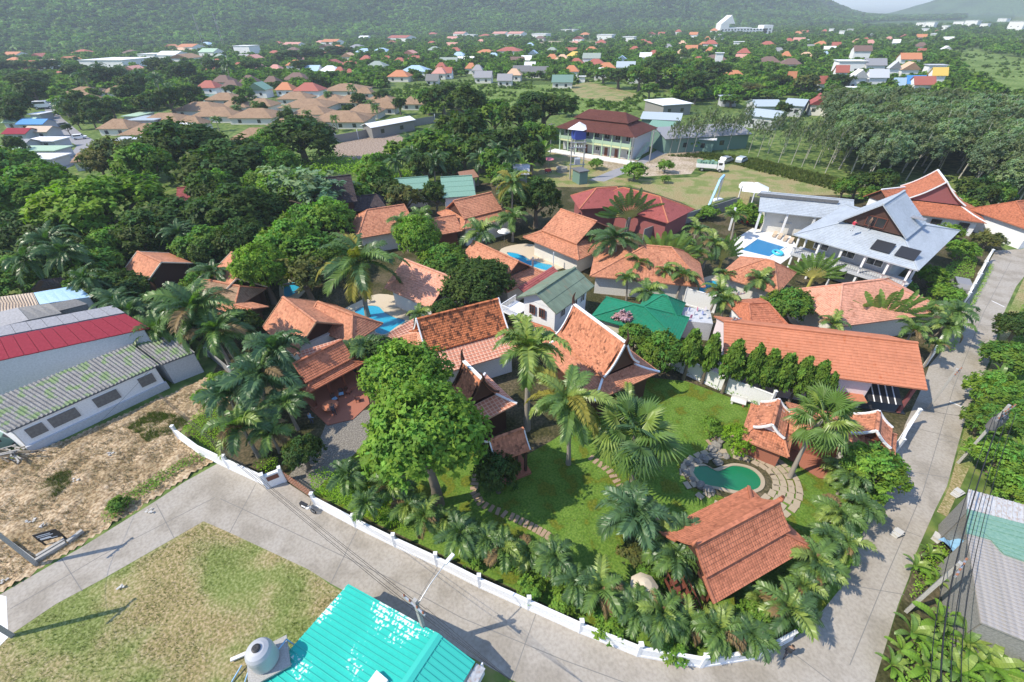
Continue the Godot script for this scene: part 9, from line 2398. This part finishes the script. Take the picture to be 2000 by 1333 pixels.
# a fan leaf: stalk of 1, pleated disc of radius rr split at the rim
func fan_mesh(sd: int, droop: float, rr := 0.75) -> ArrayMesh:
	var key := "fan%d" % sd
	if shared.has(key): return shared[key]
	var r := RandomNumberGenerator.new()
	r.seed = sd
	var mb := MB.new()
	mb.tint = Color(0.95, 0.9, 0.6)
	mb.tube([Vector3.ZERO, v3(0.5, 0.08, 0), v3(1, 0.02, 0)], [0.025, 0.02, 0.016], 4, false)
	var c := v3(1, 0.02, 0)
	var N := 22
	for i in N:
		var a := lerpf(-2.5, 2.5, (i + 0.5) / N)
		var h := 2.5 / N
		var ln := rr * (0.75 + 0.3 * cos(a * 0.6)) * r.randf_range(0.9, 1.05)
		var at := func(ang: float, q: float, lift: float) -> Vector3:
			return c + v3(cos(ang) * q, lift - droop * q * q * (0.6 + 0.5 * absf(sin(ang))), sin(ang) * q)
		var g := r.randf_range(0.6, 1.0)
		mb.tint = Color(g, g, g * 0.95)
		var m0: Vector3 = at.call(a - h, ln * 0.62, -0.02)
		var m1: Vector3 = at.call(a + h, ln * 0.62, -0.02)
		var mm: Vector3 = at.call(a, ln * 0.62, 0.04)
		var tip: Vector3 = at.call(a + r.randf_range(-0.04, 0.04), ln * 1.15, -0.12)
		mb.tri(c, m0, mm); mb.tri(c, mm, m1)
		mb.tri(m0, tip, mm); mb.tri(mm, tip, m1)
	shared[key] = mb.done()
	return shared[key]

# a paddle leaf of unit length (banana, traveller's palm)
func paddle_mesh(sd: int, up: float, bend: float, wd: float, stalk := 0.25) -> ArrayMesh:
	var key := "paddle%d" % sd
	if shared.has(key): return shared[key]
	var r := RandomNumberGenerator.new()
	r.seed = sd
	var mb := MB.new()
	var N := 12
	var p := Vector3.ZERO
	var prev := []
	for i in N + 1:
		var t := float(i) / N
		var a := up - bend * t * t
		var d := v3(cos(a), sin(a), 0)
		var u := v3(-d.y, d.x, 0)
		var tt := clampf((t - stalk) / (1 - stalk), 0, 1)
		var w := 0.012 + wd * pow(sin(PI * clampf(tt * 0.92 + 0.04, 0, 1)), 0.6) * (1.0 if t > stalk else 0.0) * r.randf_range(0.85, 1.05)
		if i == N: w = 0.01
		var cur := [p + v3(0, 0, -w) + u * w * 0.3, p, p + v3(0, 0, w) + u * w * 0.3]
		if prev.size():
			var g := r.randf_range(0.75, 1.0)
			mb.tint = Color(g, g, g * 0.9)
			var gap: Vector3 = d * (0.012 if t > stalk else 0.0)
			mb.quad(prev[0] + gap, prev[1], cur[1], cur[0])
			mb.quad(prev[1], prev[2] + gap, cur[2], cur[1])
		prev = cur
		p += d / N
	shared[key] = mb.done()
	return shared[key]

func trunk_mesh(key: String, pts: Array, rad: Array, sides := 8) -> ArrayMesh:
	if shared.has(key): return shared[key]
	var mb := MB.new()
	mb.tube(pts, rad, sides)
	shared[key] = mb.done()
	return shared[key]

func leaf_node(o: Node3D, called: String, mesh: Mesh, m: Material, at: Vector3, yaw: float, pitch: float, s: float, roll := 0.0) -> void:
	var f := part(o, called, mesh, m)
	f.transform = Transform3D(Basis(Vector3.UP, yaw) * Basis(v3(0, 0, 1), pitch) * Basis(v3(1, 0, 0), roll) * Basis().scaled(v3(s, s, s)), at)

var stock := {}                                  # one finished plant of every kind, copied for the rest

func copy(o: Node3D) -> Node3D:
	var k := o.duplicate()
	return k

func plant(key: String, called: String, make: Callable, at: Vector3, turn: float, s: Vector3, label: String, category: String, group := "") -> Node3D:
	var o: Node3D
	if stock.has(key):
		o = stock[key].duplicate()
	else:
		o = make.call()
		stock[key] = o
	o.name = numbered(called)
	add_child(o)
	o.position = at
	o.rotation.y = turn
	o.scale = s
	for k in o.get_meta_list(): o.remove_meta(k)
	tag(o, label, category, group)
	return o

# broadleaf tree, crown radius 1 at height h (in crown radii)
func make_tree(v: int, h: float, mesh: ArrayMesh, lm: Material, bark: Material, limbs := 4, stretch := 1.0) -> Node3D:
	var o := Node3D.new()
	var r := RandomNumberGenerator.new()
	r.seed = v * 17 + 3
	part(o, "trunk", trunk_mesh("trunk%d_%d" % [v, int(h * 10)], [v3(0, -0.1, 0), v3(0.02, h * 0.25, 0.01), v3(0.05, h * 0.6, -0.03), v3(0.02, h, 0)], [0.13, 0.09, 0.07, 0.04], 8), bark)
	for i in limbs:
		var a := TAU * (i + r.randf() * 0.6) / limbs
		var d := v3(cos(a), 0, sin(a))
		var p0 := v3(0.04, h * r.randf_range(0.5, 0.7), -0.02)
		part(o, "limb", trunk_mesh("limb%d_%d_%d" % [v, i, int(h * 10)], [p0, p0 + d * 0.3 + Vector3.UP * 0.25, p0 + d * 0.65 + Vector3.UP * r.randf_range(0.3, 0.55)], [0.055, 0.035, 0.012], 5), bark)
	var c := part(o, "crown", mesh, lm)
	c.position = v3(0, h, 0)
	c.scale = v3(1, stretch, 1)
	return o

# feather palm: trunk of height h in metres, leaves of length fl
func make_palm(v: int, h: float, fl: float, count: int, lm: Array, bark: Material, lean := 0.3, rad := 0.16, kind := "coconut", whole := false) -> Node3D:
	var o := Node3D.new()
	var r := RandomNumberGenerator.new()
	r.seed = v * 31 + 5
	var tip := v3(lean, h, lean * 0.4)
	var pts := [v3(0, -0.2, 0), v3(lean * 0.1, h * 0.2, 0), v3(lean * 0.4, h * 0.55, lean * 0.1), v3(lean * 0.85, h * 0.9, lean * 0.3), tip]
	part(o, "trunk", trunk_mesh("ptrunk%d_%d" % [v, int(h * 10)], pts, [rad * 1.5, rad * 1.05, rad * 0.9, rad * 0.8, rad * 0.6], 8), bark)
	var mb := MB.new()
	for i in count:
		var t := (i + 0.5) / count
		var lvl := clampi(int(t * 4), 0, 3)
		var mesh: ArrayMesh
		if kind == "coconut":
			mesh = [frond_mesh(11, 1.25, 1.3, 30, 0.2, 0.034), frond_mesh(12, 0.85, 1.5, 30, 0.22, 0.034), frond_mesh(13, 0.4, 1.45, 30, 0.22, 0.034), frond_mesh(14, -0.1, 1.2, 30, 0.22, 0.034)][lvl]
		else:
			mesh = [frond_mesh(21, 1.35, 1.5, 26, 0.26, 0.045, 0.6), frond_mesh(22, 1.05, 1.9, 26, 0.28, 0.045, 0.6), frond_mesh(23, 0.75, 2.0, 26, 0.28, 0.045, 0.5), frond_mesh(24, 0.35, 1.8, 26, 0.28, 0.045, 0.4)][lvl]
		var yaw := i * 2.39996 + r.randf_range(-0.4, 0.4)
		var s := fl * r.randf_range(0.7, 1.12) * (0.8 if lvl == 0 else 1.0)
		var pt := r.randf_range(-0.25, 0.2)
		var rl := r.randf_range(-0.35, 0.35)
		if whole:
			var xf := Transform3D(Basis(Vector3.UP, yaw) * Basis(v3(0, 0, 1), pt) * Basis(v3(1, 0, 0), rl) * Basis().scaled(v3(s, s, s)), tip)
			var arr := mesh.surface_get_arrays(0)
			mb.v.append_array(xf * (arr[Mesh.ARRAY_VERTEX] as PackedVector3Array))
			var nb := Transform3D(xf.basis.orthonormalized(), Vector3.ZERO)
			mb.n.append_array(nb * (arr[Mesh.ARRAY_NORMAL] as PackedVector3Array))
			mb.t.append_array(arr[Mesh.ARRAY_TEX_UV])
			mb.c.append_array(arr[Mesh.ARRAY_COLOR])
		else:
			leaf_node(o, "frond", mesh, lm[i % lm.size()], tip, yaw, pt, s, rl)
	if whole: part(o, "crown", mb, lm[0])
	return o

func make_fan_palm(v: int, h: float, fl: float, count: int, lm: Array, bark: Material, lean := 0.3) -> Node3D:
	var o := Node3D.new()
	var r := RandomNumberGenerator.new()
	r.seed = v * 13 + 1
	var tip := v3(lean, h, lean * 0.3)
	part(o, "trunk", trunk_mesh("ftrunk%d" % v, [v3(0, -0.2, 0), v3(lean * 0.3, h * 0.4, 0), v3(lean * 0.7, h * 0.8, 0.0), tip], [0.24, 0.17, 0.15, 0.13], 8), bark)
	for i in count:
		var t := (i + 0.5) / count
		leaf_node(o, "fan_leaf", [fan_mesh(31, 0.15), fan_mesh(32, 0.3), fan_mesh(33, 0.5)][clampi(int(t * 3), 0, 2)], lm[i % lm.size()], tip, i * 2.39996 + r.randf_range(-0.2, 0.2), lerpf(1.25, -0.75, pow(t, 0.9)), fl * r.randf_range(0.85, 1.1), r.randf_range(-0.4, 0.4))
	return o

func make_fan_plane(v: int, h: float, fl: float, count: int, lm: Material, stem: Material) -> Node3D:   # traveller's palm: paddles in one upright plane
	var o := Node3D.new()
	var r := RandomNumberGenerator.new()
	r.seed = v * 7 + 2
	part(o, "trunk", trunk_mesh("ttrunk%d" % v, [v3(0, -0.2, 0), v3(0, h, 0)], [0.22, 0.18], 8), stem)
	for i in count:
		var t := (i + 0.5) / count
		var a := lerpf(0.1, PI - 0.1, t)
		var f := part(o, "leaf", paddle_mesh(41 + i % 3, 0.0, 0.25 + 0.2 * (i % 3), 0.058, 0.4), lm)
		var bs := Basis(v3(cos(a), sin(a), r.randf_range(-0.06, 0.06)).normalized(), v3(0, 0, 1.0 if i % 2 else -1.0), v3(sin(a), -cos(a), 0) * (1.0 if i % 2 else -1.0))
		f.transform = Transform3D(bs.scaled(Vector3.ONE * fl * r.randf_range(0.9, 1.1)), v3(0, h - 0.1, 0))
		var sb := MB.new()
		var q := v3(cos(a), sin(a), 0)
		sb.tube([v3(0, h - 0.35, 0), v3(0, h, 0) + q * fl * 0.2, v3(0, h, 0) + q * fl * 0.42], [0.1, 0.07, 0.03], 5)
		part(o, "leaf_stalk", sb, M.stalk_yellow)
	return o

func make_banana(v: int, fl: float, count: int, lm: Array, stem: Material) -> Node3D:
	var o := Node3D.new()
	var r := RandomNumberGenerator.new()
	r.seed = v * 5 + 9
	part(o, "stem", trunk_mesh("bstem%d" % v, [v3(0, -0.1, 0), v3(0.03, fl * 0.35, 0), v3(0, fl * 0.7, 0)], [0.14, 0.11, 0.06], 7), stem)
	for i in count:
		var t := (i + 0.5) / count
		leaf_node(o, "leaf", paddle_mesh(51 + i % 3, 0.9, 1.6, 0.13, 0.14), lm[i % lm.size()], v3(0, fl * 0.68, 0), i * 2.39996, lerpf(0.55, -0.5, t), fl * r.randf_range(0.8, 1.1), r.randf_range(-0.3, 0.3))
	return o

func make_shrub(mesh: ArrayMesh, lm: Material, bark: Material, squash := 0.85) -> Node3D:
	var o := Node3D.new()
	part(o, "stem", trunk_mesh("sstem", [v3(0, -0.1, 0), v3(0, 0.6, 0)], [0.07, 0.04], 5), bark)
	var c := part(o, "foliage", mesh, lm)
	c.position = v3(0, squash * 0.85, 0)
	c.scale = v3(1, squash, 1)
	return o

# small things nobody would count, scattered over a polygon
func scatter(called: String, label: String, poly: PackedVector2Array, count: int, mesh: Mesh, m: Material, smin: float, smax: float, sd: int, tones := true, holes := [], mask: FastNoiseLite = null, y := 0.0) -> MultiMeshInstance3D:
	var r := RandomNumberGenerator.new()
	r.seed = sd
	var lo := poly[0]
	var hi := poly[0]
	for p in poly:
		lo = lo.min(p); hi = hi.max(p)
	var tf := []
	var tries := 0
	while tf.size() < count and tries < count * 8:
		tries += 1
		var p := v2(r.randf_range(lo.x, hi.x), r.randf_range(lo.y, hi.y))
		if not Geometry2D.is_point_in_polygon(p, poly): continue
		if mask and mask.get_noise_2d(p.x, p.y) < r.randf_range(-0.15, 0.1): continue
		var bad := false
		for h in holes:
			if Geometry2D.is_point_in_polygon(p, h):
				bad = true
				break
		if bad: continue
		var s := r.randf_range(smin, smax)
		tf.append(Transform3D(Basis(Vector3.UP, r.randf() * TAU).scaled(v3(s, s * r.randf_range(0.8, 1.2), s)), v3(p.x, y, p.y)))
	return many(called, label, mesh, m, tf, tones, r)

func many(called: String, label: String, mesh: Mesh, m: Material, tf: Array, tones: bool, r: RandomNumberGenerator, cols := []) -> MultiMeshInstance3D:
	var mm := MultiMesh.new()
	mm.transform_format = MultiMesh.TRANSFORM_3D
	mm.use_colors = tones
	mm.mesh = mesh
	mm.instance_count = tf.size()
	for i in tf.size():
		mm.set_instance_transform(i, tf[i])
		if tones:
			var k := r.randf_range(0.55, 1.0)
			mm.set_instance_color(i, cols[i] if cols.size() else Color(k * r.randf_range(0.9, 1.1), k, k * r.randf_range(0.8, 1.0)))
	var o := MultiMeshInstance3D.new()
	o.name = numbered(called)
	o.multimesh = mm
	o.material_override = m
	add_child(o)
	tag(o, label, "", "", "stuff")
	return o

func tuft_mesh(sd: int, blades: int, w := 0.03) -> ArrayMesh:
	var r := RandomNumberGenerator.new()
	r.seed = sd
	var mb := MB.new()
	for i in blades:
		var a := r.randf() * TAU
		var d := v3(cos(a), 0, sin(a))
		var b := d * r.randf_range(0.0, 0.35)
		var s := d.cross(Vector3.UP) * w
		var g := r.randf_range(0.65, 1.0)
		mb.tint = Color(g, g, g)
		mb.tri(b - s, b + s, b + d * r.randf_range(0.1, 0.5) + Vector3.UP * r.randf_range(0.4, 1.0))
	return mb.done()

# ground sheets, each a few millimetres above the one below
func sheet(called: String, poly: PackedVector2Array, y: float, m: Material, label: String, kind := "structure", thick := 0.0) -> MeshInstance3D:
	var mb := MB.new()
	mb.prism(poly, y - thick, y)
	return solo(called, mb, m, label, "", kind)

func smooth(poly: Array, k := 5) -> PackedVector2Array:       # a closed curve through the points
	var out := PackedVector2Array()
	var n := poly.size()
	for i in n:
		for j in k:
			out.append(poly[i].cubic_interpolate(poly[(i + 1) % n], poly[(i - 1 + n) % n], poly[(i + 2) % n], float(j) / k))
	return out

func v3(x: float, y: float, z: float) -> Vector3: return Vector3(x, y, z)

func v2(x: float, y: float) -> Vector2: return Vector2(x, y)
